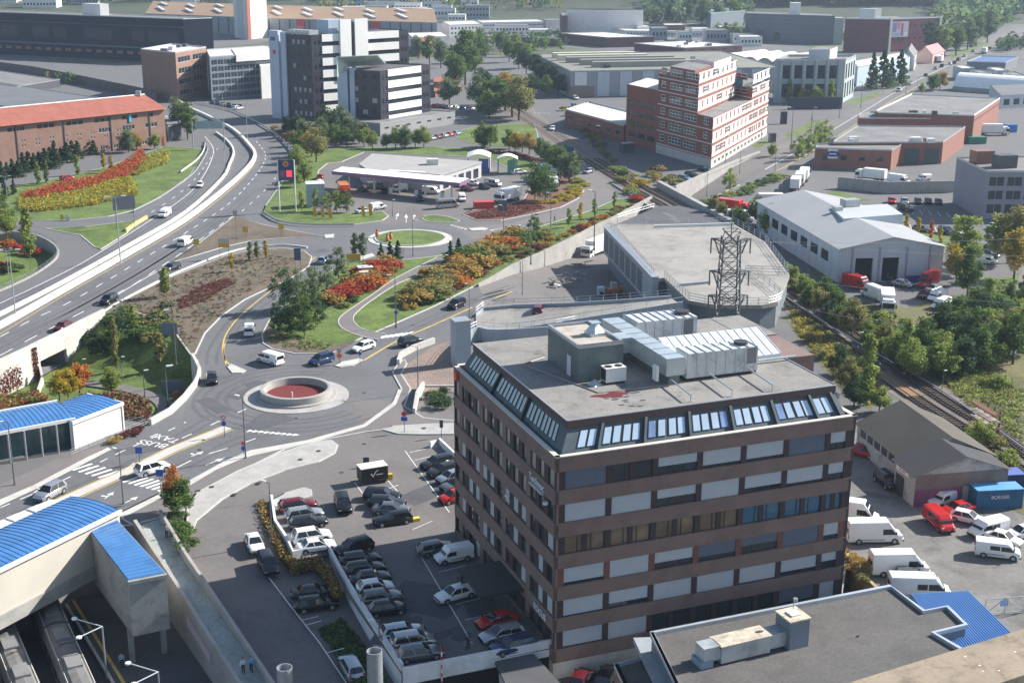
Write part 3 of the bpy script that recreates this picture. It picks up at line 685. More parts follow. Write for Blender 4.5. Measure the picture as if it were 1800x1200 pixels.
    for i in range(13):
        b=MB();x0=ua+(ub-ua)*i/12;e=.03;b.hexa([q((x0+sx*e,y_),zr+z_+.01) for sx,y_,z_ in ((-1,va,za),(1,va,za),(1,vb,zb_),(-1,vb,zb_))]+[q((x0+sx*e,y_),zr+z_+.07) for sx,y_,z_ in ((-1,va,za),(1,va,za),(1,vb,zb_),(-1,vb,zb_))]);mk('glazing_bar',b,gl,g)
    ac=rb('condenser_unit',10.0,12.3,10.6,12.0,.25,1.75,mc((.72,.72,.7)))
    rb('condenser_frame',10.1,12.2,10.7,11.9,0,.25,M['dark'],ac)
    for x0 in (10.55,11.7):
        b=MB();b.cyl(q((x0,11.3),zr+1.75),.42,.05,18);mk('fan',b,M['dark'],ac)
    rb('coil_grille',9.97,10.0,10.7,11.9,.4,1.6,M['dark'],ac)
    b=MB();b.cyl(q((9.0,11.2),zr),.85,.6,4,.06);mk('roof_vent',b,duct,rt)
    rb('wall_unit',14.6,14.9,8.3,9.2,.6,2.2,mc((.7,.7,.68)))
    for x0 in (15.9,20.6,25.3):
        b=MB();b.tube([q((x0+.3,8.6),zr+.7),q((x0-.1,3.0),zr+.7)],.09,6);b.tube([q((x0-.1,3.0),zr+.7),q((x0-.1,3.0),zr)],.06,6);mk('pipe',b,duct,rt)
    rb('cable_tray',28.0,33.4,11.3,11.6,.3,.45,duct)
    for x0,y0,x1,y1 in ((7.0,23.0,7.6,23.0),(4.4,20.0,8.2,8.6),(8.2,8.6,16,8.2),(4.4,20,7.6,21.5)):
        b=MB();b.tube([q((x0,y0),zr+.06),q((x1,y1),zr+.06)],.07,5);mk('roof_pipe',b,mc((.35,.3,.25)),rt)
    b=MB()
    b.add([q((9.2+1.9*cos(t)*(1+.3*sin(3*t)),7.6+.75*sin(t)*(1+.3*cos(5*t))),zr+.006) for t in [2*pi*i/30 for i in range(30)]],[tuple(range(30))]);mk('red_stain',b,mc((.14,.02,.02)),rt)
    b=MB()
    for i in range(16):
        x0,y0=R.uniform(6,12),R.uniform(3.5,8);s=R.uniform(.1,.3);b.add([q((x0+s*cos(t)*1.6,y0+s*sin(t)*.7),zr+.005) for t in [2*pi*j/8 for j in range(8)]],[tuple(range(8))])
    mk('bitumen_patch',b,M['dark'],rt)
    # lettering on the left face
    for tx,k,uu,sz in (('Technoc',1,D-4.6,1.1),('FOCUS',5,D-3.4,1.0)):
        c=bpy.data.curves.new('t','FONT');c.body=tx;c.size=sz;c.extrude=.04;c.align_x='CENTER';o=bpy.data.objects.new('t',c);COL.objects.link(o)
        me=bpy.data.meshes.new_from_object(o.evaluated_get(bpy.context.evaluated_depsgraph_get()));bpy.data.objects.remove(o)
        me.materials.append(mc((.7,.72,.75)) if k else mc((.08,.12,.25)));s=bpy.data.objects.new('sign_lettering',me);COL.objects.link(s);s.parent=rt
        f=FS[0];s.location=f.p(uu,ZT-HS*k-1.15,.12)-BASE[rt.name];s.rotation_euler=(pi/2,0,f.rz)
    b=MB();fbox(b,FS[0],1.2,2.0,ZT-1.2,ZT-.3,.02,.4);mk('sign_box',b,mc((.7,.06,.04)),rt)
    b=MB();fbox(b,FS[0],D-6.3,D-2.9,ZT-HS-1.5,ZT-HS-1.4,.02,.3);mk('sign_rail',b,mc((.6,.62,.65)),rt)
    for k,uu in ((1,D-1.6),(2,D-12)):
        b=MB();p_=FS[0].p(uu,ZT-HS*k-1.9,.35);b.cyl(p_,.28,.2,10);mk('wall_lamp',b,mc((.75,.75,.72)),rt)
    # entrance canopy on the left face
    b=MB();fbox(b,FS[0],D-15,D-8,2.9,3.25,-.3,4.8);mk('entrance_canopy',b,M['dark'],rt)
    b=MB();fbox(b,FS[0],D-14.8,D-14.6,.1,2.9,4.4,4.6);fbox(b,FS[0],D-8.4,D-8.2,.1,2.9,4.4,4.6);mk('canopy_post',b,M['dark'],rt)
main_building()
# ---------- other buildings ----------
brick=mat('red_brick',(.24,.085,.06),.9,.12,.6,fine=.1);brickb=mat('brown_red_brick',(.27,.16,.12),.9,.12,.5,fine=.1);bricko=mat('orange_brick',(.25,.11,.08),.9,.12,.5,fine=.1)
felt=mat('flat_roof_felt',(.19,.185,.18),.95,.14,.12,space='world',fine=.08,stain=(.12,.2));feltl=mat('pale_roof_sheet',(.62,.6,.55),.8,.1,.15,space='world',stain=(.15,.15));feltd=mat('dark_roof_felt',(.085,.085,.09),.95,.15,.2,space='world')
clad=mat('grey_cladding',(.3,.32,.35),.6,.08,.3,stripe=('X',.8,.12));cladl=mat('pale_cladding',(.5,.54,.58),.6,.06,.3,stripe=('X',.5,.08));cladd=mat('charcoal_cladding',(.07,.072,.085),.5,.1,.3)
wht=mat('white_render',(.72,.71,.68),.7,.05,.4);rtile=mat('orange_roof_tiles',(.31,.1,.068),.85,.15,.4,fine=.12,stripe=('X',1.3,.15));rooft=mat('rusty_roof',(.36,.2,.14),.9,.15,.08,space='world',col2=(.28,.22,.13))
wfr=mc((.7,.7,.68))
def ws(c,r,wf,hf,z0=1.,mu=.6,nx=1,ny=1,top=.6,pm=None):
    def fn(f,h=None):
        h=fn.h;pu=(f.w-2*mu)/c;pz=(h-z0-top)/r;o=[]
        for j in range(r):
            for i in range(c):
                a=mu+pu*(i+.5);o.append((a-pu*wf/2,a+pu*wf/2,z0+pz*(j+.5-hf/2),z0+pz*(j+.5+hf/2),nx,ny)+((pm,) if pm else ()))
        return o
    return fn
def bx(name,label,A,B,C,bot,wm,rm,L=None,Rr=None,cat='building',z0=0,**k):
    foot,z=rect_top(A,B,C,bot);h=z-z0
    par=k.get('parapet',.5);h-=par
    w={}
    for i,s in ((0,L),(1,Rr)):
        if s: s.h=h;w[i]=s
    rt=building(name,label,cat,foot,z0,h,wm,rm,w,**k);rt['_h']=h;return rt,foot,h
def addpart(rt,name,mb,m): return mk(name,mb,m,rt)
def block(rt,name,foot,z0,z1,m,roofm=None):
    mb=MB();mb.prism([(p.x,p.y) for p in foot],z0,z1,cap=roofm is None);o=mk(name,mb,m,rt)
    if roofm:
        mb=MB();mb.add([Vector((p.x,p.y,z1)) for p in foot],[tuple(range(len(foot)))]);mk('roof',mb,roofm,o)
    return o
def sub(foot,a0,a1,b0,b1):
    "sub-rectangle of footprint A,B,C,D: a along B->C, b along B->A"
    Bp=foot[1];u=foot[2]-foot[1];v=foot[0]-foot[1]
    return [Bp+u*a0+v*b1,Bp+u*a0+v*b0,Bp+u*a1+v*b0,Bp+u*a1+v*b1]
def rooflets(rt,foot,h,n,m,sz=(1.5,3,1.2)):
    for i in range(n):
        q=sub(foot,*(lambda a,b:(a,a+.001,b,b+.001))(R.uniform(.1,.9),R.uniform(.1,.9)))[1]
        mb=MB();s=R.uniform(.6,1.3);mb.box(Vector((q.x,q.y,h)),R.uniform(*sz[:2])*s,R.uniform(*sz[:2]),sz[2]*s,Face(foot[1],foot[2]).rz);mk('rooftop_unit',mb,R.choice([M['steel'],wht,cladd]),rt)
# -- striped red brick office on the street corner
def red_office():
    B0=G(1249.5,296);Cc=G(1347,238);A0=G(1153,268);zl=zat(B0,1254.5,207);u=Cc-B0;v=A0-B0
    rt=root('brick_office_building',B0,'tall red brick office with white striped street front above the railway','building')
    fs=[A0,B0,Cc,A0+u]
    zu=zat(B0+v*.27,1225,142);zt=zat(B0+u*.66,1319,155)
    base=2.6;fl=(zl-base)/3.0
    def vol(foot,z0,z1,rows,lc,rc,zstart,parts=('L','R')):
        for ei,cols in ((0,lc),(1,rc)):
            f=Face(foot[ei],foot[ei+1],0);mb=MB();wins=[]
            for r in range(rows):
                zz=zstart+fl*r
                if ei==0:
                    for (a,b,nx) in cols: wins.append((f.w*a,f.w*b,zz+fl*.32,zz+fl*.82,nx,2))
                else:
                    n=cols
                    for i in range(n): wins.append((f.w*(i+.12)/n,f.w*(i+.88)/n,zz+fl*.32,zz+fl*.8,3,2))
            wallgrid(mb,f,z0,z1,wins,.15);mk('wall',mb,brick,rt)
            for w in wins:
                h=R.random()
                window(rt,f,w[0],w[1],w[2],w[3],.08,wfr,M['glass'] if (h<.3 or ei==0) else mc((.7,.7,.69)),w[4],w[5],.16 if ei==0 else .2)
            for r in range(rows):
                zz=zstart+fl*r;b=MB()
                if ei==0: fbox(b,f,0,f.w,zz+fl*.02,zz+fl*.08,0,.05)
                else: fbox(b,f,0,f.w,zz+fl*.12,zz+fl*.31,.0,.06);fbox(b,f,0,f.w,zz+fl*.81,zz+fl*.88,0,.06)
                mk('white_band',b,wht,rt)
        ce_=sum((Vector((p.x,p.y,0)) for p in foot),Vector())/4;mb=MB();mb.prism([(p.x+(ce_-p).x*.035,p.y+(ce_-p).y*.035) for p in foot],z0,z1-.3,cap=True);o=mk('roof_block',mb,felt,rt)
        for ei in (2,3):
            f=Face(foot[ei],foot[(ei+1)%4],0);mb=MB();wallgrid(mb,f,z0,z1,[],.1);mk('wall',mb,brick,rt)
    low=sub(fs,.001,1,.001,.27);vol(low,base,zl,3,[(.42,.72,2)],14,base+.2)
    up=sub(fs,.0,.62,.27,1.0);vol(up,base,zu,6,[(.3,.62,4),(.68,.98,4),(.08,.2,1)],8,base+.2)
    tow=sub(fs,.665,1.0,.002,.7);vol(tow,base,zt,5,[(.55,.85,2)],4,base+.2)
    block(rt,'base_storey',sub(fs,-.003,1.003,-.003,1.0),0,base,mat('cream_base',(.52,.49,.45),.8,.08,.4))
    f=Face(fs[1],fs[2],0)
    for i in range(14):
        window(rt,f,f.w*(.04+.065*i),f.w*(.07+.065*i),.9,2.0,-.12,wfr,M['glass'],2,1,.08)
    f=Face(fs[0],fs[1],0);b=MB();fbox(b,f,f.w*.72,f.w*.82,.05,2.2,.05,.12);mk('garage_door',b,mc((.3,.36,.42)),rt)
    block(rt,'penthouse',sub(fs,.05,.3,.4,.85),zu-.3,zu+2.2,brick,felt);block(rt,'rooftop_hall',sub(fs,.4,.7,.45,.8),zu-.3,zu+2.4,wht,felt)
    mb=MB();q=sub(fs,.62,.64,.3,.32)[1];mb.box(Vector((q.x,q.y,zt)),5,3,2.6,.3);mk('roof_glass_pavilion',mb,M['glassb'],rt)
    # rear wing on the left
    wg=[A0+v*.62,A0+v*.0,A0+u*.3,A0+v*.62+u*.3];zw=zat(A0+v*.6,1107,148)
    f=Face(wg[0],wg[1],0);mb=MB();wins=[(f.w*(.1+.3*i),f.w*(.34+.3*i),3+3.4*r,4.6+3.4*r,3,1) for r in range(4) for i in range(3)]
    wallgrid(mb,f,0,zw,wins,.15);mk('wall',mb,brick,rt)
    for w in wins: window(rt,f,w[0],w[1],w[2],w[3],.08,M['dark'],M['glass'],w[4],1,.08)
    block(rt,'rear_wing',sub(wg,.01,1,.0,1),0,zw-.2,brick,feltl)
    ax=[A0+v*2.0,A0+v*.66,A0+v*.66+u*.35,A0+v*2.0+u*.35]
    rt2=building('brick_annex','single storey brick annex with white roof beside the striped brick office','building',ax,0,5.5,brick,feltl,{0:ws_h(ws(6,1,.5,.5,1.2),5.5)},fm=wfr)
def ws_h(s,h): s.h=h;return s
red_office()
# -- dark glass hall far left
dg=mat('dark_facade',(.008,.012,.028),.6,.2,.1,spec=.15);dgl=mat('dark_facade_glass',(.012,.02,.035),.08,.4,.06,spec=.6)
rt,ft,h=bx('glass_hall_building','long dark glass hall building with overhanging roof edge at the upper left',(-180,15),(322,33),(373,31),(322,112),dg,felt,parapet=.4,capm=wht,L=ws(9,1,.9,.62,8.5,3.,6,4,4.5),fm=dg,pm=dgl)
f=Face(ft[0],ft[1],0);b=MB();fbox(b,f,0,f.w,h-4.2,h-3.9,0,.5);addpart(rt,'cornice',b,cladd)
b=MB();fbox(b,f,f.w*.05,f.w*.95,6.6,7.4,0,.6);addpart(rt,'ledge',b,mat('blue_ledge',(.06,.1,.17),.5,.2,.3))
for i in range(3):
    b=MB();a=f.w*(.44+.17*i);fbox(b,f,a,a+9,7.5,h-4.2,0,.25);addpart(rt,'pilaster',b,dg)
for i in range(20):
    a=f.w*(.25+.035*i);window(rt,f,a,a+f.w*.02,3.4,5.,-.05,M['dark'],mat('amber_glass',(.25,.12,.06),.3,.4,.4),2,1)  # small panes in a mottled amber tone
block(rt,'rooftop_unit',sub(ft,.3,.6,.30,.36),h,h+6,wht)
f=Face(ft[1],ft[2],0)
mb=MB();w=GP([(-40,118),(60,132),(150,150),(250,172),(275,180)]);wall_path(mb,w,.4,0,4);mk('retaining_wall',mb,mat('brown_wall',(.13,.11,.1),.9,.1,.3),label='long brown retaining wall in front of the dark glass hall',cat='wall')
# -- brick and glass office pair
rt,ft,h=bx('brick_glass_office','brick office with white framed window bands beside the glass pavilion',(247,86),(308,92),(362,82),(311,180),brickb,feltl,Rr=ws(2,4,.82,.5,1.2,.8,4,1),fm=wfr)
rooflets(rt,ft,h,4,M['steel'])
rt,ft,h=bx('glass_office','glazed grey office with white upper storey behind parked cars',(362,87),(368,100),(482,92),(370,178),mat('glass_office_frame',(.2,.24,.28),.4,.1,.3),feltl,Rr=ws(10,6,.9,.75,.6,.5,2,1),fm=M['steel'],pm=mat('grey_glass',(.045,.06,.08),.1,.5,.2))
block(rt,'upper_storey',sub(ft,.4,1.02,-.04,.9),h-2.2,h+.4,wht,feltl)
block(rt,'end_wing',[G(455,113,0)]*0 or sub(ft,.75,1.05,-.25,0.0),0,h-4,wht,feltl)
# -- white tower
B0=G(440,128);zt=110
rt=root('silo_tower','tall white and grey concrete tower cut off by the picture top','tower') if 0 else root('silo_tower',G(440,95),'tall white and grey tower rising past the top edge of the photo','tower')
a,b_,c_=G(413,66),G(436,70),G(471,66);s=(c_-b_);
foot=[a,b_,c_,a+c_-b_];block(rt,'shaft',foot,0,70,mat('tower_white',(.68,.66,.62),.7,.05,.2))
f=Face(a,b_,0);b=MB();fbox(b,f,f.w*.3,f.w*.7,0,69,0,.4);addpart(rt,'grey_fin',b,cladl)
f=Face(b_,c_,0);b=MB();fbox(b,f,0,f.w*.16,0,69,0,.3);addpart(rt,'red_stripe',b,mc((.35,.1,.06)))
# -- long exhibition hall with rusty roof
def hall():
    A,B0,C=G(170,52),G(500,90),G(770,92);h=11.5
    a=G(255,24,h);b=G(500,33,h);c=G(768,40,h);u=(c-b);bk=Vector((-.1,1,0)).normalized()*75
    for nm,p,q in (('l',a,b),('r',b,c)):
        pass
    foot=[a,b,c,c+bk,a+bk];ce=sum(foot,Vector())/5
    rt=root('exhibition_hall',Vector((ce.x,ce.y,0)),'very long grey hall with rusty red roof and square red signs','building')
    mb=MB();mb.prism([(p.x,p.y) for p in foot],0,h,cap=False);mk('wall',mb,clad,rt)
    rg=[a+bk*.5+Vector((0,0,6)),b+bk*.5+Vector((0,0,6)),c+bk*.5+Vector((0,0,6))]
    mb=MB();mb.quad(a,b,rg[1],rg[0]);mb.quad(b,c,rg[2],rg[1]);mb.quad(rg[0],rg[1],b+bk,a+bk);mb.quad(rg[1],rg[2],c+bk,b+bk);mb.add([c,c+bk,rg[2]],[(0,1,2)]);r=mk('roof',mb,rooft,rt)
    for i in range(9):
        t=.06+.105*i;p=(a.lerp(b,t*2) if t<.5 else b.lerp(c,t*2-1))
        for k in ((.08,.2),(.27,.38)) if i%2 else ((.1,.24),(.32,.42)):
            q0=p+bk*k[0]+Vector((0,0,6*k[0]*2+.1));q1=p+bk*k[1]+Vector((0,0,6*k[1]*2+.1));sd=(c-b).normalized()*2.2;sh=(c-b).normalized()*-6
            m_=MB();m_.hexa([q0,q0+sd,q1+sd+sh,q1+sh]+[x+Vector((0,0,1.)) for x in (q0,q0+sd,q1+sd+sh,q1+sh)]);mk('roof_light',m_,wht,r)
    for (p,q,n) in ((a,b,14),(b,c,15)):
        f=Face(p,q,0)
        for i in range(n):
            m_=MB();x=f.w*(i+.5)/n;fbox(m_,f,x-.35,x+.35,1,h-.6,0,.25);mk('wall_fin',m_,cladd,rt)
    for px_,py in ((249,24),(541,40),(692,40)):
        f=Face(a,b,0) if px_<500 else Face(b,c,0);P_=G(px_,py-8,h);x=(P_-f.o).dot(f.u)
        m_=MB();fbox(m_,f,x-3,x+3,1.5,h-.3,.26,.5);s=mk('sign_panel',m_,mc((.55,.05,.06)),rt)
        c_=bpy.data.curves.new('t','FONT');c_.body='HSC';c_.size=2.6;c_.align_x='CENTER';o=bpy.data.objects.new('t',c_);COL.objects.link(o)
        me=bpy.data.meshes.new_from_object(o.evaluated_get(bpy.context.evaluated_depsgraph_get()));bpy.data.objects.remove(o);me.materials.append(wht)
        o=bpy.data.objects.new('sign_lettering',me);COL.objects.link(o);o.parent=s;o.location=f.p(x,5.4,.55)-BASE[rt.name];o.rotation_euler=(pi/2,0,f.rz)
hall()
# -- red tiled brick building at left edge
def redroof():
    z=11.5;e0=G(2,222,z);e1=G(290,192,z);d=(e1-e0).normalized();n=Vector((-d.y,d.x,0));w=15;e0=e0-d*60
    rt=root('tiled_brick_building',(e0+e1)/2-Vector((0,0,z)),'long brown brick building with bright orange tiled roof at left','building')
    foot=[e0+n*w,e0+n*0,e1+n*0,e1+n*w];f=Face(foot[1]+n*.5,foot[2]+n*.5,0);wins=[]
    L=f.w
    for i in range(26):
        x=62+i*(L-66)/26
        if i%5 in (0,1,2): wins.append((x,x+1.6,z-2.0,z-.8,2,1))
    for i in range(8): 
        x=66+i*4.6
        for r in (0,1): wins+= [(x,x+.5,4.6+1.4*r,5.4+1.4*r,1,1),(x+.9,x+1.4,4.6+1.4*r,5.4+1.4*r,1,1)]
    for i in range(3):
        x=L-24+i*8.3;wins.append((x,x+4.4,6.2,7.6,4,1))
    for i in range(8):
        x=L-38+i*4.7;wins.append((x,x+2.6,.9,2.1,3,1))
    mb=MB();wallgrid(mb,f,0,z-.3,wins,.15);
    for (p,q) in ((foot[2]+n*.5,foot[3]),(foot[3],foot[0]),(foot[0],foot[1]+n*.5)): wallgrid(mb,Face(p,q,0),0,z-.3,[],.1)
    mk('wall',mb,brickb,rt)
    for wd in wins: window(rt,f,wd[0],wd[1],wd[2],wd[3],.08,wfr if wd[3]<9 else M['dark'],M['glass'],wd[4],1,.08)
    for x in (64.5,80,96,110,126,138):
        if x<L:
            b=MB();fbox(b,f,x,x+.35,0,z-.4,0,.2);mk('downpipe',b,cladd,rt)
    rg0=e0+n*w*.5+Vector((0,0,4.2));rg1=e1+n*w*.5+Vector((0,0,4.2))-d*2.5;q0,q1=foot[0]+Vector((0,0,0)),foot[3]
    mb=MB();a=[p-n*.6 for p in (e0,e1)];a[1]=a[1]+d*.6;mb.quad(a[0],a[1],rg1,rg0);mb.quad(rg0,rg1,q1+n*.6,q0+n*.6);mb.add([a[1],q1+n*.6+d*.6,rg1],[(0,1,2)]);r=mk('roof',mb,rtile,rt)
    mb=MB();mb.tube([rg0+Vector((0,0,.1)),rg1+Vector((0,0,.1))],.25,6);mk('ridge',mb,wht,r)
    for t in (.42,.98):
        mb=MB();mb.box(rg0.lerp(rg1,t)-Vector((0,0,.6)),1.6,1.2,2,0);mk('chimney',mb,M['steel'],r)
    mb=MB();f2=Face(e0+n*.5,e1+n*.5,0);fbox(mb,f2,L-13.2,L-12.4,8.5,11,.1,.3);mk('wall_emblem',mb,mc((.05,.4,.6)),rt)
redroof()
bx('grey_roof_hall','low dark hall with broad grey roof behind the tiled brick building',(-200,150),(60,196),(215,178),(60,212),cladd,mat('grey_sheet_roof',(.13,.135,.145),.9,.15,.1,space='world'),parapet=.2)
bx('grey_roof_hall','second low hall with lighter grey roof by the brown retaining wall',(-120,128),(30,152),(105,140),(30,166),cladd,felt,parapet=.2)
bx('dark_annex','dark flat annex at the right end of the tiled brick building',(286,205),(294,222),(318,216),(294,250),cladd,felt,parapet=.3)
# -- black and white office
def bw_office():
    blk=mat('black_panel',(.032,.03,.045),.4,.2,.3);wb=mat('white_panel',(.78,.77,.74),.6,.04,.3);bluw=mat('pale_blue_panel',(.42,.5,.6),.5,.06,.3)
    def vol(name,label,A,B,C,bot,rows,lc,rc,split):
        foot,z=rect_top(A,B,C,bot);rt=root(name,(foot[0]+foot[2])/2*Vector((1,1,0)).to_tuple()[0] if 0 else Vector(((foot[0].x+foot[2].x)/2,(foot[0].y+foot[2].y)/2,0)),label,'building')
        f=Face(foot[0],foot[1],0);g=Face(foot[1],foot[2],0);fl=(z-1.)/rows
        wl=[(f.w*(.3+.68*(i+.2)/lc),f.w*(.3+.68*(i+.75)/lc),1+fl*r+.8,1+fl*r+2.5,2,1) for r in range(rows) for i in range(lc)]
        mb=MB();wallgrid(mb,f,0,z,wl,.15);mk('wall',mb,blk,rt)
        for w in wl: window(rt,f,*w[:4],.08,blk,R.choice([M['glass'],mat('grey_blind_glass',(.42,.42,.42),.3,.5,.4)]),2,1)
        x0_,x1_,x2_,x3_=(-.42,-.1,-.03,.14) if rows==7 else (.0,.24,.29,.4);mb=MB();fbox(mb,f,f.w*x0_,f.w*x1_,0,z+1,-1.5,.9);mk('white_pier',mb,bluw,rt);mb=MB();fbox(mb,f,f.w*x2_,f.w*x3_,0,z+.6,-1,.7);mk('white_pier',mb,bluw,rt)
        s0,s1=split;wr=[]
        for r in range(rows): wr+= [(g.w*s0,g.w*s1,1+fl*r+.25,1+fl*r+1.75,14,1)]
        wr2=[(g.w*a_,g.w*b_,1+fl*r+.6,1+fl*r+2.3,1,1) for r in range(rows) for a_,b_ in ((s0*.2,s0*.45),(s0*.6,s0*.85),(s1+(1-s1)*.2,s1+(1-s1)*.45),(s1+(1-s1)*.55,s1+(1-s1)*.8))]
        mb=MB();wallgrid(mb,g,0,z,wr+wr2,.2);mk('wall',mb,blk,rt)
        for w in wr+wr2: window(rt,g,*w[:4],.1,blk,M['glass'],w[4],1,.12)
        for r in range(rows):
            mb=MB();fbox(mb,g,g.w*s0,g.w*s1,1+fl*r+1.76,1+fl*(r+1)+.22 if r<rows-1 else z+.1,0,.3);mk('white_band',mb,wb,rt)
        for i in (2,3):
            mb=MB();wallgrid(mb,Face(foot[i],foot[(i+1)%4],0),0,z,[],.1);mk('wall',mb,blk,rt)
        mb=MB();mb.add([Vector((p.x,p.y,z-.3)) for p in foot],[(0,1,2,3)]);mk('roof',mb,feltd,rt)
        return rt,foot,z,f,g
    rt,ft,z,f,g=vol('striped_office_tower','taller black and white striped office block with twin white piers',(496,59.5),(547,62.5),(718,53),(553,214),7,4,12,(.1,.89))
    mb=MB();fbox(mb,g,g.w*.27,g.w*.38,z-16,z+5,.1,1.2);fbox(mb,g,g.w*.42,g.w*.55,z-16,z+5,.1,1.2);mk('white_stair_tower',mb,wb,rt)
    mb=MB();fbox(mb,g,g.w*.38,g.w*.42,z-16,z+4,.1,.7);mk('stair_glazing',mb,M['glass'],rt)
    block(rt,'lift_house',sub(ft,.2,.34,.1,.5),z,z+5,bluw)
    for i in range(6): block(rt,'chiller',sub(ft,-.0+.01,.1,.1+.13*i,.2+.13*i),z,z+1.6,M['steel'])
    mb=MB();p=f.p(f.w*.07,z-1.2,.6);fbox(mb,f,-f.w*.36,-f.w*.2,z-2.6,z-1.2,.9,.96);mk('wall_emblem',mb,mc((.1,.12,.2)),rt)
    mb=MB();fbox(mb,f,-f.w*.3,-f.w*.2,z-7.4,z-5.9,.9,.96);mk('wall_emblem',mb,mc((.45,.04,.06)),rt)
    rt,ft,z2,f,g=vol('striped_office_wing','lower black and white striped office block beside the lawn',(594,122),(668,125),(756,114),(668,232),5,3,10,(.14,.8))
    # glass atrium roof between them
    p=[G(592,100,z2+5),G(664,97,z2+5),G(678,111.5,z2+.6),G(616,117,z2+.6)]
    rt=root('glass_atrium',Vector((p[2].x,p[2].y,z2-4)),'sloping green glass atrium roof between the striped office blocks','atrium')
    q=[x-Vector((0,0,.25)) for x in p];mb=MB();mb.hexa([q[3],q[2],q[1],q[0],p[3],p[2],p[1],p[0]]);mb.add([p[0],p[3],Vector((p[0].x,p[0].y,z2-2))],[(0,1,2)]);mk('glazing',mb,mat('pale_green_glass',(.42,.52,.5),.2,.15,.3),rt)
    for i in range(6):
        t=i/5;mb=MB();mb.tube([p[0].lerp(p[1],t)+Vector((0,0,.1)),p[3].lerp(p[2],t)+Vector((0,0,.1))],.12,4);mk('glazing_bar',mb,wht,rt)
    bx('grey_podium','grey concrete podium under the lower striped office',(600,212),(668,217),(800,196),(669,240),mat('podium_grey',(.28,.28,.28),.8,.1,.2),felt,Rr=ws(7,1,.4,.3,1.5),parapet=.3)
bw_office()
# small tiled houses
def house(A,B,C,bot,label,hr=3.,wm=None,rm=None):
    foot,z=rect_top(A,B,C,bot);ce=(foot[0]+foot[2])/2;rt=root('house',Vector((ce.x,ce.y,0)),label,'house')
    f0=Face(foot[0],foot[1],0);f1=Face(foot[1],foot[2],0)
    block(rt,'wall',foot,0,z,wm or bricko)
    u=foot[2]-foot[1];v=foot[0]-foot[1];r0=foot[1]+v*.5+Vector((0,0,hr));r1=foot[2]+v*.5+Vector((0,0,hr));e=.04
    mb=MB();mb.quad(foot[1]-v*e-u*e,foot[2]-v*e+u*e,r1+u*e,r0-u*e);mb.quad(r0-u*e,r1+u*e,foot[3]+v*e+u*e,foot[0]+v*e-u*e);mk('roof',mb,rm or rtile,rt)
    mb=MB();mb.add([foot[0],foot[1],r0],[(0,1,2)]);mb.add([foot[2],foot[3],r1],[(0,1,2)]);mk('gable',mb,wm or bricko,rt)
    for i in range(3):
        a=f1.w*(.15+.28*i);window(rt,f1,a,a+f1.w*.14,z*.3,z*.75,-.04,wfr,M['glass'],2,1)
    return rt
house((762,140),(765,160),(808,152),(765,172),'small brick house with orange tiled gable roof among trees')
house((722,72),(738,82),(768,78),(738,100),'orange roofed house behind the taller striped office')
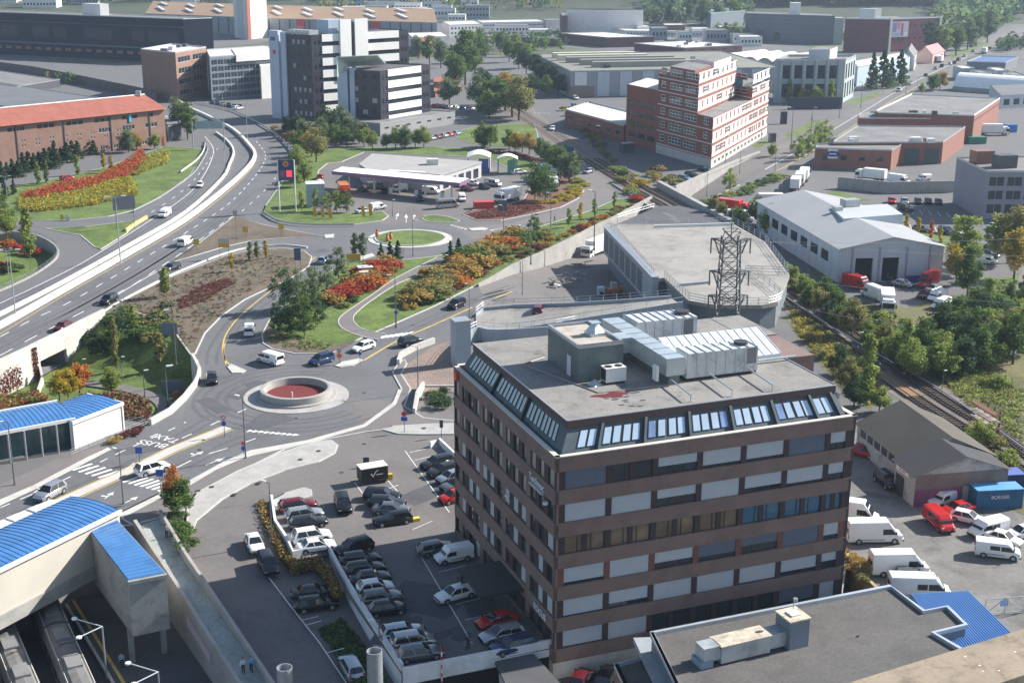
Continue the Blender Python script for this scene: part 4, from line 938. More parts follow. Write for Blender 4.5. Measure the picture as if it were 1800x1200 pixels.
# -- petrol station
def station():
    zc=5.2;p=[G(600,293,zc),G(583,301,zc),G(808,322,zc),G(826,314,zc)]
    ce=(p[0]+p[2])/2;rt=root('petrol_station_canopy',Vector((ce.x,ce.y,0)),'long flat white fuel station canopy on columns with purple edge','canopy')
    b=MB();b.prism([(q.x,q.y) for q in (p[1],p[2],p[3],p[0])],zc-.9,zc,bottom=True);mk('canopy_edge',b,mc((.2,.12,.22)),rt)
    b=MB();b.prism([((q-ce).x*.985+ce.x,(q-ce).y*.97+ce.y) for q in (p[1],p[2],p[3],p[0])],zc,zc+.05);mk('canopy_roof',b,mc((.85,.85,.84)),rt)
    for i in range(5):
        t=.1+.2*i;q=p[1].lerp(p[2],t).lerp(p[0].lerp(p[3],t),.5);b=MB();b.box(Vector((q.x,q.y,0)),.5,.5,zc-.9,.1);mk('column',b,wht,rt)
        pr=root('fuel_pump',Vector((q.x-2.4,q.y,.1)),f'fuel pump under the canopy, number {i+1} from its left end' if 0 else ['fuel pump under the left end of the white canopy','fuel pump second from the left under the canopy','fuel pump in the middle under the canopy','fuel pump second from the right under the canopy','fuel pump under the right end of the white canopy'][i],'fuel pump','fuel pumps under the canopy')
        b=MB();b.box(pr.location,1.0,.6,1.7,.1);mk('pump_body',b,mc((.75,.75,.74)),pr);b=MB();b.box(pr.location+Vector((0,0,1.7)),1.1,.65,.35,.1);mk('pump_head',b,mc((.5,.2,.1)),pr)
    foot=[G(632,288,4.6),G(645,297,4.6),G(773,307,4.6),G(846,284,4.6),G(655,270,4.6)];ce=G(740,290,0)
    rt=root('petrol_station_shop',ce,'fuel station shop with wide grey flat roof behind the canopy','shop')
    b=MB();b.prism([(q.x,q.y) for q in foot],0,4.2,cap=False);mk('wall',b,mc((.45,.45,.46)),rt)
    b=MB();b.prism([((q-ce).x*1.01+ce.x,(q-ce).y*1.01+ce.y) for q in foot],4.1,4.65,bottom=True);mk('roof',b,mat('shop_roof',(.33,.32,.31),.9,.08,.2),rt)
    f=Face(foot[2],foot[3],0)
    for i in range(5): window(rt,f,f.w*(.08+.18*i),f.w*(.2+.18*i),.4,3.,-.04,M['dark'],M['glass'],2,1)
    q=G(760,289,4.65);b=MB();b.box(q,3.2,2.4,1.6,.1);mk('roof_unit',b,mc((.6,.56,.5)),rt)
    for i in range(12):
        t=i/11;q=G(686,300,5).lerp(G(745,303,5),t);b=MB();b.box(q,.8,1.6,.12,.1);mk('roof_panel',b,wht,rt)
    # car wash with arched roof
    for k,(x,y,w_,l_,lab) in enumerate([(842,279,7,9,'car wash bay with arched white roof and blue end wall'),(892,284,6,5,'second wash bay with small curved roof and green pillars')]):
        o=G(x,y+20,0);rt=root('car_wash',o,lab,'car wash');b=MB();n=10
        prof=[(w_*(i/n-.5),4.4+1.0*sin(pi*i/n)) for i in range(n+1)]
        for i in range(n):
            a_,c_=prof[i],prof[i+1];b.hexa([o+Vector((a_[0],-l_/2,a_[1]-.2)),o+Vector((c_[0],-l_/2,c_[1]-.2)),o+Vector((c_[0],l_/2,c_[1]-.2)),o+Vector((a_[0],l_/2,a_[1]-.2)),o+Vector((a_[0],-l_/2,a_[1])),o+Vector((c_[0],-l_/2,c_[1])),o+Vector((c_[0],l_/2,c_[1])),o+Vector((a_[0],l_/2,a_[1]))])
        mk('arched_roof',b,wht,rt)
        for s in (-1,1):
            b=MB();b.box(o+Vector((s*(w_/2-.3),0,0)),.35,l_-.6,4.2);mk('side_wall',b,mc((.55,.57,.58)) if k==0 else mc((.1,.3,.22)),rt)
        b=MB();b.box(o+Vector((w_*.2,-l_/2+.3,0)),w_*.4,.25,4.0);mk('end_panel',b,mc((.05,.08,.3)) if k==0 else mc((.1,.28,.2)),rt)
station()
# -- big grey warehouse with stepped roof lights
rt,ft,h=bx('grey_warehouse','large grey warehouse with long rows of roof lights beside the railway',(940,95),(1003,125),(1372,118),(1003,172),clad,mat('olive_sheet_roof',(.2,.2,.165),.9,.1,.1,space='world'),parapet=.3)
f=Face(ft[1],ft[2],0)
for i in range(9):
    b=MB();a=f.w*(.02+.105*i);fbox(b,f,a,a+f.w*.055,.3 if i else 5,h-.3,0,.2);addpart(rt,'wall_panel',b,cladl if i else wht)
b=MB();fbox(b,f,0,f.w*.11,.0,4.6,.0,.22);addpart(rt,'brown_base',b,mc((.22,.17,.13)))
for i,(v0,u0,u1) in enumerate([(.18,.1,.82),(.32,.07,.62),(.46,.03,.6),(.6,.0,.5),(.74,-.0,.47)]):
    q=sub(ft,max(u0,.01)+.04,u1,v0,v0+.045);b=MB();b.prism([(p.x,p.y) for p in q],h,h+2.4);addpart(rt,'roof_light',b,mat('roof_light_cream',(.62,.58,.45),.6,.1,.3) if i>2 else mat('roof_light_grey',(.3,.29,.25),.7,.1,.3))
rooflets(rt,ft,h,8,0,(1.5,3,1.6))
# -- far white cube and halls
rt,ft,h=bx('white_cube_building','plain white windowless cube hall on the far industrial estate',(997,16),(1068,17),(1131,17),(1068,58),wht,felt,parapet=.3,capm=cladd)
f=Face(ft[0],ft[1],0)
def simple(name,label,A,B,C,bot,wm,rm,**k): return bx(name,label,A,B,C,bot,wm,rm,**k)
rt,ft,h=simple('brick_hall','dark brick hall with white roof in front of the white cube',(984,58),(1068,66),(1150,64),(1068,84),mat('maroon_brick',(.14,.065,.06),.9,.1,.4),feltl,L=ws(12,1,.5,.3,2.),parapet=.4)
simple('brick_hall','dark brick hall with pale roof left of the white cube',(890,62),(900,64),(984,68),(900,78),mat('maroon_brick',(.14,.065,.06)),feltl,Rr=ws(10,1,.4,.3,2),parapet=.4)
rt,ft,h=simple('brick_hall','low brick works with white roof behind the grey warehouse',(1115,76),(1203,84),(1305,79),(1204,97),mat('maroon_brick',(.14,.065,.06)),feltl,Rr=ws(5,1,.4,.4,1.5),parapet=.4);rooflets(rt,ft,h,6,0)
rt,ft,h=simple('window_band_building','long white low building with a band of green windows',(836,36),(848,40),(960,38),(848,52),wht,feltl,Rr=ws(22,1,.7,.35,1.5),parapet=.3)
simple('white_hall','long low white office left of the window-band building',(778,38),(790,44),(848,42),(790,66),wht,feltl,parapet=.3,Rr=ws(9,2,.5,.4))
simple('white_hall','bright white hall block behind the tree avenue',(715,58),(725,66),(790,64),(725,86),wht,feltl,parapet=.3)
simple('brick_tower_block','narrow brick block against the left side of the white cube',(984,22),(987,27),(998,27),(987,60),mat('maroon_brick',(.14,.065,.06)),felt,L=ws(2,4,.5,.5),Rr=ws(3,4,.5,.5),parapet=.3)
simple('grey_shed','grey sheds beside the narrow brick block',(955,34),(960,36),(986,35),(960,54),clad,felt,parapet=.2)
simple('office_strip','low pale offices right of the white cube with window strips',(1080,50),(1100,54),(1247,56),(1100,63),wht,feltl,Rr=ws(26,1,.6,.5,.8),parapet=.3)
simple('long_blue_shed','long blue-grey shed on the far hillside',(1240,18),(1250,24),(1312,18),(1250,50),mat('blue_grey_clad',(.14,.18,.2),.6,.1,.2),mc((.18,.26,.22)),parapet=.2)
rt,ft,h=simple('far_factory','wide grey factory with rows of small windows on the far slope',(1311,20),(1312,23),(1468,28),(1312,72),mat('factory_grey',(.13,.14,.16),.8,.1,.2),felt,Rr=ws(30,5,.55,.4,2.),parapet=.3,fm=M['dark'],pm=mat('far_glass',(.2,.24,.28),.2,.9,.5));block(rt,'roof_house',sub(ft,.5,.62,.3,.6),h,h+7,wht);block(rt,'end_tower',sub(ft,1.0,1.1,.0,.5),0,h-1,mc((.35,.36,.35)))  # panes vary from dark to pale grey
rt,ft,h=simple('maroon_factory','maroon brick factory with white corner pillars and wall poster',(1486,32),(1565,33),(1655,30),(1562,92),mat('maroon_wall',(.17,.05,.06),.9,.1,.3),felt,L=ws(9,3,.25,.2,5.),Rr=ws(9,2,.3,.2,4.),parapet=.6,capm=wht)
g=Face(ft[1],ft[2],0);f=Face(ft[0],ft[1],0)
for a in (0.,.965):
    b=MB();fbox(b,g,g.w*a,g.w*(a+.035),0,h+.8,0,.6);addpart(rt,'white_pillar',b,mc((.65,.65,.58)))
b=MB();fbox(b,g,g.w*.05,g.w*.36,h*.45,h*.93,.1,.3);po=addpart(rt,'wall_poster',b,mc((.55,.5,.58)))
for i,(x0,x1,z0,z1,cc) in enumerate([(.06,.13,.62,.9,(.25,.22,.4)),(.14,.2,.7,.9,(.6,.2,.3)),(.22,.26,.5,.88,(.4,.1,.15)),(.28,.35,.48,.6,(.7,.7,.72)),(.06,.2,.48,.58,(.35,.4,.55))]):
    b=MB();fbox(b,g,g.w*x0,g.w*x1,h*z0,h*z1,.3,.32);mk('poster_panel',b,mc(cc),rt)
block(rt,'roof_house',sub(ft,-.0,.12,.35,.7),h,h+6,wht)
# barrel-vault halls
def vaults():
    for k in range(6):
        x=1250+26*k;b0=G(x,104+2.0*k,5);wv=10.5;l=42
        rt=root('barrel_vault_hall',Vector((b0.x,b0.y,0)),['first','second','third','fourth','fifth','sixth'][k]+' barrel-vaulted white hall from the left behind the concrete office','hall','row of barrel-vaulted halls');n=8
        d=(G(1276,106,5)-G(1250,104,5)).normalized();p=Vector((-d.y,d.x,0));mb=MB()
        pr=[(wv*(i/n),2.6*sin(pi*i/n)) for i in range(n+1)]
        for i in range(n):
            a,c=pr[i],pr[i+1];mb.quad(b0+d*a[0]+Vector((0,0,a[1])),b0+d*c[0]+Vector((0,0,c[1])),b0+d*c[0]+p*l+Vector((0,0,c[1])),b0+d*a[0]+p*l+Vector((0,0,a[1])))
        mk('vault_roof',mb,feltl,rt)
        mb=MB();mb.add([b0+d*a[0]+p*.4+Vector((0,0,a[1]-.1)) for a in pr],[tuple(range(n+1))]);mb.obox(Vector((b0.x,b0.y,0)),d*(wv-.02),p*(l-.5),Vector((0,0,5)));mk('wall',mb,mc((.3,.3,.29)),rt)
vaults()
# concrete office
rt,ft,h=bx('concrete_office','pale concrete office with tall dark window bays and corner columns',(1363,104),(1487,104),(1505,96),(1486,181),mat('pale_conc_wall',(.36,.42,.42),.7,.06,.2),felt,L=ws(5,2,.66,.72,1.2,2.5,3,1),Rr=ws(4,2,.55,.8,1.,.3,2,1),parapet=.9,fm=M['dark'])
f=Face(ft[0],ft[1],0)
for i in range(6):
    b=MB();a=2.0+(f.w-5)*i/5;fbox(b,f,a,a+1.1,0,h+.5,0,.9);addpart(rt,'column',b,mat('pale_conc_wall',(.36,.42,.42)))
block(rt,'rooftop_house',sub(ft,.1,.8,.25,.55),h,h+4.5,cladl,felt)
rt,ft,h=simple('pale_blue_hall','pale blue industrial hall behind dark conifers',(1500,108),(1508,118),(1600,100),(1508,152),mat('pale_blue_wall',(.45,.55,.62),.7,.06,.2),feltl,parapet=.3);
house((1585,98),(1608,102),(1612,92),(1608,125),'white gabled building with balconies beside the street',4,wht,felt)
house((1612,94),(1640,96),(1660,90),(1636,112),'red roofed roadside building with white gable',4,mc((.6,.4,.35)),mc((.45,.04,.05)))
simple('grey_slat_building','grey ribbed building with blue roof panels by the side road',(1700,108),(1768,110),(1790,100),(1766,128),mat('grey_slats',(.17,.18,.2),.6,.05,.3,stripe=('Z',.9,.35)),mc((.08,.14,.28)),parapet=.3)
# arch hall at the right edge
def arch():
    b0=G(1674,160,0);d=(G(1702,163,0)-b0);w=d.length;d.normalize();p=Vector((-d.y,d.x,0));p=(p*.25+d*.97).normalized();l=75;n=12
    rt=root('arched_hall',b0,'white arched-roof hall at the right edge behind parked cars','hall');side=Vector((-p.y,p.x,0));mb=MB();W=16
    pr=[(W*(i/n),2+5.5*sin(pi*i/n)**.8) for i in range(n+1)]
    for i in range(n):
        a,c=pr[i],pr[i+1];mb.quad(b0+side*a[0]+Vector((0,0,a[1])),b0+side*c[0]+Vector((0,0,c[1])),b0+side*c[0]+p*l+Vector((0,0,c[1])),b0+side*a[0]+p*l+Vector((0,0,a[1])))
    mk('arched_roof',mb,mc((.82,.82,.8)),rt)
    mb=MB();mb.add([b0+side*a[0]+Vector((0,0,a[1]-.05)) for a in pr]+[b0+side*W,b0],[tuple(range(n+3))]);mb.obox(b0+p*.2,p*l,Vector((0,0,2)),side*.2);mk('end_wall',mb,clad,rt)
    window(rt,Face(b0+side*W,b0,0),3,13,.1,3.5,-.1,M['steel'],mc((.3,.32,.35)),4,1)
arch()
simple('grey_gable_hall','grey roofed workshop in front of the arched hall at the right edge',(1740,150),(1760,168),(1900,160),(1760,192),cladl,mat('grey_sheet_roof',(.13,.135,.145)),parapet=.2,Rr=ws(8,1,.6,.6,.6))
# brick halls right of the street
rt,ft,h=bx('brick_workshop','brick workshop with round blue sign beside the street',(1432,255),(1438,263),(1567,263),(1566,299),bricko,felt,parapet=.5,Rr=ws(4,1,.3,.35,1.5)) if 0 else (None,None,None)
def flat_brick(name,label,pts,zb,h,wm,rm,wins=None,**k):
    foot=[G(*p,h) for p in pts];return building(name,label,'building',foot,0,h-.4,wm,rm,wins or {},parapet=.4,**k),foot
rt,ft=flat_brick('brick_workshop','single storey brick workshop with round blue sign facing the trucks',[(1436,252),(1433,259),(1568,263),(1590,250)],0,6.2,bricko,felt,{1:ws_h(ws(4,1,.35,.35,1.2),6)});f=Face(ft[1],ft[2],0)
b=MB();fbox(b,f,f.w*.17,f.w*.3,3.,5.8,.05,.15);s=addpart(rt,'sign_panel',b,wht)
mb=MB();cc=f.p(f.w*.235,4.4,.17);mb.add([cc+f.u*(2.2*cos(t))+Vector((0,0,.85*sin(t))) for t in [2*pi*i/24 for i in range(24)]],[tuple(range(24))]);mk('sign_disc',mb,mc((.02,.04,.2)),s)
mb=MB();fbox(mb,f,f.w*.19,f.w*.28,4.2,4.6,.16,.19);mk('sign_stripe',mb,mc((.6,.65,.75)),s)
rt,ft=flat_brick('brick_workshop','wide flat-roofed brick workshop with open garage bays',[(1465,247),(1465,250),(1658,249),(1697,222),(1508,220)],0,6.8,bricko,felt);f=Face(ft[1],ft[2],0)
for a in (.66,.84):
    b=MB();fbox(b,f,f.w*a,f.w*(a+.13),.0,4.8,.0,.12);addpart(rt,'garage_door',b,mc((.06,.08,.09)))
rooflets(rt,ft[:4],6.4,6,0,(1.2,2.4,1.3))
rt,ft=flat_brick('brick_workshop','brick hall with grey flat roof and white fascia beyond the garage bays',[(1508,202),(1510,207),(1700,208),(1712,200),(1530,196)],0,8.,bricko,felt,{1:ws_h(ws(10,1,.3,.3,2.),8)})
rt,ft=flat_brick('brick_workshop','largest flat-roofed hall along the street with white right edge',[(1540,194),(1545,197),(1713,202),(1758,172),(1602,165)],0,9.5,bricko,felt,{2:ws_h(ws(16,1,.7,.16,6.),9.4)},capm=wht)
rooflets(rt,ft[:4],9.1,7,0,(1,2,1))
# grey office at the right edge
rt,ft=flat_brick('grey_office','grey concrete office with glazed corner and roof boxes at the right edge',[(1678,275),(1752,312),(1900,312),(1900,272)],0,17,mat('grey_render',(.25,.25,.29),.8,.06,.2),felt,{1:ws_h(ws(5,4,.85,.7,.8,.5,2,1),16.6)},fm=M['steel'],z0=0) if 0 else flat_brick('grey_office','grey concrete office with glazed corner and roof boxes at the right edge',[(1682,276),(1735,300),(1900,300),(1900,272)],0,12,mat('grey_render',(.25,.25,.29),.8,.06,.2),felt,{1:ws_h(ws(5,3,.85,.7,.8,.5,2,1),11.6)},fm=M['steel'])
for x,y in ((1725,272),(1765,280)):
    b=MB();b.box(G(x,y+14,11.6),5,3.5,3.2,.2);addpart(rt,'roof_box',b,mc((.25,.11,.08)) if x<1740 else cladd)
mb=MB();w=GP([(1472,331),(1560,340),(1678,338)],0);wall_path(mb,w,.4,-.0,3.2);mk('retaining_wall',mb,M['conc'],label='long grey retaining wall with cars parked below it',cat='wall')
# grey metal warehouse
def warehouse():
    z=7.2;e=[G(1332,352,z),G(1476,436,z),G(1560,424,z+2.4),G(1660,432,z)]
    a,b_,c_=e[0],e[1],e[3];u=c_-b_;v=a-b_;rt=root('metal_warehouse',b_*1.0-Vector((0,0,z)),'grey metal warehouse with low gable roof and two open doors','warehouse')
    foot=[a,b_,c_,a+u];f=Face(b_,c_,0);g=Face(a,b_,0)
    mb=MB();wl=[(f.w*.16,f.w*.33,.05,5.0),(f.w*.42,f.w*.58,.05,5.0)];wallgrid(mb,f,0,z,wl,.6);wallgrid(mb,g,0,z,[],.1);wallgrid(mb,Face(c_,a+u,0),0,z,[],.1)
    m_=b_+u*.5+Vector((0,0,2.2));mb.add([f.p(0,z),f.p(f.w,z),Vector((m_.x,m_.y,m_.z))],[(0,1,2)]);mk('wall',mb,cladl,rt)
    for w in wl:
        b=MB();fbox(b,f,w[0],w[1],0,5,-.7,-.6);o=mk('door',b,M['black'],rt)  # black panel paints the dark inside of each open doorway
    for x in (.12,.38,.64,.86):
        b=MB();fbox(b,f,f.w*x,f.w*x+.3,0,z,0,.2);mk('post',b,clad,rt)
    rgA=m_+v;rf=mat('warehouse_roof',(.3,.31,.32),.7,.06,.1,space='world');rf2=mat('warehouse_roof_pale',(.42,.44,.45),.7,.06,.1,space='world')
    ov=u.normalized()*.5;vv=v.normalized()*.7;mb=MB();mb.quad(b_-ov-vv+Vector((0,0,-.1)),m_-vv,rgA+vv,a-ov+vv+Vector((0,0,-.1)));mk('roof_slope',mb,rf,rt)
    mb=MB();mb.quad(m_-vv,c_+ov-vv+Vector((0,0,-.1)),c_+v+ov+vv+Vector((0,0,-.1)),rgA+vv);mk('roof_slope',mb,rf,rt)
    mb=MB();fbox(mb,f,-.4,f.w*.5,z-.5,z+.1,.0,.72);mk('fascia',mb,M['dark'],rt) if 0 else None
    for i in range(7):
        b=MB();fbox(b,g,g.w*(.1+.12*i),g.w*(.17+.12*i),3.2,5.2,.0,.15);mk('side_window',b,M['glass'],rt)
    # raised pale annex on the roof's right half
    q=[G(1460,366,z+2),G(1483,386,z+2),G(1587,378,z+2),G(1560,360,z+2)];mb=MB();mb.prism([(p.x,p.y) for p in q],z-3,z+2.2,cap=False);an=mk('annex_wall',mb,mat('annex_blue',(.45,.52,.56),.6,.05,.3),rt)
    mb=MB();mb.add([p+Vector((0,0,.2)) for p in q],[(0,1,2,3)]);mk('annex_roof',mb,rf2,an)
    for x,y,s in ((1494,362,2.6),(1472,370,1.4)):
        b=MB();b.box(G(x,y,z+2.2),s*1.4,s,s*.6,.3);mk('roof_unit',b,M['steel'],rt)
    for i in range(9):
        bn=root('blue_bin',f.p(f.w*(.66+.028*i),0,1.0),'blue wheeled bin in the row against the warehouse front','bin','blue bins along the warehouse');b=MB();b.hexa([bn.location+Vector((x*.35,y*.35,0)) for x,y in ((-1,-1),(1,-1),(1,1),(-1,1))]+[bn.location+Vector((x*.45,y*.45,1.15)) for x,y in ((-1,-1),(1,-1),(1,1),(-1,1))]);mk('bin_body',b,mc((.02,.05,.28)),bn);b=MB();b.box(bn.location+Vector((0,0,1.15)),.98,.98,.08);mk('bin_lid',b,mc((.02,.04,.2)),bn)
warehouse()
# old shed by the railway
def shed():
    z=3.6;a=G(1508,744,z);b_=G(1628,840,z) ;d=(b_-a);n=Vector((-d.y,d.x,0)).normalized()*-1
    n=Vector((d.y,-d.x,0)).normalized();n=n if n.x>0 else -n
    rt=root('old_shed',Vector((a.x,a.y,0)),'long weathered shed with dull brown gable roof beside the railway','shed')
    w=12.5
    plaster=mat('worn_plaster',(.42,.4,.37),.9,.15,.5,stain=(.6,.4));rf=mat('brown_roof_felt',(.085,.077,.062),.95,.12,.2,space='world',fine=.1);rf2=mat('dark_roof_felt2',(.045,.046,.05),.95,.12,.2,space='world',fine=.1)
    def seg(p0,p1,z0,zr,m,o=.4,parent=rt,wide=w):
        dn=(p1-p0).normalized();q=[p0-dn*o-n*o,p1+dn*o-n*o,p1+dn*o+n*(wide+o),p0-dn*o+n*(wide+o)];r0=p0-dn*o+n*wide*.5;r1=p1+dn*o+n*wide*.5
        g=lambda p,zz:Vector((p.x,p.y,zz));mb=MB();mb.quad(g(q[0],z0-.1),g(q[1],z0-.1),g(r1,zr),g(r0,zr));mb.quad(g(r0,zr),g(r1,zr),g(q[2],z0-.1),g(q[3],z0-.1));mk('roof',mb,m,parent)
        mb=MB();mb.obox(g(p0,0),g(p1,0)-g(p0,0),n*wide,Vector((0,0,z0)));mb.add([g(p0,z0),g(p0+n*wide,z0),g(p0+n*wide*.5,zr-.15)],[(0,1,2)]);mb.add([g(p1,z0),g(p1+n*wide,z0),g(p1+n*wide*.5,zr-.15)],[(0,1,2)]);return mk('wall',mb,plaster,parent)
    m1=a.lerp(b_,.72);seg(a,m1,z,z+2.9,rf)
    for i in range(6):
        f=Face(a,m1,0);b=MB();fbox(b,f,f.w*(.08+.15*i),f.w*(.19+.15*i),2.2,3.2,.0,.06);mk('louvre_window',b,M['dark'],rt)
    rt2=root('brick_outbuilding',Vector((m1.x,m1.y,0)),'low outbuilding with dark gable roof and sign beside the old shed','outbuilding')
    zz=4.2;p0=m1+(d.normalized())*.5-n*1.6;p1=p0+d.normalized()*5.4
    dn=d.normalized();seg(p0,p1,zz,zz+2.3,rf2,.5,rt2,12.5)
    f=Face(p0,p1,0);b=MB();fbox(b,f,.6,3.8,zz-.9,zz-.05,.05,.2);s=mk('sign_board',b,mc((.75,.74,.7)),rt2)
    for z_,w_ in ((.3,2.4),(.6,1.7)):
        b=MB();fbox(b,f,2.2-w_/2,2.2+w_/2,zz-z_-.1,zz-z_+.04,.2,.22);mk('sign_print',b,mc((.4,.05,.05)),s)
    b=MB();fbox(b,f,.4,2.6,.02,2.7,.02,.08);mk('door',b,M['dark'],rt2)
    g=Face(p1,p1+n*12.5,0);b=MB();fbox(b,g,.0,6.5,.0,2.3,.01,.05);mk('purple_wall_paint',b,mc((.2,.06,.13)),rt2)
    b=MB();fbox(b,g,.0,12.5,2.35,zz,.01,.05);mk('brown_wall_paint',b,mat('brown_stucco',(.2,.15,.13),.9,.2,.6),rt2)
shed()
# ---------- barriers, retaining walls ----------
def wallthing(name,label,pts,w,h0,h1,m,cat='wall',z=0,sp=4,world=None,off=0.):
    p=world if world else spline(GP(pts,z),sp) if sp else GP(pts,z);mb=MB();wall_path(mb,p,w,h0,h1,off);return mk(name,mb,m,label=label,cat=cat),p
BAR=mat('white_barrier',(.62,.6,.55),.8,.08,.6,space='world',stain=(.4,.2))
wallthing('median_barrier','broad white concrete barrier between the highway carriageways',[(-60,604),(0,576),(120,508),(217,453),(325,389),(400,331),(435,298),(448,278),(442,262),(410,230),(362,205),(330,190),(295,165)],.9,0,.95,BAR,'barrier')
wallthing('median_barrier','narrow low barrier along the left highway carriageway',[(-60,582),(0,555),(110,499),(217,439),(325,376),(390,316),(404,290),(411,268),(400,250),(380,235)],.55,0,.7,BAR,'barrier')
wallthing('kerb_wall','low white kerb wall on the outer highway edge above the planting bed',[(180,551),(212,531),(290,490),(350,464),(395,447),(440,436),(500,432),(540,436)],.3,0,.35,BAR,'kerb')
wallthing('guard_rail','curved steel guard rail beside the lawn and highway sign',[(235,374),(280,351),(325,320),(345,302),(360,278),(366,262),(362,250)],.18,.35,.8,M['steel'],'guard rail')
wallthing('guard_rail','white guard rail branching off near the gantry sign',[(318,305),(345,285),(358,268),(361,255)],.18,.35,.8,BAR,'guard rail')
wallthing('guard_rail','dark guard rail along the outer bend above the fuel station',[(345,182),(400,194),(440,211),(480,235),(506,259),(514,276),(507,298),(490,327)],.15,.3,.85,M['steel'],'guard rail')
wallthing('guard_rail','steel guard rail on the kerb below the fuel station lawn',[(463,376),(489,391),(540,398),(622,398)],.15,.3,.75,M['steel'],'guard rail')
wallthing('crash_cushion','striped crash cushion at the exit nose on the highway',[(221,408),(240,395),(258,384)],.5,0,.8,mc((.55,.45,.2)),'barrier')
# highway retaining wall over the sunken lawn, with the subway mouth
def hwall():
    P=[G(x,y) for x,y in ((-60,668),(36,624),(66,609),(112,587),(150,567),(183,551))];zb=[-5.6,-5.6,-5.5,-5.5,-3.6,-.6]
    rt=root('highway_retaining_wall',Vector((P[2].x,P[2].y,-5.5)),'pale concrete retaining wall below the highway with a dark subway opening','wall')
    mb=MB()
    for i in range(5):
        if i==2: mb2=MB();wall_path(mb2,[P[i],P[i+1]],.5,-2.6,.9);mk('lintel',mb2,M['concl'],rt);continue
        wall_path(mb,[P[i],P[i+1]],.5,[zb[i],zb[i+1]],[.9,.9])
    mk('wall',mb,M['concl'],rt)
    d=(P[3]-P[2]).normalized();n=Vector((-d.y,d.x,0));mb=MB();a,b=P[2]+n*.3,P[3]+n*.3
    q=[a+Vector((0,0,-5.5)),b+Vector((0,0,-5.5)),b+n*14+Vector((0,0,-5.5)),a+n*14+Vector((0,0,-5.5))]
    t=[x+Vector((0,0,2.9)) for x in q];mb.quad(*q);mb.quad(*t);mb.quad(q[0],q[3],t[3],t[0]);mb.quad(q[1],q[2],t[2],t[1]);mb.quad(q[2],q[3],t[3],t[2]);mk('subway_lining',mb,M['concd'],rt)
    mb=MB();wing=[P[2]-n*.3-d*.3,P[2]-n*2.5-d*3,P[2]-n*5-d*8];wall_path(mb,wing,.4,-5.8,[-3.4,-4.2,-4.6]);mk('wing_wall',mb,M['concl'],rt)
    # climbing red creeper on the wall
    lf=MB()
    for i in range(1100):
        t=R.random();s=R.choice([(-2,9),(-2,9),(13,14.4)]);x=R.uniform(*s);top=R.uniform(-2.6,-.8) if x<10 else .3;z=R.uniform(-5,top)
        p=P[1]+(P[2]-P[1]).normalized()*(x-10)*.9-n*(.3+R.random()*.25);a=R.uniform(0,6.3);w=R.uniform(.1,.2)
        lf.add([p+Vector((w*cos(a),w*sin(a)*.4,z)),p+Vector((w*cos(a+1.6),w*sin(a+1.6)*.4,z+w)),p+Vector((-w*cos(a),-w*sin(a)*.4,z+.1)),p+Vector((w*cos(a+4.7),w*sin(a+4.7)*.4,z-w))],[(0,1,2,3)])
    o=mk('creeper',lf,mat('red_creeper',(.22,.06,.035),.9,.4,.5,isl=.5),rt)
hwall()
wallthing('retaining_wall','pale winding concrete parapet wall along the road above the sunken path',None,.5,[-3.6,-3.8,-3.9,-3.9,-3.4,-2.8,-1.4,-.1],.95,M['concl'],world=GP([(338,630),(345,642),(351,655),(349,668),(343,680),(325,703),(300,727),(264,747)]))
wallthing('retaining_wall','curved loop retaining wall below the ramp railing at left',None,.4,-2.6,.3,M['conc'],world=spline(GP([(20,408),(62,414),(94,430),(102,446),(90,463),(42,493),(-60,537)]),4))
wallthing('retaining_wall','long concrete wall rising along the underpass road',None,.45,[-.3,-.8,-1.6,-2.8,-4.,-4.8,-5.2,-5.2],[.6,.7,.9,1,1,1,1,1],M['conc'],world=GP([(840,504),(870,489),(900,472),(950,451),(1000,427),(1040,406),(1080,387),(1145,351)]))
wallthing('retaining_wall','concrete wall beside the street dipping under the railway',None,.45,[-5.2,-3.2,-1.4,-.2],[1,.9,.8,.6],M['conc'],world=GP([(1187,333),(1240,309),(1290,287),(1335,269)]))
wallthing('retaining_wall','low concrete kerb wall below the street hedge',None,.3,[-1,-3,-5],.3,M['conc'],world=GP([(1300,326),(1240,354),(1225,374)]))
mb=MB();wall_path(mb,GP([(700,642),(705,628),(730,615),(763,603)]),.5,0,1.0);mk('retaining_wall',mb,M['concl'],label='short pale curved wall beside the reddish gravel patch',cat='wall')
mb=MB();wall_path(mb,GP([(728,728),(733,706),(744,683)]),.4,[-.2]*3,[.9,1.6,1.2]);mk('retaining_wall',mb,M['concl'],label='pale curved wing wall beside the sunken planting court',cat='wall')
wallthing('yellow_retaining_wall','yellowish concrete retaining wall at the edge of the van yard',None,.4,-3,.3,mat('yellow_wall',(.38,.29,.15),.9,.12,.4,stain=(.6,.3)),world=GP([(1484,968),(1500,995),(1545,1040),(1700,1152)]))
wallthing('station_wall','grey concrete wall between the sloping walkway and the access lane',None,.35,[-.3,-.8,-1.4,-2,-3],[1.1,1.1,1.1,1.1,1.1],M['conc'],world=[a.lerp(b,.5) for a,b in zip(WALK_R,LANE_L)])
wallthing('station_wall','tall concrete wall between the walkway and the station tracks',None,.4,[-7,-6.5,-5.9,-5.2,-4.3],.9,M['conc'],world=[p.copy() for p in WALK_L])
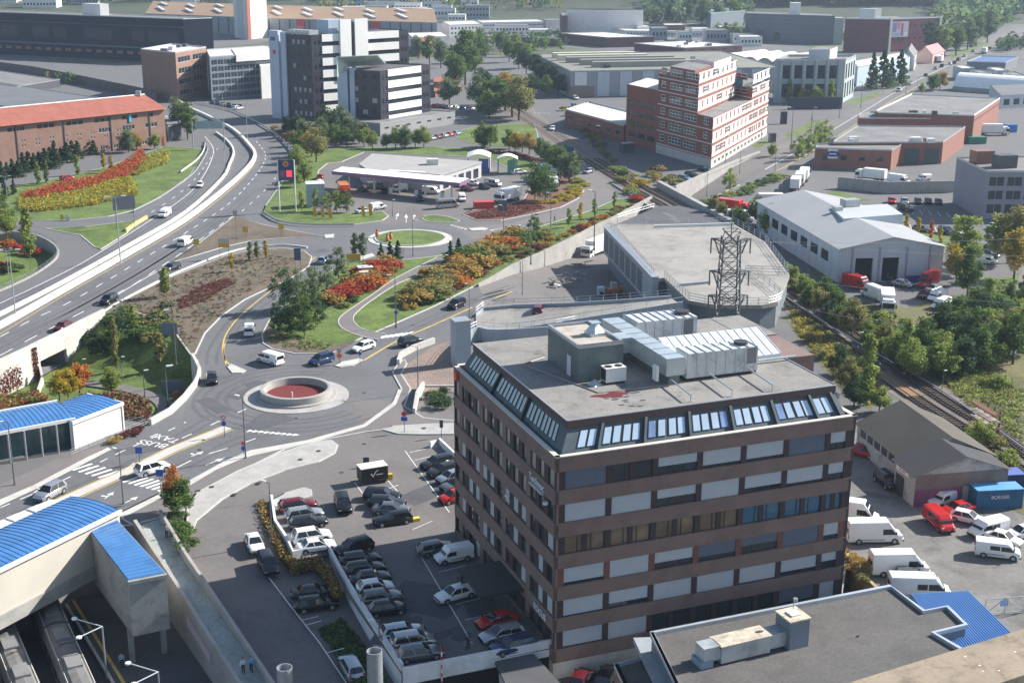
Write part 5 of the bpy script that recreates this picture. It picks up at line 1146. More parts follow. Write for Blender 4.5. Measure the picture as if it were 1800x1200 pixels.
for a in ('lot',):
    P=[Vector((p.x,p.y,0)) for p in LANE_R];wallthing('car_park_wall','white painted parapet wall stepping along the left of the car park',None,.3,[p.z-.2 for p in LANE_R],.85,mat('white_wall',(.66,.67,.68),.75,.06,.4,stain=(.5,.2)),world=P)
    P=GP([(708,1188),(968,1137)]);wallthing('car_park_wall','white parapet wall along the front edge of the car park above the garage',None,.3,[-.9]*2,.9,MATS['white_wall'],world=P)
    P=GP([(756,787),(772,780),(812,818)]);wallthing('car_park_wall','low white wall at the top corner of the car park',None,.3,0,.9,MATS['white_wall'],world=P)
    mb=MB();P=GP([(708,1190),(968,1140)]);wall_path(mb,P,.2,-3,-.9,off=.5);mk('garage_shade_sheet',mb,M['black'],label='black sheet for the shaded garage opening below the front of the car park',cat='garage')  # black sheet just behind the opening paints the shade inside the garage
# trench end walls
mb=MB();wall_path(mb,[p.copy() for p in TOP4]+[WALK_L[0]],.4,-7,.2);mk('station_wall',mb,M['concd'],label='dark abutment wall under the station bridge',cat='wall')
mb=MB();P=GP([(1478,1043),(1487,985)]);wall_path(mb,P,.3,-3,.02);mk('yard_wall',mb,M['conc'],label='short concrete wall at the right corner of the office block',cat='wall')
LPX=mat('rail_grey',(.25,.26,.27),.5,.1,1.,metal=.4)
# railings
for lab,pts,z in [('steel railing along the curved loop wall at the left edge',[(20,408),(62,414),(94,430),(102,446),(90,463),(42,493),(-60,537)],.3),
  ('railing on the ramp edge facing the main road',[(836,548),(848,541),(870,536),(905,533)],0.3),
  ('glass balustrade railing above the sunken path',[(205,742),(262,748)],0.)]:
    mb=MB();railing(mb,spline(GP(pts,z),4),1.1,2.,.025,3);mk('railing',mb,LPX,label=lab,cat='railing')
# ---------- railway ----------
def track(pts,z,near,label,off):
    p=resample(spline(GP(pts,z),8),1.);rt=root('railway_track',p[len(p)//2],label,'railway track')
    for o in (-.75,.75):
        mb=MB();wall_path(mb,p,.09,.22,.4,off=off+o);mk('rail',mb,M['rail'],rt)
    mb=MB();q=resample(p,.7)
    for i in range(len(q)-1):
        if not near(q[i]): continue
        n=nrm(q,i);a=atan2(n.y,n.x);mb.box(q[i]+n*off+Vector((0,0,.08)),2.5,.26,.16,a)
    o=mk('sleepers',mb,mat('sleeper_wood',(.1,.075,.06),.9,.2,1.),rt,kind='stuff')
RW1=[(862,160),(900,190),(960,228),(1020,268),(1080,305),(1130,335),(1180,362),(1235,400),(1300,450),(1390,523),(1480,588),(1560,650),(1640,705),(1720,755),(1800,812),(1900,880)]
p=resample(spline(GP(RW1),8),4.);mb=MB();ribbon(mb,p,9.5,.03);mk('railway_bed',mb,M['ballast'],kind='structure')
track(RW1,.05,lambda q:q.y<420,'left railway track running diagonally past the old shed',-1.9);track(RW1,.05,lambda q:q.y<420,'right railway track running diagonally past the trees',1.9)
mb=MB();pp=spline(GP([(1345,500),(1450,570),(1560,635),(1640,680),(1720,735),(1800,792)],.2),6);mb.tube([q+Vector((0,0,.35)) for q in pp],.12,6);mk('trackside_pipe',mb,M['steel'],label='pale cable duct running along the right railway track',cat='pipe')
mb=MB();a,b=G(1548,655,.12),G(1610,698,.12);d=(b-a).normalized();n=Vector((-d.y,d.x,0));mb.hexa([a-n*1.4,b-n*1.4,b+n*1.2,a+n*1.2]+[x+Vector((0,0,.25)) for x in (a-n*1.4,b-n*1.4,b+n*1.2,a+n*1.2)]);mk('level_crossing_deck',mb,mc((.28,.17,.1)),label='brown timber crossing deck laid between the railway tracks',cat='deck')
# bridge over the underpass
def rbridge():
    a,b=G(1110,322,.2),G(1243,398,.2);d=(b-a).normalized();n=Vector((-d.y,d.x,0));rt=root('railway_bridge',(a+b)/2-Vector((0,0,1)),'railway bridge with long concrete side beams over the street','bridge')
    mb=MB();q=[a-n*5-d*2,b-n*5+d*2,b+n*5+d*2,a+n*5-d*2];mb.prism([(x.x,x.y) for x in q],-1.2,-.02,bottom=True);mk('deck',mb,M['conc'],rt)
    mb=MB();s=a.lerp(b,.12)+n*5.6;e=b+n*5.6+d*1;wall_path(mb,[s,e],1.3,-1.3,1.7);mk('side_beam',mb,M['conc'],rt)
    mb=MB();s=a+n*-5.6;e=a.lerp(b,.55)+n*-5.6;wall_path(mb,[s,e],.3,-1.3,.2);mk('side_beam',mb,M['conc'],rt)
    mb=MB();railing(mb,[s+Vector((0,0,.1)),e+Vector((0,0,.1))],1.2,2.5,.03,2);mk('railing',mb,M['steel'],rt)
rbridge()
# tunnel roof slab between bridge and deck
f=[G(1075,398,1),G(1158,362,1),G(1196,362,1),G(1340,396,1),G(1300,402,1)]
mb=MB();mb.prism([(p.x,p.y) for p in f],-.4,1.0,bottom=True);o=mk('tunnel_cover',mb,M['asph2'],label='triangular asphalt-topped tunnel cover beside the railway bridge',cat='tunnel cover')
mb=MB();railing(mb,[G(1085,386,1),G(1150,366,1)],1.2,2.5,.03,2);mk('railing',mb,M['steel'],o)
for x0,y0,x1,y1 in ((1165,373,1190,384),(1180,383,1195,391)):
    mb=MB();a,b=G(x0,y0,1.01),G(x1,y1,1.01);ribbon(mb,[a,b],1.2);mk('repair_patch',mb,M['asph3'],o)
# ---------- parking structure ----------
def structure():
    z=5.0;dk=mat('deck_concrete',(.29,.275,.25),.9,.12,.12,space='world',fine=.08,stain=(.15,.25));wm=mat('structure_panel',(.3,.34,.37),.7,.08,.3);wd=mat('structure_dark',(.16,.19,.21),.7,.1,.3)
    deck=[G(*p,z) for p in [(1067,402),(1150,490),(1168,488),(1210,528),(1260,536),(1340,536),(1368,531),(1372,520),(1388,483),(1345,425),(1290,394),(1085,394)]]
    ce=G(1230,460,0);rt=root('parking_structure',ce,'raised concrete parking deck with railings and louvred left side','parking deck')
    mb=MB();mb.prism([(p.x,p.y) for p in deck],z-.7,z,bottom=True);mk('deck_slab',mb,dk,rt)
    mb=MB();ins=[Vector((p.x,p.y,0))+(Vector((ce.x,ce.y,0))-Vector((p.x,p.y,0)))*.02 for p in deck];mb.prism([(p.x,p.y) for p in ins],-5,z-.69,cap=False);mk('wall',mb,wd,rt)
    # louvred box along the left edge
    a,b=G(1066,402,z),G(1152,492,z);f=Face(a,b,0);mb=MB();fbox(mb,f,0,f.w,-.4,z+.5,-.6,.55);mk('side_parapet',mb,wm,rt)
    n=8
    for i in range(n-0):
        if i>=7: break
        mb=MB();u0=f.w*(.02+.118*i);fbox(mb,f,u0,u0+f.w*.09,.3,z-.4,.56,.6);lv=mk('louvre_panel',mb,wd,rt)
        for k in range(6):
            mb=MB();zz=.5+k*.7;fbox(mb,f,u0,u0+f.w*.09,zz,zz+.12,.6,.7);mk('louvre_slat',mb,M['dark'],lv)
    mb=MB();fbox(mb,f,-.1,f.w+.1,z+.5,z+.62,-.7,.75);mk('coping',mb,M['steel'],rt)
    # railings
    for k,pts in enumerate([[(1075,402),(1150,486)],[(1168,490),(1212,529)],[(1085,395),(1290,394),(1345,425),(1387,482)],[(1212,529),(1260,537),(1340,537),(1366,532),(1371,521),(1330,487),(1310,480)],[(1310,480),(1387,483)]]):
        pth=[G(*p,z) for p in pts]
        if k==3: pth=spline(pth,4)
        mb=MB();railing(mb,pth,1.5,1.7 if k<2 else 3.2,.05,3);mk('railing',mb,M['steel'],rt)
    mb=MB();wall_path(mb,[G(1195,503,z),G(1248,498,z)],.4,0,.5);mk('deck_kerb',mb,wm,rt)
    mb=MB();q=[G(1150,400,z),G(1290,396,z)];wall_path(mb,q,.3,0,.6);mk('deck_kerb',mb,wht,rt)
    # ramp leading up from the road
    rl=[(838,577,.2),(836,556,.2),(850,545,.3),(905,540,.8),(1000,537,2.4),(1110,530,4.2),(1180,524,5.0)];rr=[(838,580,.2),(860,583,.3),(900,584,.6),(950,578,1.4),(1010,568,2.6),(1110,552,4.2),(1200,537,5.0)]
    L=GP(rl);Q=GP(rr);mb=MB()
    for i in range(6): mb.quad(Q[i],Q[i+1],L[i+1],L[i])
    mk('ramp_surface',mb,dk,rt)
    mb=MB();wall_path(mb,L[1:],.3,[-1.2,-1.2,-1.8,-4.5,-7,-8],.55);mk('ramp_wall',mb,wm,rt);mb=MB();wall_path(mb,Q[2:],.3,[-.6,-1.4,-2.6,-4.2,-5],.75);mk('ramp_wall',mb,wm,rt)
    mb=MB();railing(mb,[p+Vector((0,0,.5)) for p in L[1:]],1.1,2.5,.04,2);railing(mb,[p+Vector((0,0,.7)) for p in Q[2:]],.9,4.,.04,1);mk('railing',mb,M['steel'],rt)
    mb=MB();P=spline(GP([(797,640),(815,615),(838,598),(870,602),(960,597),(1010,588)],0),4);wall_path(mb,P,.4,0,2.4);mk('curved_wall',mb,wm,rt);mb=MB();railing(mb,[p+Vector((0,0,2.4)) for p in P],1.,2.2,.035,2);mk('railing',mb,M['steel'],rt)
    o=G(810,640);tw=root('stair_tower',o,'small grey metal-clad stair tower behind the office roof corner','tower');mb=MB();mb.box(o,2.6,2.6,zat(o,810,562),.37);mk('shaft',mb,mat('blue_clad',(.3,.36,.41),.6,.08,.4,stripe=('Z',1.2,.12)),tw);mb=MB();mb.box(o+Vector((0,0,zat(o,810,562))),2.8,2.8,.15,.37);mk('cap',mb,M['steel'],tw)
structure()
# sunken planting court walls
mb=MB();P=GP([(744,680),(800,680)]);wall_path(mb,P,.3,0,.3);mk('court_wall',mb,M['concl'],label='thin pale wall edging the planting court behind the office',cat='wall')
# ---------- lattice pylon ----------
def pylon():
    o=G(1275,610);zt=zat(o,1275,395);rt=root('lattice_pylon',o,'grey steel lattice power pylon standing behind the office roof','pylon')
    mb=MB();w0=2.0;w1=1.3
    lv=[0]+[zt*.12*i for i in range(1,9)]
    def cn(z):
        w=w0+(w1-w0)*min(1,z/zt);return [o+Vector((x*w,y*w,z)) for x,y in ((-1,-1),(1,-1),(1,1),(-1,1))]
    for i in range(4): mb.tube([cn(0)[i],cn(zt*.9)[i]],.14,4)
    for a,b in zip(lv,lv[1:]):
        A,B=cn(a),cn(b)
        for i in range(4):
            j=(i+1)%4;mb.tube([A[i],B[j]],.075,3);mb.tube([A[j],B[i]],.075,3);mb.tube([B[i],B[j]],.06,3)
    mb.tube([o+Vector((0,0,zt*.86)),o+Vector((0,0,zt*1.12))],.09,4);mk('mast',mb,mat('pylon_steel',(.11,.11,.12),.6,.1,1.,metal=.3),rt)
    for z in (zt*.42,zt*.62,zt*.88):
        mb=MB();L=3.3
        for s in (-1,1):
            e=o+Vector((s*L,0,z+.3))
            for q in cn(z-1.2)+cn(z): mb.tube([q,e],.06,3)
        mk('cross_arm',mb,MATS['pylon_steel'],rt)
        for s in (-1,1):
            for dx in (0,.5):
                mb=MB();e=o+Vector((s*(L-dx),0,z+.3));mb.tube([e,e+Vector((-s*.9 if dx else 0,0,-2.6))],.13,6);mk('insulator',mb,mc((.12,.11,.11)),rt)
    for k,z in enumerate((zt*.42,zt*.62,zt*.88,zt*.88)):
        s=1 if k!=3 else -1;e=o+Vector((s*3.3,0,z));far=Vector((240,175 + 30*k,z+4+5*k));mb=MB();pts=[e.lerp(far,i/14)+Vector((0,0,-9*4*(i/14)*(1-i/14))) for i in range(15)]
        w=mk('power_line',(lambda m:(m.tube(pts,.022,3),m)[1])(MB()),mc((.2,.2,.21)),rt)
pylon()
# ---------- foreground flat-roofed building ----------
def foreground():
    z=3.5;gr=mat('grey_roofing',(.105,.1,.095),.95,.1,.25,space='world',fine=.15,stripe=None,stain=(.3,.15));blu=mat('blue_sheet',(.1,.24,.5),.5,.05,.4);par=mat('zinc_coping',(.5,.55,.6),.4,.08,.8,metal=.4);wl=mat('brown_block_wall',(.22,.11,.1),.9,.1,.4)
    P=[G(*p,z) for p in [(1146,1112),(1262,1350),(1800,1350),(1800,1240),(1697,1145),(1640,1112),(1698,1098),(1665,1066),(1624,1074),(1565,1030)]]
    o=G(1400,1150,0);o.z=-3;rt=root('flat_roof_building',o,'low building with large dark flat roof and zinc edges in the foreground','building')
    mb=MB();mb.prism([(p.x,p.y) for p in P],-3,z-.02,cap=False);mk('wall',mb,mat('blue_grey_wall',(.13,.17,.21),.7,.1,.4),rt)
    mb=MB();mb.add([p+Vector((0,0,-.25)) for p in P],[tuple(range(len(P)))]);mk('roof',mb,gr,rt)
    mb=MB();wall_path(mb,[p.copy() for p in P]+[P[0].copy(),P[1].copy()],.42,-.3,.12);mk('parapet',mb,par,rt)
    # lower canopy step on the left
    Q=[G(*p,1.5) for p in [(1113,1120),(1250,1400),(1300,1400),(1165,1118)]];mb=MB();mb.prism([(p.x,p.y) for p in Q],.9,1.5,bottom=True);mk('side_canopy',mb,par,rt)
    Q=[G(*p,1.0) for p in [(1083,1168),(1160,1330),(1260,1330),(1140,1152)]];mb=MB();mb.prism([(p.x,p.y) for p in Q],-3,.9,cap=False);w=mk('side_wing',mb,wl,rt);mb=MB();mb.add([p-Vector((0,0,.3)) for p in Q],[(0,1,2,3)]);mk('roof',mb,gr,w);mb=MB();wall_path(mb,Q+[Q[0],Q[1]],.4,-.3,.15);mk('coping',mb,par,w)
    # rooftop unit
    zr=z-.25;un=mat('roof_unit_metal',(.42,.46,.48),.5,.12,.6,metal=.3,stain=(.6,.25));a,b=G(1258,1172,zr),G(1440,1128,zr);d=(b-a).normalized();n=Vector((-d.y,d.x,0));L=(b-a).length
    def rb(name,x0,x1,y0,y1,z0,z1,m): 
        mb=MB();mb.obox(a+d*x0+n*y0+Vector((0,0,z0)),d*(x1-x0),n*(y1-y0),Vector((0,0,z1-z0)));return mk(name,mb,m,rt)
    rb('air_handling_unit',.6,6.,0,2.,.2,1.9,un);rb('unit_top',.5,6.1,-.1,2.1,1.9,2.0,mat('unit_top_stained',(.52,.46,.36),.8,.2,.8,stain=(.9,.4)))
    rb('intake_box',-1.2,.6,.2,1.8,.6,2.0,un);rb('intake_hood',-1.5,-.2,.1,1.9,.0,.7,mc((.2,.27,.36)));rb('duct',6.,8.0,.3,1.9,.3,1.8,un);rb('shaft_box',8.,10.2,-.2,2.2,0,2.9,mat('shaft_blue',(.16,.21,.26),.6,.12,.6,stripe=('X',1.2,.2)));rb('shaft_top',7.9,10.3,-.3,2.3,2.9,3.05,mat('unit_top_stained',(.5,.5,.5)));rb('shaft_curb',8.6,9.7,.5,1.6,3.05,3.2,wht)
    mb=MB();c=a+d*9.1+n*1.05+Vector((0,0,3.2));mb.tube([c,c+Vector((0,0,1.3))],.04,5);mb.cyl(c+Vector((.15,0,1.2)),.22,.3,10);mk('vent_cowl',mb,M['steel'],rt)
    mb=MB();mb.cyl(G(1508,1118,zr)+Vector((0,0,.005)),.12,.12,8);mk('roof_drain',mb,M['dark'],rt)
    # blue ribbed roof
    Zb=2.2;p=[G(1600,1047,Zb),G(1640,1100,Zb),G(1790,1128,Zb-.0),G(1702,1038,Zb)];p=[G(1600,1044,Zb),G(1680,1150,Zb),G(1785,1118,Zb),G(1702,1038,Zb)]
    r2=root('blue_roof_shed',Vector((p[1].x,p[1].y,-3)),'lean-to with bright blue ribbed metal roof behind the foreground building','shed')
    mb=MB();mb.prism([(q.x,q.y) for q in p],-.3,Zb-.15,cap=False);mk('wall',mb,mc((.3,.32,.34)),r2)
    mb=MB();mb.prism([(q.x,q.y) for q in p],Zb-.15,Zb,bottom=True);s=mk('roof',mb,blu,r2)
    N=26
    for i in range(N):
        t=(i+.5)/N;mb=MB();x0=p[1].lerp(p[2],t);x1=p[0].lerp(p[3],t);ribd=(p[2]-p[1]).normalized()*.07;mb.hexa([x0-ribd,x0+ribd,x1+ribd,x1-ribd]+[v+Vector((0,0,.09)) for v in (x0-ribd*.6,x0+ribd*.6,x1+ribd*.6,x1-ribd*.6)]);mk('rib',mb,blu,s)
    # our own roof edge
    z3=47;a,b=G(1440,1215,z3),G(1830,1095,z3);d=(b-a);bk=Vector((d.y,-d.x,0)).normalized();r3=root('rooftop_parapet',a.lerp(b,.5)-Vector((0,0,2)),'stained concrete parapet of the viewpoint building at the bottom right corner','parapet')
    cm=mat('stained_coping',(.27,.22,.16),.9,.15,.6,space='world',fine=.08,stain=(1.2,.35))
    mb=MB();mb.obox(a-d*.6-Vector((0,0,1.2)),d*2.2,bk*2.1,Vector((0,0,1.2)));mk('coping',mb,cm,r3)
    mb=MB();mb.obox(a-d*.6-Vector((0,0,14)),d*2.2,bk*1.2,Vector((0,0,12.8)));mk('wall',mb,M['conc'],r3)
    mb=MB();mb.obox(a-d*.6+bk*2.1-Vector((0,0,1.5)),d*2.2,bk*6,Vector((0,0,.5)));mk('roof',mb,cladd,r3)
    mb=MB()
    for i in range(11):
        q=a+d*R.uniform(0,.95)+bk*R.uniform(.2,1.8);rr=R.uniform(.02,.05);mb.add([q+Vector((rr*cos(t),rr*.7*sin(t),.003)) for t in [2*pi*j/8 for j in range(8)]],[tuple(range(8))])
    mk('bird_dropping',mb,wht,r3)
    # garage box roof beside the office front
    Q=[G(*p,-.2) for p in [(870,1162),(905,1235),(990,1205),(935,1145)]];r4=root('garage_entrance',Vector((Q[0].x,Q[0].y,-3)),'flat black roof of the garage entrance below the car park wall','garage');mb=MB();mb.prism([(q.x,q.y) for q in Q],-.5,-.2,bottom=True);mk('roof',mb,feltd,r4);mb=MB();mb.prism([((q.x-Q[0].x)*.94+Q[0].x+.4,(q.y-Q[0].y)*.94+Q[0].y) for q in Q],-3,-.5,cap=False);mk('wall',mb,wht,r4)
foreground()
# vent pipes
for x,y,h,lab in ((500,1172,4,'short grey steel flue pipe at the bottom left of the two'),(658,1143,5,'taller grey steel flue pipe beside the car park wall')):
    t=G(x,y,h);r=(G(x+14,y,h)-t).length;o=Vector((t.x,t.y,-2.6));rt=root('flue_pipe',o,lab,'flue pipe','pair of flue pipes in the foreground');mb=MB();mb.lathe(o,[(r,0),(r,h+2.6),(r*.88,h+2.6),(r*.86,h-1.5)],24);mk('pipe_shell',mb,M['steel'],rt,smooth=False);mb=MB();mb.cyl(o+Vector((0,0,h-1)),r*.86,.05,24);mk('bore',mb,M['black'],rt)
# ---------- station: blue vaulted roofs ----------
def bluehall(name,label,A,B,z0,zr,rise,depth,nrib,wm_=None,cat='station building'):
    "front eave from pixel A to B at height zr, vault goes back by depth"
    a,b=G(*A,zr),G(*B,zr);d=(b-a).normalized();n=Vector((-d.y,d.x,0))*depth
    o=Vector((a.x,a.y,z0));rt=root(name,o,label,cat);bl=mat('blue_roof_sheet',(.06,.185,.42),.4,.1,.5,stain=(.5,.18))
    k=10;pr=[(i/k,rise*sin(pi*(.06+.88*i/k))-rise*sin(pi*.06)) for i in range(k+1)];mb=MB()
    for i in range(k):
        x,y=pr[i],pr[i+1];mb.quad(a+n*x[0]+Vector((0,0,x[1])),b+n*x[0]+Vector((0,0,x[1])),b+n*y[0]+Vector((0,0,y[1])),a+n*y[0]+Vector((0,0,y[1])))
    r=mk('roof',mb,bl,rt)
    for j in range(nrib+1):
        p=a.lerp(b,j/nrib);mb=MB();mb.tube([p+n*x[0]+Vector((0,0,x[1]+.02)) for x in pr],.035,4);mk('roof_seam',mb,bl,r)
    mb=MB();wall_path(mb,[a-Vector((0,0,.35))-d*.1,b-Vector((0,0,.35))+d*.1],.25,0,.45);mb.add([b+n*x[0]+Vector((0,0,x[1]))+d*.06 for x in pr]+[b+n*x[0]+Vector((0,0,x[1]-.4))+d*.06 for x in pr[::-1]],[tuple(range(2*k+2))]);mk('fascia',mb,wht,rt)
    return rt,a,b,d,n
rt,a,b,d,n=bluehall('station_building','station entrance hall with long curved blue roof and glass front',(-90,777),(131,735),0,4.2,.45,9.,26)
g=MB();g.obox(a+n*.12+Vector((0,0,-4.2)),(b-a),n*.02,Vector((0,0,4.0)));mk('glass_front',g,mat('green_glass',(.05,.1,.11),.1,.3,.3),rt)
g=MB();g.obox(a+n*.85+Vector((0,0,-4.2)),(b-a),n*.03,Vector((0,0,4.6)));mk('rear_wall',g,wht,rt)
g=MB();g.obox(b+n*.1+Vector((0,0,-4.2)),d*.2,n*.8,Vector((0,0,4.2)));mk('end_wall',g,M['conc'],rt)
for i in range(8):
    q=a.lerp(b,.05+.13*i)-n*.1;g=MB();g.cyl(Vector((q.x,q.y,0)),.13,4.1,8);mk('column',g,M['steel'],rt)
rt,a,b,d,n=bluehall('station_stair_hall','white stair hall with curved blue roof behind the station entrance',(126,742),(216,708),0,4.0,.4,7.5,12)
g=MB();g.obox(a+n*.02+Vector((0,0,-4.)),(b-a),n*.05,Vector((0,0,3.9)));mk('front_wall',g,wht,rt);g=MB();g.obox(b-d*.2+Vector((0,0,-4.)),d*.2,n*.95,Vector((0,0,4.2)));mk('end_wall',g,wht,rt);g=MB();g.obox(a+n*.9+Vector((0,0,-4.)),(b-a),n*.05,Vector((0,0,4.)));mk('rear_wall',g,wht,rt)
mb=MB();railing(mb,GP([(125,802),(190,775),(258,748)],.1),1.,1.6,.018,3);railing(mb,GP([(150,775),(215,752),(255,742)],.1),1.,1.6,.018,2);mk('railing',mb,LPX,label='steel handrails on the ramp beside the station stair hall',cat='railing')
rt,a,b,d,n=bluehall('station_bridge','covered station bridge with long curved blue roof over the tracks',(-90,1044),(212,897),-7,5.0,.45,8.,34)
g=MB();g.obox(a+n*.03+Vector((0,0,-5.3)),(b-a),n*.04,Vector((0,0,5.1)));mk('front_wall',g,mat('cream_panel',(.52,.49,.42),.7,.06,.3),rt)
g=MB();g.obox(a-n*.0+Vector((0,0,-6.6)),(b-a),n*.12,Vector((0,0,1.5)));mk('bridge_beam',g,M['conc'],rt);g=MB();g.obox(a+n*.9+Vector((0,0,-5.)),(b-a),n*.05,Vector((0,0,5)));mk('rear_wall',g,M['glass'],rt)
g=MB();g.obox(a+n*.13+Vector((0,0,-5.6)),(b-a),n*.75,Vector((0,0,.4)));mk('deck',g,M['conc'],rt)
def wing():
    z=4.0;p=[G(157,932,z),G(226,1021,z),G(292,1008,z),G(205,913,z)]
    rt=root('station_stair_tower','x' and Vector((p[1].x,p[1].y,-7)),'grey concrete stair block with flat blue roof above the platform','station building')
    mb=MB();mb.prism([(q.x,q.y) for q in p],-2.4,z-.4,cap=False,bottom=True);mk('wall',mb,mat('stair_concrete',(.3,.3,.29),.85,.1,.3,stain=(.4,.3)),rt)
    ce=(p[0]+p[2])/2;mb=MB();mb.prism([((q-ce).x*1.03+ce.x,(q-ce).y*1.03+ce.y) for q in p],z-.4,z,bottom=True);mk('roof_edge',mb,mat('stair_concrete',(.3,.3,.29)),rt)
    mb=MB();mb.prism([((q-ce).x*.97+ce.x,(q-ce).y*.97+ce.y) for q in p],z,z+.08);r=mk('roof',mb,MATS['blue_roof_sheet'],rt)
    for i in range(18):
        t=(i+.5)/18;x0=p[0].lerp(p[1],t);x1=p[3].lerp(p[2],t);mb=MB();mb.tube([x0.lerp(x1,.03)+Vector((0,0,.1)),x0.lerp(x1,.97)+Vector((0,0,.1))],.035,4);mk('roof_seam',mb,MATS['blue_roof_sheet'],r)
    for q in (p[1].lerp(p[0],.08),p[2].lerp(p[3],.1)):
        c=q+(ce-q)*.08;mb=MB();mb.box(Vector((c.x,c.y,-7)),.5,.5,4.6,.6);mk('leg',mb,MATS['stair_concrete'],rt)
    return rt
wing()
# platform, trains
def tracks():
    z=-6.2;dr=(G(200,1200,-6)-G(90,1050,-6));dr.z=0;dr.normalize();n=Vector((-dr.y,dr.x,0))
    plat=[G(110,1050,z),G(215,1225,z),G(460,1225,z),G(290,1040,z)];mb=MB();mb.prism([(p.x,p.y) for p in plat],-7,z);o=mk('platform',mb,M['asph2'],kind='structure')
    e0,e1=plat[0],plat[1];k=MB();ribbon(k,[e0,e1],.35,.02,off=.9 if 1 else 0);mk('platform_stripe',k,M['yellow'],o);k=MB();wall_path(k,[e0,e1],.3,-.3,.03);mk('platform_edge',k,M['concl'],o)
    grey=mat('train_roof',(.17,.165,.16),.7,.12,.5,stain=(.5,.25));side=mat('train_side',(.25,.26,.28),.5,.1,.5)
    for i,(x0,y0,x1,y1,lab) in enumerate([(60,1050,150,1260,'grey commuter train nearest the platform under the station bridge'),(-30,1065,50,1260,'second grey train on the far track at the bottom left corner')]):
        zr=-3.0;a,b=G(x0+20,y0,zr),G(x1+20,y1,zr);d=(b-a);d.z=0;L=d.length;d.normalize();s=Vector((-d.y,d.x,0));o=Vector((a.x,a.y,-7));rt=root('train',o,lab,'train','trains at the platform')
        a=Vector((a.x,a.y,0))-d*12;prof=[(-1.5,-6.4),(-1.55,-4.2),(-1.35,-3.5),(-.8,-3.1),(0,-3.0),(.8,-3.1),(1.35,-3.5),(1.55,-4.2),(1.5,-6.4)]
        for c in range(2):
            st=a+d*(c*18.6);en=st+d*18;mb=MB();k=len(prof);mb.add([st+s*x+Vector((0,0,y)) for x,y in prof]+[en+s*x+Vector((0,0,y)) for x,y in prof],[(j,j+1,k+j+1,k+j) for j in range(k-1)]+[tuple(range(k-1,-1,-1)),tuple(range(k,2*k))]);cr=mk('carriage',mb,grey,rt)
            for t in (.15,.5,.85):
                mb=MB();q=st.lerp(en,t)+Vector((0,0,-3.08));mb.box(q,2.6,1.5,.28,atan2(d.y,d.x));mk('roof_unit',mb,M['concd'],cr)
            for t in range(6):
                for sg in (-1,1):
                    mb=MB();q=st+d*(1.5+2.8*t)+s*sg*1.56+Vector((0,0,-5.2));mb.box(q,1.8,.04,.8,atan2(d.y,d.x));mk('window',mb,M['glass'],cr)
            for sg in (-1,1):
                mb=MB();mb.tube([st+s*sg*1.2+Vector((0,0,-3.25)),en+s*sg*1.2+Vector((0,0,-3.25))],.06,4);mk('gutter',mb,M['concl'],cr)
            for t in (.15,.85):
                mb=MB();mb.box(st.lerp(en,t)+Vector((0,0,-7)),2.6,2.2,.7,atan2(d.y,d.x));mk('bogie',mb,M['dark'],cr)
        mb=MB();q=a+d*24+Vector((0,0,-2.9))
        for w in ((0,0,.1),):
            mb.tube([q-s*.8,q+d*1.2+Vector((0,0,.9)),q+s*.8],.04,4);mb.tube([q+d*1.2-s*.9+Vector((0,0,.9)),q+d*1.2+s*.9+Vector((0,0,.9))],.05,4)
        mk('pantograph',mb,M['dark'],rt)
tracks()
# ---------- vegetation ----------
def leafm(name,c,var=.35): return mat('foliage_'+name,tuple(min(.6,v*(1.35 if name in('yellow','orange','red','maroon') else 2.)) for v in c),.9,var,.55,isl=.45,tr=.42,spec=.2)
LEAF=dict(g=leafm('green',(.06,.095,.026)),l=leafm('light',(.13,.16,.04)),d=leafm('dark',(.032,.055,.025)),y=leafm('yellow',(.32,.25,.035)),o=leafm('orange',(.36,.14,.035)),r=leafm('red',(.3,.05,.035)),w=leafm('willow',(.085,.11,.055)),a=leafm('autumn',(.2,.14,.04)),m=leafm('maroon',(.13,.045,.04)),ol=leafm('olive',(.13,.125,.045)))
BARK=mat('bark',(.09,.075,.06),.95,.2,2.)
def leaf(mb,p,s,rng):
    a=rng.uniform(0,2*pi);t=rng.uniform(-.9,.9);u=Vector((cos(a),sin(a),t*.6)).normalized();v=u.cross(Vector((rng.uniform(-1,1),rng.uniform(-1,1),rng.uniform(-.2,1)))).normalized()
    s2=s*rng.uniform(.5,.9);mb.add([p-u*s,p+v*s2,p+u*s,p-v*s2],[(0,1,2,3)])
def crown(seed,n,shape,leafs,nl):
    rng=random.Random(seed);mb=MB();cl=[]
    for i in range(n): cl.append(shape(rng,i/n))
    for (c,r) in cl:
        for k in range(nl):
            d=Vector((rng.gauss(0,1),rng.gauss(0,1),rng.gauss(0,1)));d=d.normalized()*r*(rng.random()**.4)
            leaf(mb,c+Vector((d.x,d.y,d.z*.8)),leafs*rng.uniform(.7,1.3),rng)
    return mb.mesh('crown'),cl
def trunkm(seed,h,r,cl,limbs=5):
    rng=random.Random(seed+5);mb=MB();mb.tube([(0,0,0),(rng.uniform(-.1,.1),rng.uniform(-.1,.1),h*.4),(rng.uniform(-.2,.2),rng.uniform(-.2,.2),h*.8)],r,7,r*.35)
    for c,_ in cl[:limbs]: mb.tube([(0,0,min(c.z*.55,h*.6)),c*.5+Vector((0,0,c.z*.25)),c],r*.4,5,r*.1)
    return mb.mesh('trunk')
def sph(cz,rx,rz,cr):
    def f(rng,t):
        d=Vector((rng.gauss(0,1),rng.gauss(0,1),rng.gauss(0,1))).normalized()*(rng.random()**.45);return Vector((d.x*rx,d.y*rx,cz+d.z*rz)),cr*rng.uniform(.7,1.25)
    return f
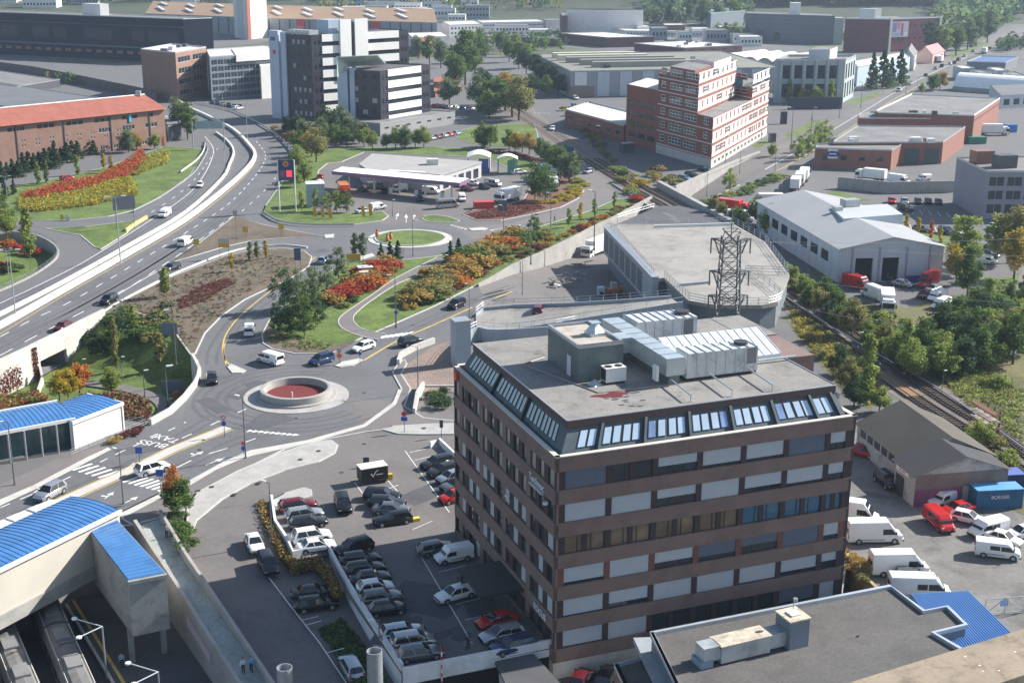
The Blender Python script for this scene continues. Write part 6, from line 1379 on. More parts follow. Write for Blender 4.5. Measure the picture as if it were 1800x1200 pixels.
def col(z0,z1,w,cr):
    def f(rng,t): a=rng.uniform(0,6.3);z=z0+(z1-z0)*t;k=sin(pi*min(1,.12+t*.86))**.7;q=w*k*rng.random()**.5;return Vector((q*cos(a),q*sin(a),z)),cr*(.5+.6*k)
    return f
def cone(z0,z1,w,cr):
    def f(rng,t): a=rng.uniform(0,6.3);z=z0+(z1-z0)*t;q=w*(1-t)**.9*(.4+.6*rng.random());return Vector((q*cos(a),q*sin(a),z)),cr*(1.15-t*.85)
    return f
def domef(w,h,cr):
    def f(rng,t): a=rng.uniform(0,6.3);q=w*rng.random()**.5;return Vector((q*cos(a),q*sin(a),h*.35+h*.5*rng.random()*(1-(q/w)**2))),cr*rng.uniform(.7,1.2)
    return f
TP={}
def tproto(k,seed,shape,n,leafs,nl,h,r,trunk=True):
    P=Proto();me,cl=crown(seed,n,shape,leafs,nl);
    if trunk: P.part('trunk',trunkm(seed,h,r,cl),BARK)
    P.part('crown',me,LEAF['g'],None,'leaf');TP.setdefault(k,[]).append(P)
for s in (1,2,3): tproto('round',s,sph(4.3,2.7,3.1,1.2),36,.2,120,8,.2)
for s in (4,5): tproto('tall',s,sph(6.,2.6,4.6,1.15),38,.22,120,11,.22)
for s in (6,7): tproto('poplar',s,col(1.,9.5,.9,.8),24,.26,60,10,.13)
for s in (8,9): tproto('conifer',s,cone(.6,8.,2.0,.8),34,.22,60,8.5,.18)
for s in (10,11): tproto('sapling',s,col(1.2,5.,.55,.5),16,.2,26,5.2,.06)
for s in (12,13,14): tproto('bush',s,domef(1.3,2.0,.55),14,.13,70,1.5,.05,True)
for s in (15,16): tproto('airy',s,sph(4.2,2.3,3.3,.75),38,.16,66,8,.1)
_ti=[0]
def tree(kind,x,y,h,c,label,group=None,z=0.,name='tree',cat='tree',world=None,wide=1.):
    _ti[0]+=1;P=TP[kind][_ti[0]%len(TP[kind])];p=world if world is not None else G(x,y,z);base={'round':8.2,'tall':11.,'poplar':10.4,'conifer':8.8,'sapling':5.4,'bush':2.2,'airy':8.}[kind]
    s=h/base*(1.18 if kind not in('bush','sapling') else 1.1);return P.put(name,p,R.uniform(0,6.3),label,cat,group,{'leaf':LEAF[c]},(s*wide,s*wide,s))
CN=dict(g='green',l='light green',d='dark green',y='yellow',o='orange',r='red',w='grey-green',a='autumn brown',m='dark red',ol='olive green')
def trees(lst,where,group,name='tree',cat='tree'):
    seen={}
    for t in lst:
        kind,x,y,h,c=t[:5];z=t[5] if len(t)>5 else 0.;wd=t[6] if len(t)>6 else 1.
        kd={'round':'round tree','tall':'tall broad tree','poplar':'slim upright tree','conifer':'conifer','sapling':'slender sapling','bush':'shrub','airy':'loose-leaved tree'}[kind]
        tree(kind,x,y,h,c,f'{CN[c]} {kd} {where}',group,z,{'bush':'shrub','conifer':'conifer_tree'}.get(kind,name),{'bush':'shrub'}.get(kind,cat),wide=wd)
# upper left, in front of the tiled building
trees([('conifer',4+9.5*i,320-2.9*i+R.uniform(-6,3),R.uniform(4.2,6.),'d',0,1.5) for i in range(23)]+[('conifer',98,295,7.5,'d')],'in the dark row before the tiled brick building','conifers before the tiled building')
trees([('round',226,268,7,'w'),('poplar',68,326,6,'l'),('poplar',82,322,6,'w'),('poplar',137,308,5.5,'l'),('sapling',183,300,5,'y'),('sapling',196,304,5,'a'),('round',240,262,5,'a'),('round',272,262,5.,'l'),('sapling',288,262,4,'o')],'on the bank above the shrub border','trees on the left bank')
trees([('conifer',8,345,4.5,'d'),('conifer',25,342,4,'d'),('round',12,420,6,'l'),('round',4,400,7,'g'),('poplar',52,452,10,'l'),('tall',318,236,12,'w'),('tall',330,245,11,'g')],'beside the ramp at the left','trees by the left ramp')
def shrubs(path,n,w,hs,cols,where,group,z=0.,wide=1.):
    n=int(n*.38+1);p=resample(spline(GP(path,z),6),.5);wide=wide*1.5
    for i in range(n):
        k=int((i+.5)/n*(len(p)-1));q=p[k]+nrm(p,k)*R.uniform(-w,w)+Vector((R.uniform(-.4,.4),R.uniform(-.4,.4),0));c=R.choice(cols)
        tree('bush',0,0,R.uniform(*hs),c,f'{CN[c]} shrub {where}',group,name='shrub',cat='shrub',world=q,wide=wide)
shrubs([(60,350),(130,340),(200,325),(285,275)],20,1.2,(1.2,1.7),'yyl','in the yellow band of the left border','yellow shrubs of the left border');shrubs([(60,345),(170,320),(255,275)],20,1.2,(1.3,1.8),'rro','in the red band of the left border','red shrubs of the left border')
COVERS=[('shrub_mass',[(30,355),(74,351),(134,341),(201,319),(234,317),(243,343),(161,363),(67,374),(33,371)],2600,(.6,1.5),['y','y','l'],'dense yellow shrub mass in front of the red shrubs on the left bank'),('shrub_mass',[(251,281),(298,269),(296,288),(243,307)],800,(.6,1.5),['y','l'],'smaller yellow shrub patch at the upper right of the left bank'),('shrub_mass',[(33,348),(107,325),(174,313),(228,285),(248,266),(262,286),(221,313),(167,333),(80,350)],2200,(.7,1.7),['r','o'],'long red-orange shrub mass across the left bank')]
shrubs([(15,430),(40,440),(55,455)],10,1.5,(1.6,2.4),'rro','on the sunken lawn inside the loop','red shrubs inside the loop',-2.4);shrubs([(10,470),(25,478)],7,1.5,(1.4,2.2),'rgg','at the foot of the loop railing','shrubs below the loop railing',-2.4)
# along the highway outer bend and fuel station
trees([('round',520,242,7,'d'),('round',536,246,7,'w'),('round',600,240,9,'w'),('round',575,236,9,'g'),('round',620,248,8,'w'),('round',556,285,9,'ol'),('round',548,275,8,'a'),('round',640,258,6,'l'),('round',524,300,6.5,'l'),('round',535,320,6,'l'),('round',518,330,5,'l'),('round',695,262,6,'l'),('round',712,262,7,'w'),('round',730,260,6,'l'),('round',745,260,6,'l'),('round',590,258,7,'g'),('round',508,236,6,'d'),('round',565,250,7,'w'),('round',585,246,8,'d'),('round',610,258,6,'g'),('round',655,262,5,'l'),('round',632,252,7,'w'),('round',680,262,5,'w'),('round',528,268,6,'g'),('round',516,258,5,'ol')],'between highway and striped offices','trees beside the highway bend')
shrubs([(478,226),(496,238),(512,252)],8,1,(1.5,2),'oa','on the bend behind the guard rail','autumn shrubs behind the guard rail')
trees([('sapling',555,372,6,'l'),('airy',575,372,4.6,'l'),('airy',592,374,5,'l'),('airy',610,374,5.2,'g'),('sapling',530,372,5,'l')],'on the lawn before the fuel station','young trees before the fuel station')
# avenue and old park
trees([('tall',818,150,22,'g'),('tall',800,165,17,'g'),('tall',835,140,19,'g'),('tall',775,120,14,'w'),('tall',755,112,13,'g'),('tall',735,105,12,'w'),('round',790,185,11,'w'),('tall',850,185,14,'d'),('round',872,200,13,'g'),('round',900,205,14,'g'),('round',912,212,14,'ol'),('round',888,195,14,'a'),('round',860,210,11,'g'),('round',840,195,12,'w'),('tall',845,110,16,'w')],'in the old park beside the railway','big park trees')
trees([('tall',895,110,12,'g'),('tall',912,122,12,'g'),('tall',925,132,12,'d'),('tall',940,142,11,'d'),('tall',955,152,11,'d'),('tall',968,160,10,'d'),('round',980,168,9,'d'),('tall',905,100,11,'l'),('tall',880,95,12,'w'),('tall',925,120,11,'l'),('round',960,172,8,'g'),('round',935,165,8,'d')],'in the dark line between railway and warehouse','trees along the warehouse')
trees([('bush',990+10*i,195+9*i,2.4,'ol' if i%2 else 'y') for i in range(8)]+[('bush',1005+9*i,215+9*i,2.2,'ol' if i%3 else 'l') for i in range(9)],'on the railway embankment','shrubs on the embankment')
shrubs([(1085,300),(1110,322),(1125,345)],16,3,(1.8,3.2),['ol','l','y','g'],'on the verge left of the railway bridge','verge shrubs by the bridge');shrubs([(1110,355),(1130,350)],8,1.4,(1.4,2),'rr','at the end of the underpass wall','red shrubs above the underpass')
shrubs([(1140,300),(1170,322),(1175,330)],10,2.5,(2,3),['a','ol','ol'],'between railway and parked cars under the brick office','shrubs under the brick office')
trees([('round',851,262,8,'g'),('round',862,258,7,'g'),('round',905,268,5.5,'y'),('round',895,262,6,'g'),('round',918,268,6,'a'),('round',930,272,6,'a'),('round',950,278,6,'w'),('round',965,290,7,'g'),('round',985,315,8,'g'),('round',1000,320,8,'w'),('airy',940,352,9,'g'),('airy',958,354,9,'g'),('round',975,302,7,'g')],'around the fuel station forecourt','trees around the forecourt')
shrubs([(842,268),(870,270),(900,274),(930,282),(960,287)],26,.6,(1.2,1.7),'mmd','in the dark hedge behind the car wash','hedge behind the car wash')
shrubs([(950,360),(985,352),(1010,338),(1020,325),(1010,318)],34,1.6,(1.,1.5),'yyl','in the yellow bed at the bend','yellow shrubs at the bend',wide=1.5)
# central island
trees([('airy',500,545,7.4,'w'),('airy',525,548,7.4,'w'),('airy',548,540,7.0,'w'),('airy',510,590,6.6,'d'),('airy',535,592,6.6,'g'),('airy',555,575,6.6,'d'),('airy',595,492,6.1,'w'),('airy',575,520,5.7,'w'),('airy',488,585,4.9,'d'),('sapling',624,458,6,'w'),('sapling',638,458,6,'w')],'in the central island grove','grove on the central island')
trees([('conifer',670,458,3.6,'d'),('conifer',686,464,4.6,'d'),('conifer',700,460,4.4,'d'),('conifer',792,462,4.5,'d'),('conifer',806,458,4.6,'d')],'beside the upper end of the footpath','small conifers by the footpath')
shrubs([(585,535),(605,520),(625,510),(645,498),(660,485),(690,470)],54,1.8,(2.2,3.4),'rrooa','in the red border left of the footpath','autumn shrubs left of the footpath')
shrubs([(590,545),(620,528),(660,500)],10,1,(1,1.6),['g','ol'],'at the path edge of the red border','green shrubs left of the footpath')
shrubs([(725,535),(745,520),(775,500),(805,480),(840,462),(880,440),(925,420)],96,3.,(2.4,3.8),['o','a','ol','a','g','a','ol'],'in the long autumn border above the main road','autumn shrubs above the main road')
shrubs([(720,548),(760,525),(800,505),(850,478),(900,458),(950,435),(1000,412),(1060,385),(1110,362)],76,.9,(1.1,1.9),['o','a','m','a','ol'],'in the low strip along the retaining wall','low shrubs along the retaining wall')
shrubs([(890,445),(920,430),(950,415)],12,2,(2,3),['g','ol'],'among the autumn border near the upper road','green shrubs near the upper road')
trees([('airy',940,418,5,'g'),('sapling',1045,385,5,'l'),('sapling',1020,392,5,'y'),('sapling',1080,368,4.5,'l'),('sapling',1000,400,4.6,'l')],'on the verge of the shared road','saplings on the verge')
# planting bed beside the highway
trees([('sapling',440,462,4.6,'w'),('sapling',452,458,4.2,'w'),('sapling',468,456,4.2,'y'),('sapling',408,478,4,'y'),('sapling',292,524,6,'l'),('sapling',288,522,5,'ol'),('poplar',205,648,9,'ol',-4.4,.5),('sapling',282,650,7,'ol',-4.2),('sapling',236,585,5,'l',-1)],'in the brown planting bed by the highway','saplings in the planting bed')
def cover(name,poly,n,hs,cols,label,z=0.1,lw=.14,zf=None,W_=None):
    "ground cover: many leaves, one stuff object per colour"
    P=W_ or GP(poly,0);xs=[p.x for p in P];ys=[p.y for p in P];pp=[(p.x,p.y) for p in P];rng=random.Random(n)
    mbs={c:MB() for c in cols};k=0;g=0
    while k<n and g<n*20:
        g+=1;x,y=rng.uniform(min(xs),max(xs)),rng.uniform(min(ys),max(ys))
        if not inpoly(x,y,pp): continue
        k+=1;c=rng.choice(cols);z0=zf(x,y) if zf else z
        for j in range(7): leaf(mbs[c],Vector((x+rng.uniform(-.3,.3),y+rng.uniform(-.3,.3),z0+rng.uniform(.05,rng.uniform(*hs)))),lw*rng.uniform(.7,1.4),rng)
    for c in mbs: mk(name,mbs[c],LEAF[c],label=label,cat='ground cover',kind='stuff')
for q in COVERS: cover(q[0],q[1],q[2],q[3],q[4],q[5],lw=.22)
cover('ground_cover',[(200,545),(290,497),(395,456),(440,446),(520,455),(500,480),(430,518),(360,575),(330,615),(290,585)],800,(.15,.4),['m','d','ol'],'sparse brown-green ground cover across the planting bed')
cover('ground_cover',[(310,530),(350,505),(400,490),(410,500),(360,530),(320,545)],500,(.2,.4),['m'],'dark red streak of low plants in the planting bed')
cover('ground_cover',[(470,595),(500,580),(560,600),(590,610),(560,618),(500,612)],200,(.2,.4),['ol','g'],'sparse low plants at the roundabout end of the island')
cover('ground_cover',[(820,378),(880,364),(930,356),(960,366),(900,382),(840,387)],900,(.15,.35),['m'],'low maroon ground cover in the bed before the forecourt',lw=.12)
# sunken lawn slope shrubs and terrace
trees([('bush',190+R.uniform(0,105),548+R.uniform(0,55),R.uniform(1.6,2.8),R.choice(['d','g','g','ol']),-1.4,1.3) for i in range(42)]+[('bush',150+6*i,605+6*i-12,2.4,'d',-3.6,1.2) for i in range(6)],'on the slope below the highway wall','shrubs on the sunken slope')
trees([('round',120,698,4.6,'y',-2.6),('round',140,690,5.,'o',-2.8),('round',105,705,4.,'y',-2.6),('round',196,690,4.2,'l',-3.2)],'beside the subway path','autumn trees by the subway path')
TER=[(70,778),(92,728),(150,700),(215,697),(258,706),(266,728),(255,742),(222,737),(200,741),(110,769)]
mb=MB();q=GP(TER,-1.2);mb.prism([(p.x,p.y) for p in q],-5,-1.2);mk('planting_terrace',mb,M['soil'],kind='structure')
def cover2(name,poly,n,hs,cols,label,lw,zf):
    q=GP(poly,-1.2);xs=[p.x for p in q];cover(name,None,n,hs,cols,label,lw=lw,zf=zf,W_=q)
cover2('hedge_terrace',TER,2600,(.4,1.2),['m','m','ol'],'dense dark red hedge terrace behind the station halls',.2,lambda x,y:-1.2)
cover('hedge_terrace',[(-20,650),(45,640),(80,655),(70,680),(30,700),(-20,715)],1500,(.5,1.4),['g','r','ol'],'mixed red and green planting at the left edge below the wall',lw=.2,zf=z2)
cover('hedge_terrace',[(452,885),(463,883),(480,925),(503,972),(520,988),(560,982),(578,1000),(600,1040),(590,1045),(570,1010),(555,994),(515,1001),(494,975),(470,930)],2000,(.3,1.2),['m','a','ol'],'narrow clipped dark red hedge below the car park wall',lw=.13,zf=lambda x,y:-.5)
shrubs([(195,780),(225,768),(255,754)],14,.5,(.7,1.1),'ma','in the kerbside strip beside the station ramp','kerbside shrubs')
shrubs([(312,705),(320,690)],6,.6,(.8,1.3),'ro','under the winding parapet wall','shrubs under the winding wall',-2.)
# near street
tree('round',312,905,4.8,'g','small tree with orange top beside the station walkway',z=0);tree('round',308,899,5.2,'o','orange-leaved young tree beside the station walkway',z=0,wide=.6)
shrubs([(296,912),(308,935),(322,958),(332,972)],16,.7,(.9,1.4),'gg','in the strip beside the station walkway','strip beside the walkway')
cover('ground_cover',[(560,1080),(600,1062),(640,1110),(690,1190),(655,1215),(600,1130)],1300,(.1,.4),['d','g'],'green planting strip below the white car park wall',zf=lambda x,y:-1.9)
shrubs([(770,690),(775,720)],8,1.2,(1.2,2),['d','g'],'in the sunken court beside the office','court shrubs');
# right side, along street, railway and yards
shrubs([(1235,365),(1270,352),(1310,338),(1350,322),(1380,310)],44,1.3,(1.3,2.2),'ggl','in the green hedge along the dipping street','hedge along the street',0)
trees([('airy',1282,338,6,'l'),('round',1255,378,4.5,'ol'),('round',1270,385,4,'ol'),('round',1290,392,4,'g'),('round',1330,400,6.5,'g'),('round',1355,415,7,'l'),('round',1380,425,5,'g'),('round',1300,405,4.5,'g')],'between the parking deck and the metal warehouse','trees by the warehouse')
def topline(x):
    T=[(1360,436),(1400,455),(1500,518),(1560,562),(1600,574),(1640,542),(1720,497),(1830,468)]
    for (x0,y0),(x1,y1) in zip(T,T[1:]):
        if x<=x1: return y0+(y1-y0)*(x-x0)/(x1-x0)
    return 470
def rail_y(x): return 523+(x-1390)*.735 if x<1600 else 677-(x-1600)*.0
def belt():
    out=[t for t in [('round',1385,505,4.6,'l'),('round',1432,555,5,'g'),('round',1462,580,5.4,'d'),('round',1488,600,5.6,'g'),('round',1530,635,6,'g'),('round',1572,640,6,'l'),('round',1625,615,6.5,'l'),('round',1675,600,7,'g'),('round',1740,620,7.4,'l'),('round',1375,470,4.0,'g'),('round',1400,490,4.3,'l'),('round',1420,480,4.7,'g'),('round',1445,505,4.3,'g'),('round',1415,520,4.3,'l'),('round',1450,535,4.7,'g'),('round',1480,525,4.3,'d'),('round',1500,555,5.8,'g'),('round',1530,560,5.8,'l'),('round',1470,555,4.7,'g'),('round',1515,585,5.8,'g'),('round',1550,590,5.8,'d'),('round',1580,580,5.8,'g'),('round',1560,560,5.0,'l'),('round',1545,615,6.8,'g'),('round',1600,605,6.8,'g'),('round',1640,580,6.5,'g'),('round',1680,570,6.5,'l'),('round',1720,565,6.5,'g'),('round',1650,620,7.6,'d'),('round',1700,620,7.6,'g'),('round',1750,600,7.6,'d'),('round',1780,640,7.6,'g'),('round',1730,650,7.6,'g'),('round',1690,660,6.8,'d'),('round',1620,640,6.8,'g'),('round',1660,655,6.0,'l'),('round',1760,690,6.8,'g'),('round',1795,590,6.5,'l'),('round',1800,700,6.8,'d'),('round',1610,560,5.0,'g'),('round',1720,600,7.6,'d'),('round',1655,545,5.0,'g')] if t[2]-t[3]*1.18*9.6>topline(t[1])-6 and t[2]<rail_y(t[1])-4]
    rng=random.Random(3);k=0
    while len(out)<62 and k<4000:
        k+=1;x=rng.uniform(1380,1805);h=rng.uniform(3.2,7.6);y=topline(x)+h*1.18*9.6+rng.uniform(0,70)
        if y<rail_y(x)-6 and all((x-o[1])**2+(y-o[2])**2*4>26**2 for o in out): out.append(('round',x,y,h,rng.choice(['g','g','l','d','ol'])))
    return out
trees(belt(),'in the dense belt right of the railway','dense tree belt by the railway')
trees([('bush',*q,R.uniform(2.2,3.4),R.choice(['g','l','ol','g']),0,1.5) for q in [(1395+t*.95,500+t*.42+R.uniform(-10,45)) for t in range(0,390,22)]],'under the dense belt right of the railway','understorey right of the railway')
trees([('tall',1690,480,11,'l'),('tall',1680,500,8,'y'),('tall',1700,520,9,'g'),('tall',1772,462,12,'ol'),('tall',1752,455,9,'l'),('tall',1782,490,10,'y'),('tall',1735,560,7,'l')],'in the yellowing clump by the car yard','tall clump at the right edge')
sheet('loop_road',[(1800,462),(1788,495),(1785,530),(1791,568),(1806,605),(1900,610),(1900,450)],M['path'],.02)
trees([('poplar',1522,712,10.5,'l'),('poplar',1590,655,8,'l'),('round',1490,690,5,'ol'),('round',1475,660,5,'d'),('round',1545,725,4,'l'),('round',1500,720,4.5,'d'),('bush',1570,735,2.4,'l'),('bush',1600,745,2.,'ol'),('bush',1420,600,2.,'ol'),('bush',1440,630,2.2,'ol'),('round',1720,790,4.5,'l'),('bush',1750,790,2.5,'ol'),('bush',1770,815,2.5,'l')],'between the railway and the old shed','greenery around the old shed')
sheet('rough_grass',[(1388,530),(1420,545),(1480,595),(1540,640),(1560,680),(1530,720),(1490,700),(1440,640),(1400,590),(1380,560)],M['rough'],.012);sheet('timber_yard',[(1690,725),(1800,690),(1900,700),(1900,830),(1800,790)],M['yard'],.02);sheet('rough_grass',[(1600,630),(1680,640),(1800,620),(1900,700),(1900,860),(1800,790),(1700,720),(1650,690)],M['rough'],.012);sheet('rough_grass',[(1420,450),(1500,530),(1600,540),(1660,520),(1760,520),(1800,600),(1640,660),(1560,610),(1440,540)],M['rough'],.01)
sheet('lawn',[(1755,490),(1790,480),(1800,600),(1780,570)],M['grass'],.016);sheet('rough_grass',[(1740,880),(1900,850),(1900,960),(1800,905)],M['rough'],.016)
cover('tall_grass',[(1388,540),(1480,600),(1550,665),(1530,715),(1460,650),(1400,580)],1500,(.2,.6),['ol','y'],'tall dry grass beside the railway track',lw=.16,z=.02);cover('tall_grass',[(1640,650),(1720,640),(1800,690),(1800,780),(1720,730)],1300,(.2,.7),['ol','l'],'rough green grass right of the railway',lw=.16,z=.02)
shrubs([(1487,975),(1510,1005),(1535,1028)],12,.6,(.8,1.6),['ol','a'],'on top of the yellow retaining wall','weeds on the yellow wall',.3)
trees([('poplar',1592,412,4.5,'y'),('poplar',1612,418,4.5,'y'),('poplar',1635,424,4.5,'o'),('poplar',1652,432,4.2,'y')],'in the row behind the metal warehouse','yellow saplings behind the warehouse')
sheet('lawn',[(1590,405),(1650,410),(1740,430),(1740,440),(1660,436),(1590,420)],M['grass'],.014);sheet('lawn',[(1455,338),(1470,335),(1530,352),(1500,356),(1470,350)],M['grass'],.014)
# street verge and far street trees
for q in ([(1380,238),(1430,212),(1440,210),(1445,215),(1385,245)],[(1490,178),(1540,163),(1548,168),(1495,186)],[(1320,255),(1355,243),(1360,247),(1330,262)],[(1555,148),(1592,138),(1600,132),(1596,142),(1565,155)],[(1668,95),(1740,72),(1738,78),(1672,103)],[(1700,118),(1725,108),(1735,118),(1710,125)]): sheet('lawn',q,M['grass'],.014)
trees([('poplar',1361,180,8,'l'),('poplar',1386,182,9,'l'),('round',1412,183,6,'a'),('round',1437,184,7,'l'),('poplar',1460,184,9,'l'),('round',1358,275,4,'l') ],'before the concrete office','street trees before the concrete office')
trees([('conifer',1532,158,15,'d'),('conifer',1550,155,16,'d'),('conifer',1565,152,12,'d'),('conifer',1580,150,15,'d')],'in the dark group beside the street','street conifers')
trees([('airy',1403,282,7,'l'),('airy',1420,275,8,'l'),('airy',1438,266,8,'l'),('airy',1449,258,8,'l'),('round',1640,160,7,'g'),('round',1652,157,8,'a'),('round',1620,165,4,'l')],'on the right verge of the street','trees on the right verge')
trees([('tall',1632,98,17,'d'),('tall',1645,95,15,'g'),('tall',1660,100,14,'l'),('tall',1680,98,16,'g'),('tall',1700,88,17,'w'),('tall',1715,80,18,'g'),('tall',1735,75,18,'w')],'at the forest edge beside the far street','far street trees')
trees([('tall',1150+28*i,45+R.uniform(-3,3),R.uniform(11,17),R.choice('gdw')) for i in range(6)]+[('round',1290,64,9,'l'),('round',1275,66,8,'g')],'behind the white cube hall','trees behind the white cube')
# hills and far forest
def hillz(x,y):
    t=max(0,min(1,(y-1050)/900));return (72*t*t*(3-2*t))*(.75+.25*sin(x*.004+1))*(1.25 if x>100 else .9)
mb=MB();nx,ny=40,24
for j in range(ny+1):
    for i in range(nx+1):
        x=-1300+2600*i/nx;y=1000+2000*j/ny;mb.v.append(Vector((x,y,hillz(x,y)+(.1 if j else -.5))))
for j in range(ny):
    for i in range(nx): a=j*(nx+1)+i;mb.f.append((a,a+1,a+nx+2,a+nx+1))
mk('hills',mb,mat('hill_ground',(.03,.045,.02),.95,.3,.01,space='world',col2=(.06,.075,.03)),kind='structure')
def forest(name,n,area,hs,cols,label,hole=None):
    rng=random.Random(n);mbs={c:MB() for c in cols}
    k=0
    while k<n:
        px_,py=rng.uniform(*area[:2]),rng.uniform(*area[2:4]);p=G(px_,py,0)
        if hole and hole(px_,py): k+=1;continue
        k+=1
        if p.y>1050: p.z=hillz(p.x,p.y)
        h=rng.uniform(*hs);r=h*.36;mb=mbs[rng.choice(cols)]
        for j in range(34):
            d=Vector((rng.gauss(0,1),rng.gauss(0,1),rng.gauss(0,1))).normalized()*(rng.random()**.3);leaf(mb,p+Vector((d.x*r,d.y*r,h*.55+d.z*h*.45)),h*.13,rng)
    for c in mbs: mk(name,mbs[c],LEAF[c],label=label,cat='forest',kind='stuff')
forest('far_forest',2600,(1180,1900,-26,22),(15,24),['d','w','g'],'distant wooded hillside along the top right of the photo')
forest('far_forest',420,(1650,1840,8,80),(12,18),['d','w','g'],'wood beside the far end of the street',hole=lambda x,y:y>76-(x-1690)*.36)
forest('far_forest',900,(-60,1300,-26,6),(10,18),['w','g','ol'],'distant band of trees across the top of the photo')
forest('far_trees',110,(60,420,4,14),(9,15),['w','g','d'],'trees on the skyline behind the dark glass hall');forest('far_trees',190,(560,1000,2,34),(8,13),['w','g','ol'],'scattered distant trees between the far halls',hole=lambda x,y:(y>26 and x>830) or y>33-(x<780)*8);forest('far_trees',110,(1130,1320,8,46),(9,15),['w','g','d'],'trees around the far offices right of the white cube')
forest('far_trees',40,(1260,1500,62,76),(6,9),['w','g'],'low trees around the far factory yards')
# distant buildings
fb=[(-30,4,60,16,'w'),(40,10,60,12,'w'),(120,6,50,10,'g'),(590,12,70,10,'b'),(640,16,60,8,'w'),(700,8,50,10,'w'),(745,14,40,12,'w'),(790,10,30,12,'r'),(810,14,30,9,'w'),(850,6,40,10,'w'),(900,4,46,8,'w'),(935,10,34,7,'w'),(1000,4,40,8,'w'),(1100,3,40,9,'g'),(1180,22,36,7,'w'),(1230,8,30,8,'w'),(1165,34,40,7,'w'),(1300,74,40,6,'w'),(1255,62,50,5,'w'),(690,26,60,9,'b'),(760,24,34,10,'w'),(560,5,30,9,'w'),(480,4,40,9,'g'),(300,6,44,9,'w'),(870,52,60,6,'w'),(930,58,40,5,'w')]+[(570+31*i,22+(i*7)%13,26+(i*11)%24,6+(i*5)%7,'wgwrwbw'[i%7]) for i in range(9)]+[(1120+24*i,52+(i*11)%20,22+(i*7)%18,5+(i*3)%4,'wgrw'[i%4]) for i in range(8)]+[(1690+30*i,134+(i*9)%14,24,6,'gw'[i%2]) for i in range(4)]
for i,(x,y,w,h,c) in enumerate(fb):
    p=G(x,y+8,0);L=(G(x+w,y+8)-p).length;bd={'w':wht,'g':clad,'b':mc((.3,.42,.6)),'r':mat('maroon_brick',(.14,.065,.06))}[c];
    if p.y>1050: p.z=hillz(p.x,p.y)
    q=[p+Vector((0,14,0)),p,p+Vector((L,2,0)),p+Vector((L,16,0))];hh=h*.9
    s=ws(max(3,int(w/6)),max(1,int(h/5)),.6,.4,1.);s.h=hh
    cn={'w':'white','g':'grey','b':'pale blue','r':'dark red'}[c];side='left' if x<450 else 'centre left' if x<800 else 'centre' if x<1100 else 'right of centre'
    building('far_building',f'small distant {cn} building near the top edge, {side}','building',q,p.z,hh,bd,feltl if i%2 else felt,{1:s},parapet=.3,group='small distant buildings')


forest('far_trees',60,(1755,1900,78,92),(5,8),['d','g'],'dark hedge of trees right of the far street');forest('far_trees',50,(860,1000,70,92),(5,8),['d','g'],'trees before the far brick halls');forest('far_trees',60,(60,330,112,150),(3,6),['ol','g'],'scrub along the brown retaining wall',hole=lambda x,y:abs(y-(118+(x+40)*.2))>9)
# ---------- vehicles ----------
CG=mat('car_glass',(.015,.02,.025),.05,.2,.5,spec=.7);PL=mc((.7,.7,.68));HL=mat('headlamp',(.7,.72,.72),.1,.05,2.);TL=mat('tail_lamp',(.35,.01,.01),.2,.1,2.);RIM=mat('alloy_rim',(.45,.46,.48),.3,.1,2.,metal=.7);TRIM=mat('black_trim',(.02,.02,.022),.6,.1,2.)
def paint(c,metal=.3): return mat('car_paint_%02x%02x%02x'%tuple(int(v*255) for v in c),c,.22,.03,1.,metal=metal,spec=.6)
PC=dict(white=paint((.78,.78,.77),0),silver=paint((.42,.44,.46),.6),grey=paint((.16,.17,.18),.5),dark=paint((.03,.033,.04),.3),black=paint((.012,.012,.014),.2),blue=paint((.03,.06,.16),.4),lblue=paint((.3,.42,.55),.4),red=paint((.5,.02,.02),.1),dred=paint((.16,.015,.025),.3),green=paint((.03,.2,.12),.1),orange=paint((.6,.2,.03),0),cream=paint((.7,.66,.55),0))
def wheel(P,x,y,r,w,par=None):
    s=1 if y>0 else -1;mb=MB();n=16
    def ring(rr,yy): return [Vector((x+rr*cos(2*pi*i/n),yy,r+rr*sin(2*pi*i/n))) for i in range(n)]
    a=ring(r,y-s*w);b=ring(r,y);c=ring(r*.66,y+s*.005);mb.add(a+b+c,[(i,(i+1)%n,n+(i+1)%n,n+i) for i in range(n)]+[(n+i,n+(i+1)%n,2*n+(i+1)%n,2*n+i) for i in range(n)]+[tuple(range(n))]);k=P.part('wheel',mb,M['tyre'],par)
    mb=MB();mb.add(ring(r*.64,y+s*.008)+[Vector((x,y+s*.03,r))],[(i,(i+1)%n,n) for i in range(n)]);P.part('rim',mb,RIM,k)
def loft(stations,ring):
    mb=MB();k=None
    for st in stations:
        r=ring(*st);k=len(r);mb.v+=[Vector(q) for q in r]
    m=len(stations)
    for i in range(m-1):
        for j in range(k): a=i*k+j;b=i*k+(j+1)%k;mb.f.append((a,b,b+k,a+k))
    mb.f.append(tuple(range(k-1,-1,-1)));mb.f.append(tuple((m-1)*k+j for j in range(k)));return mb
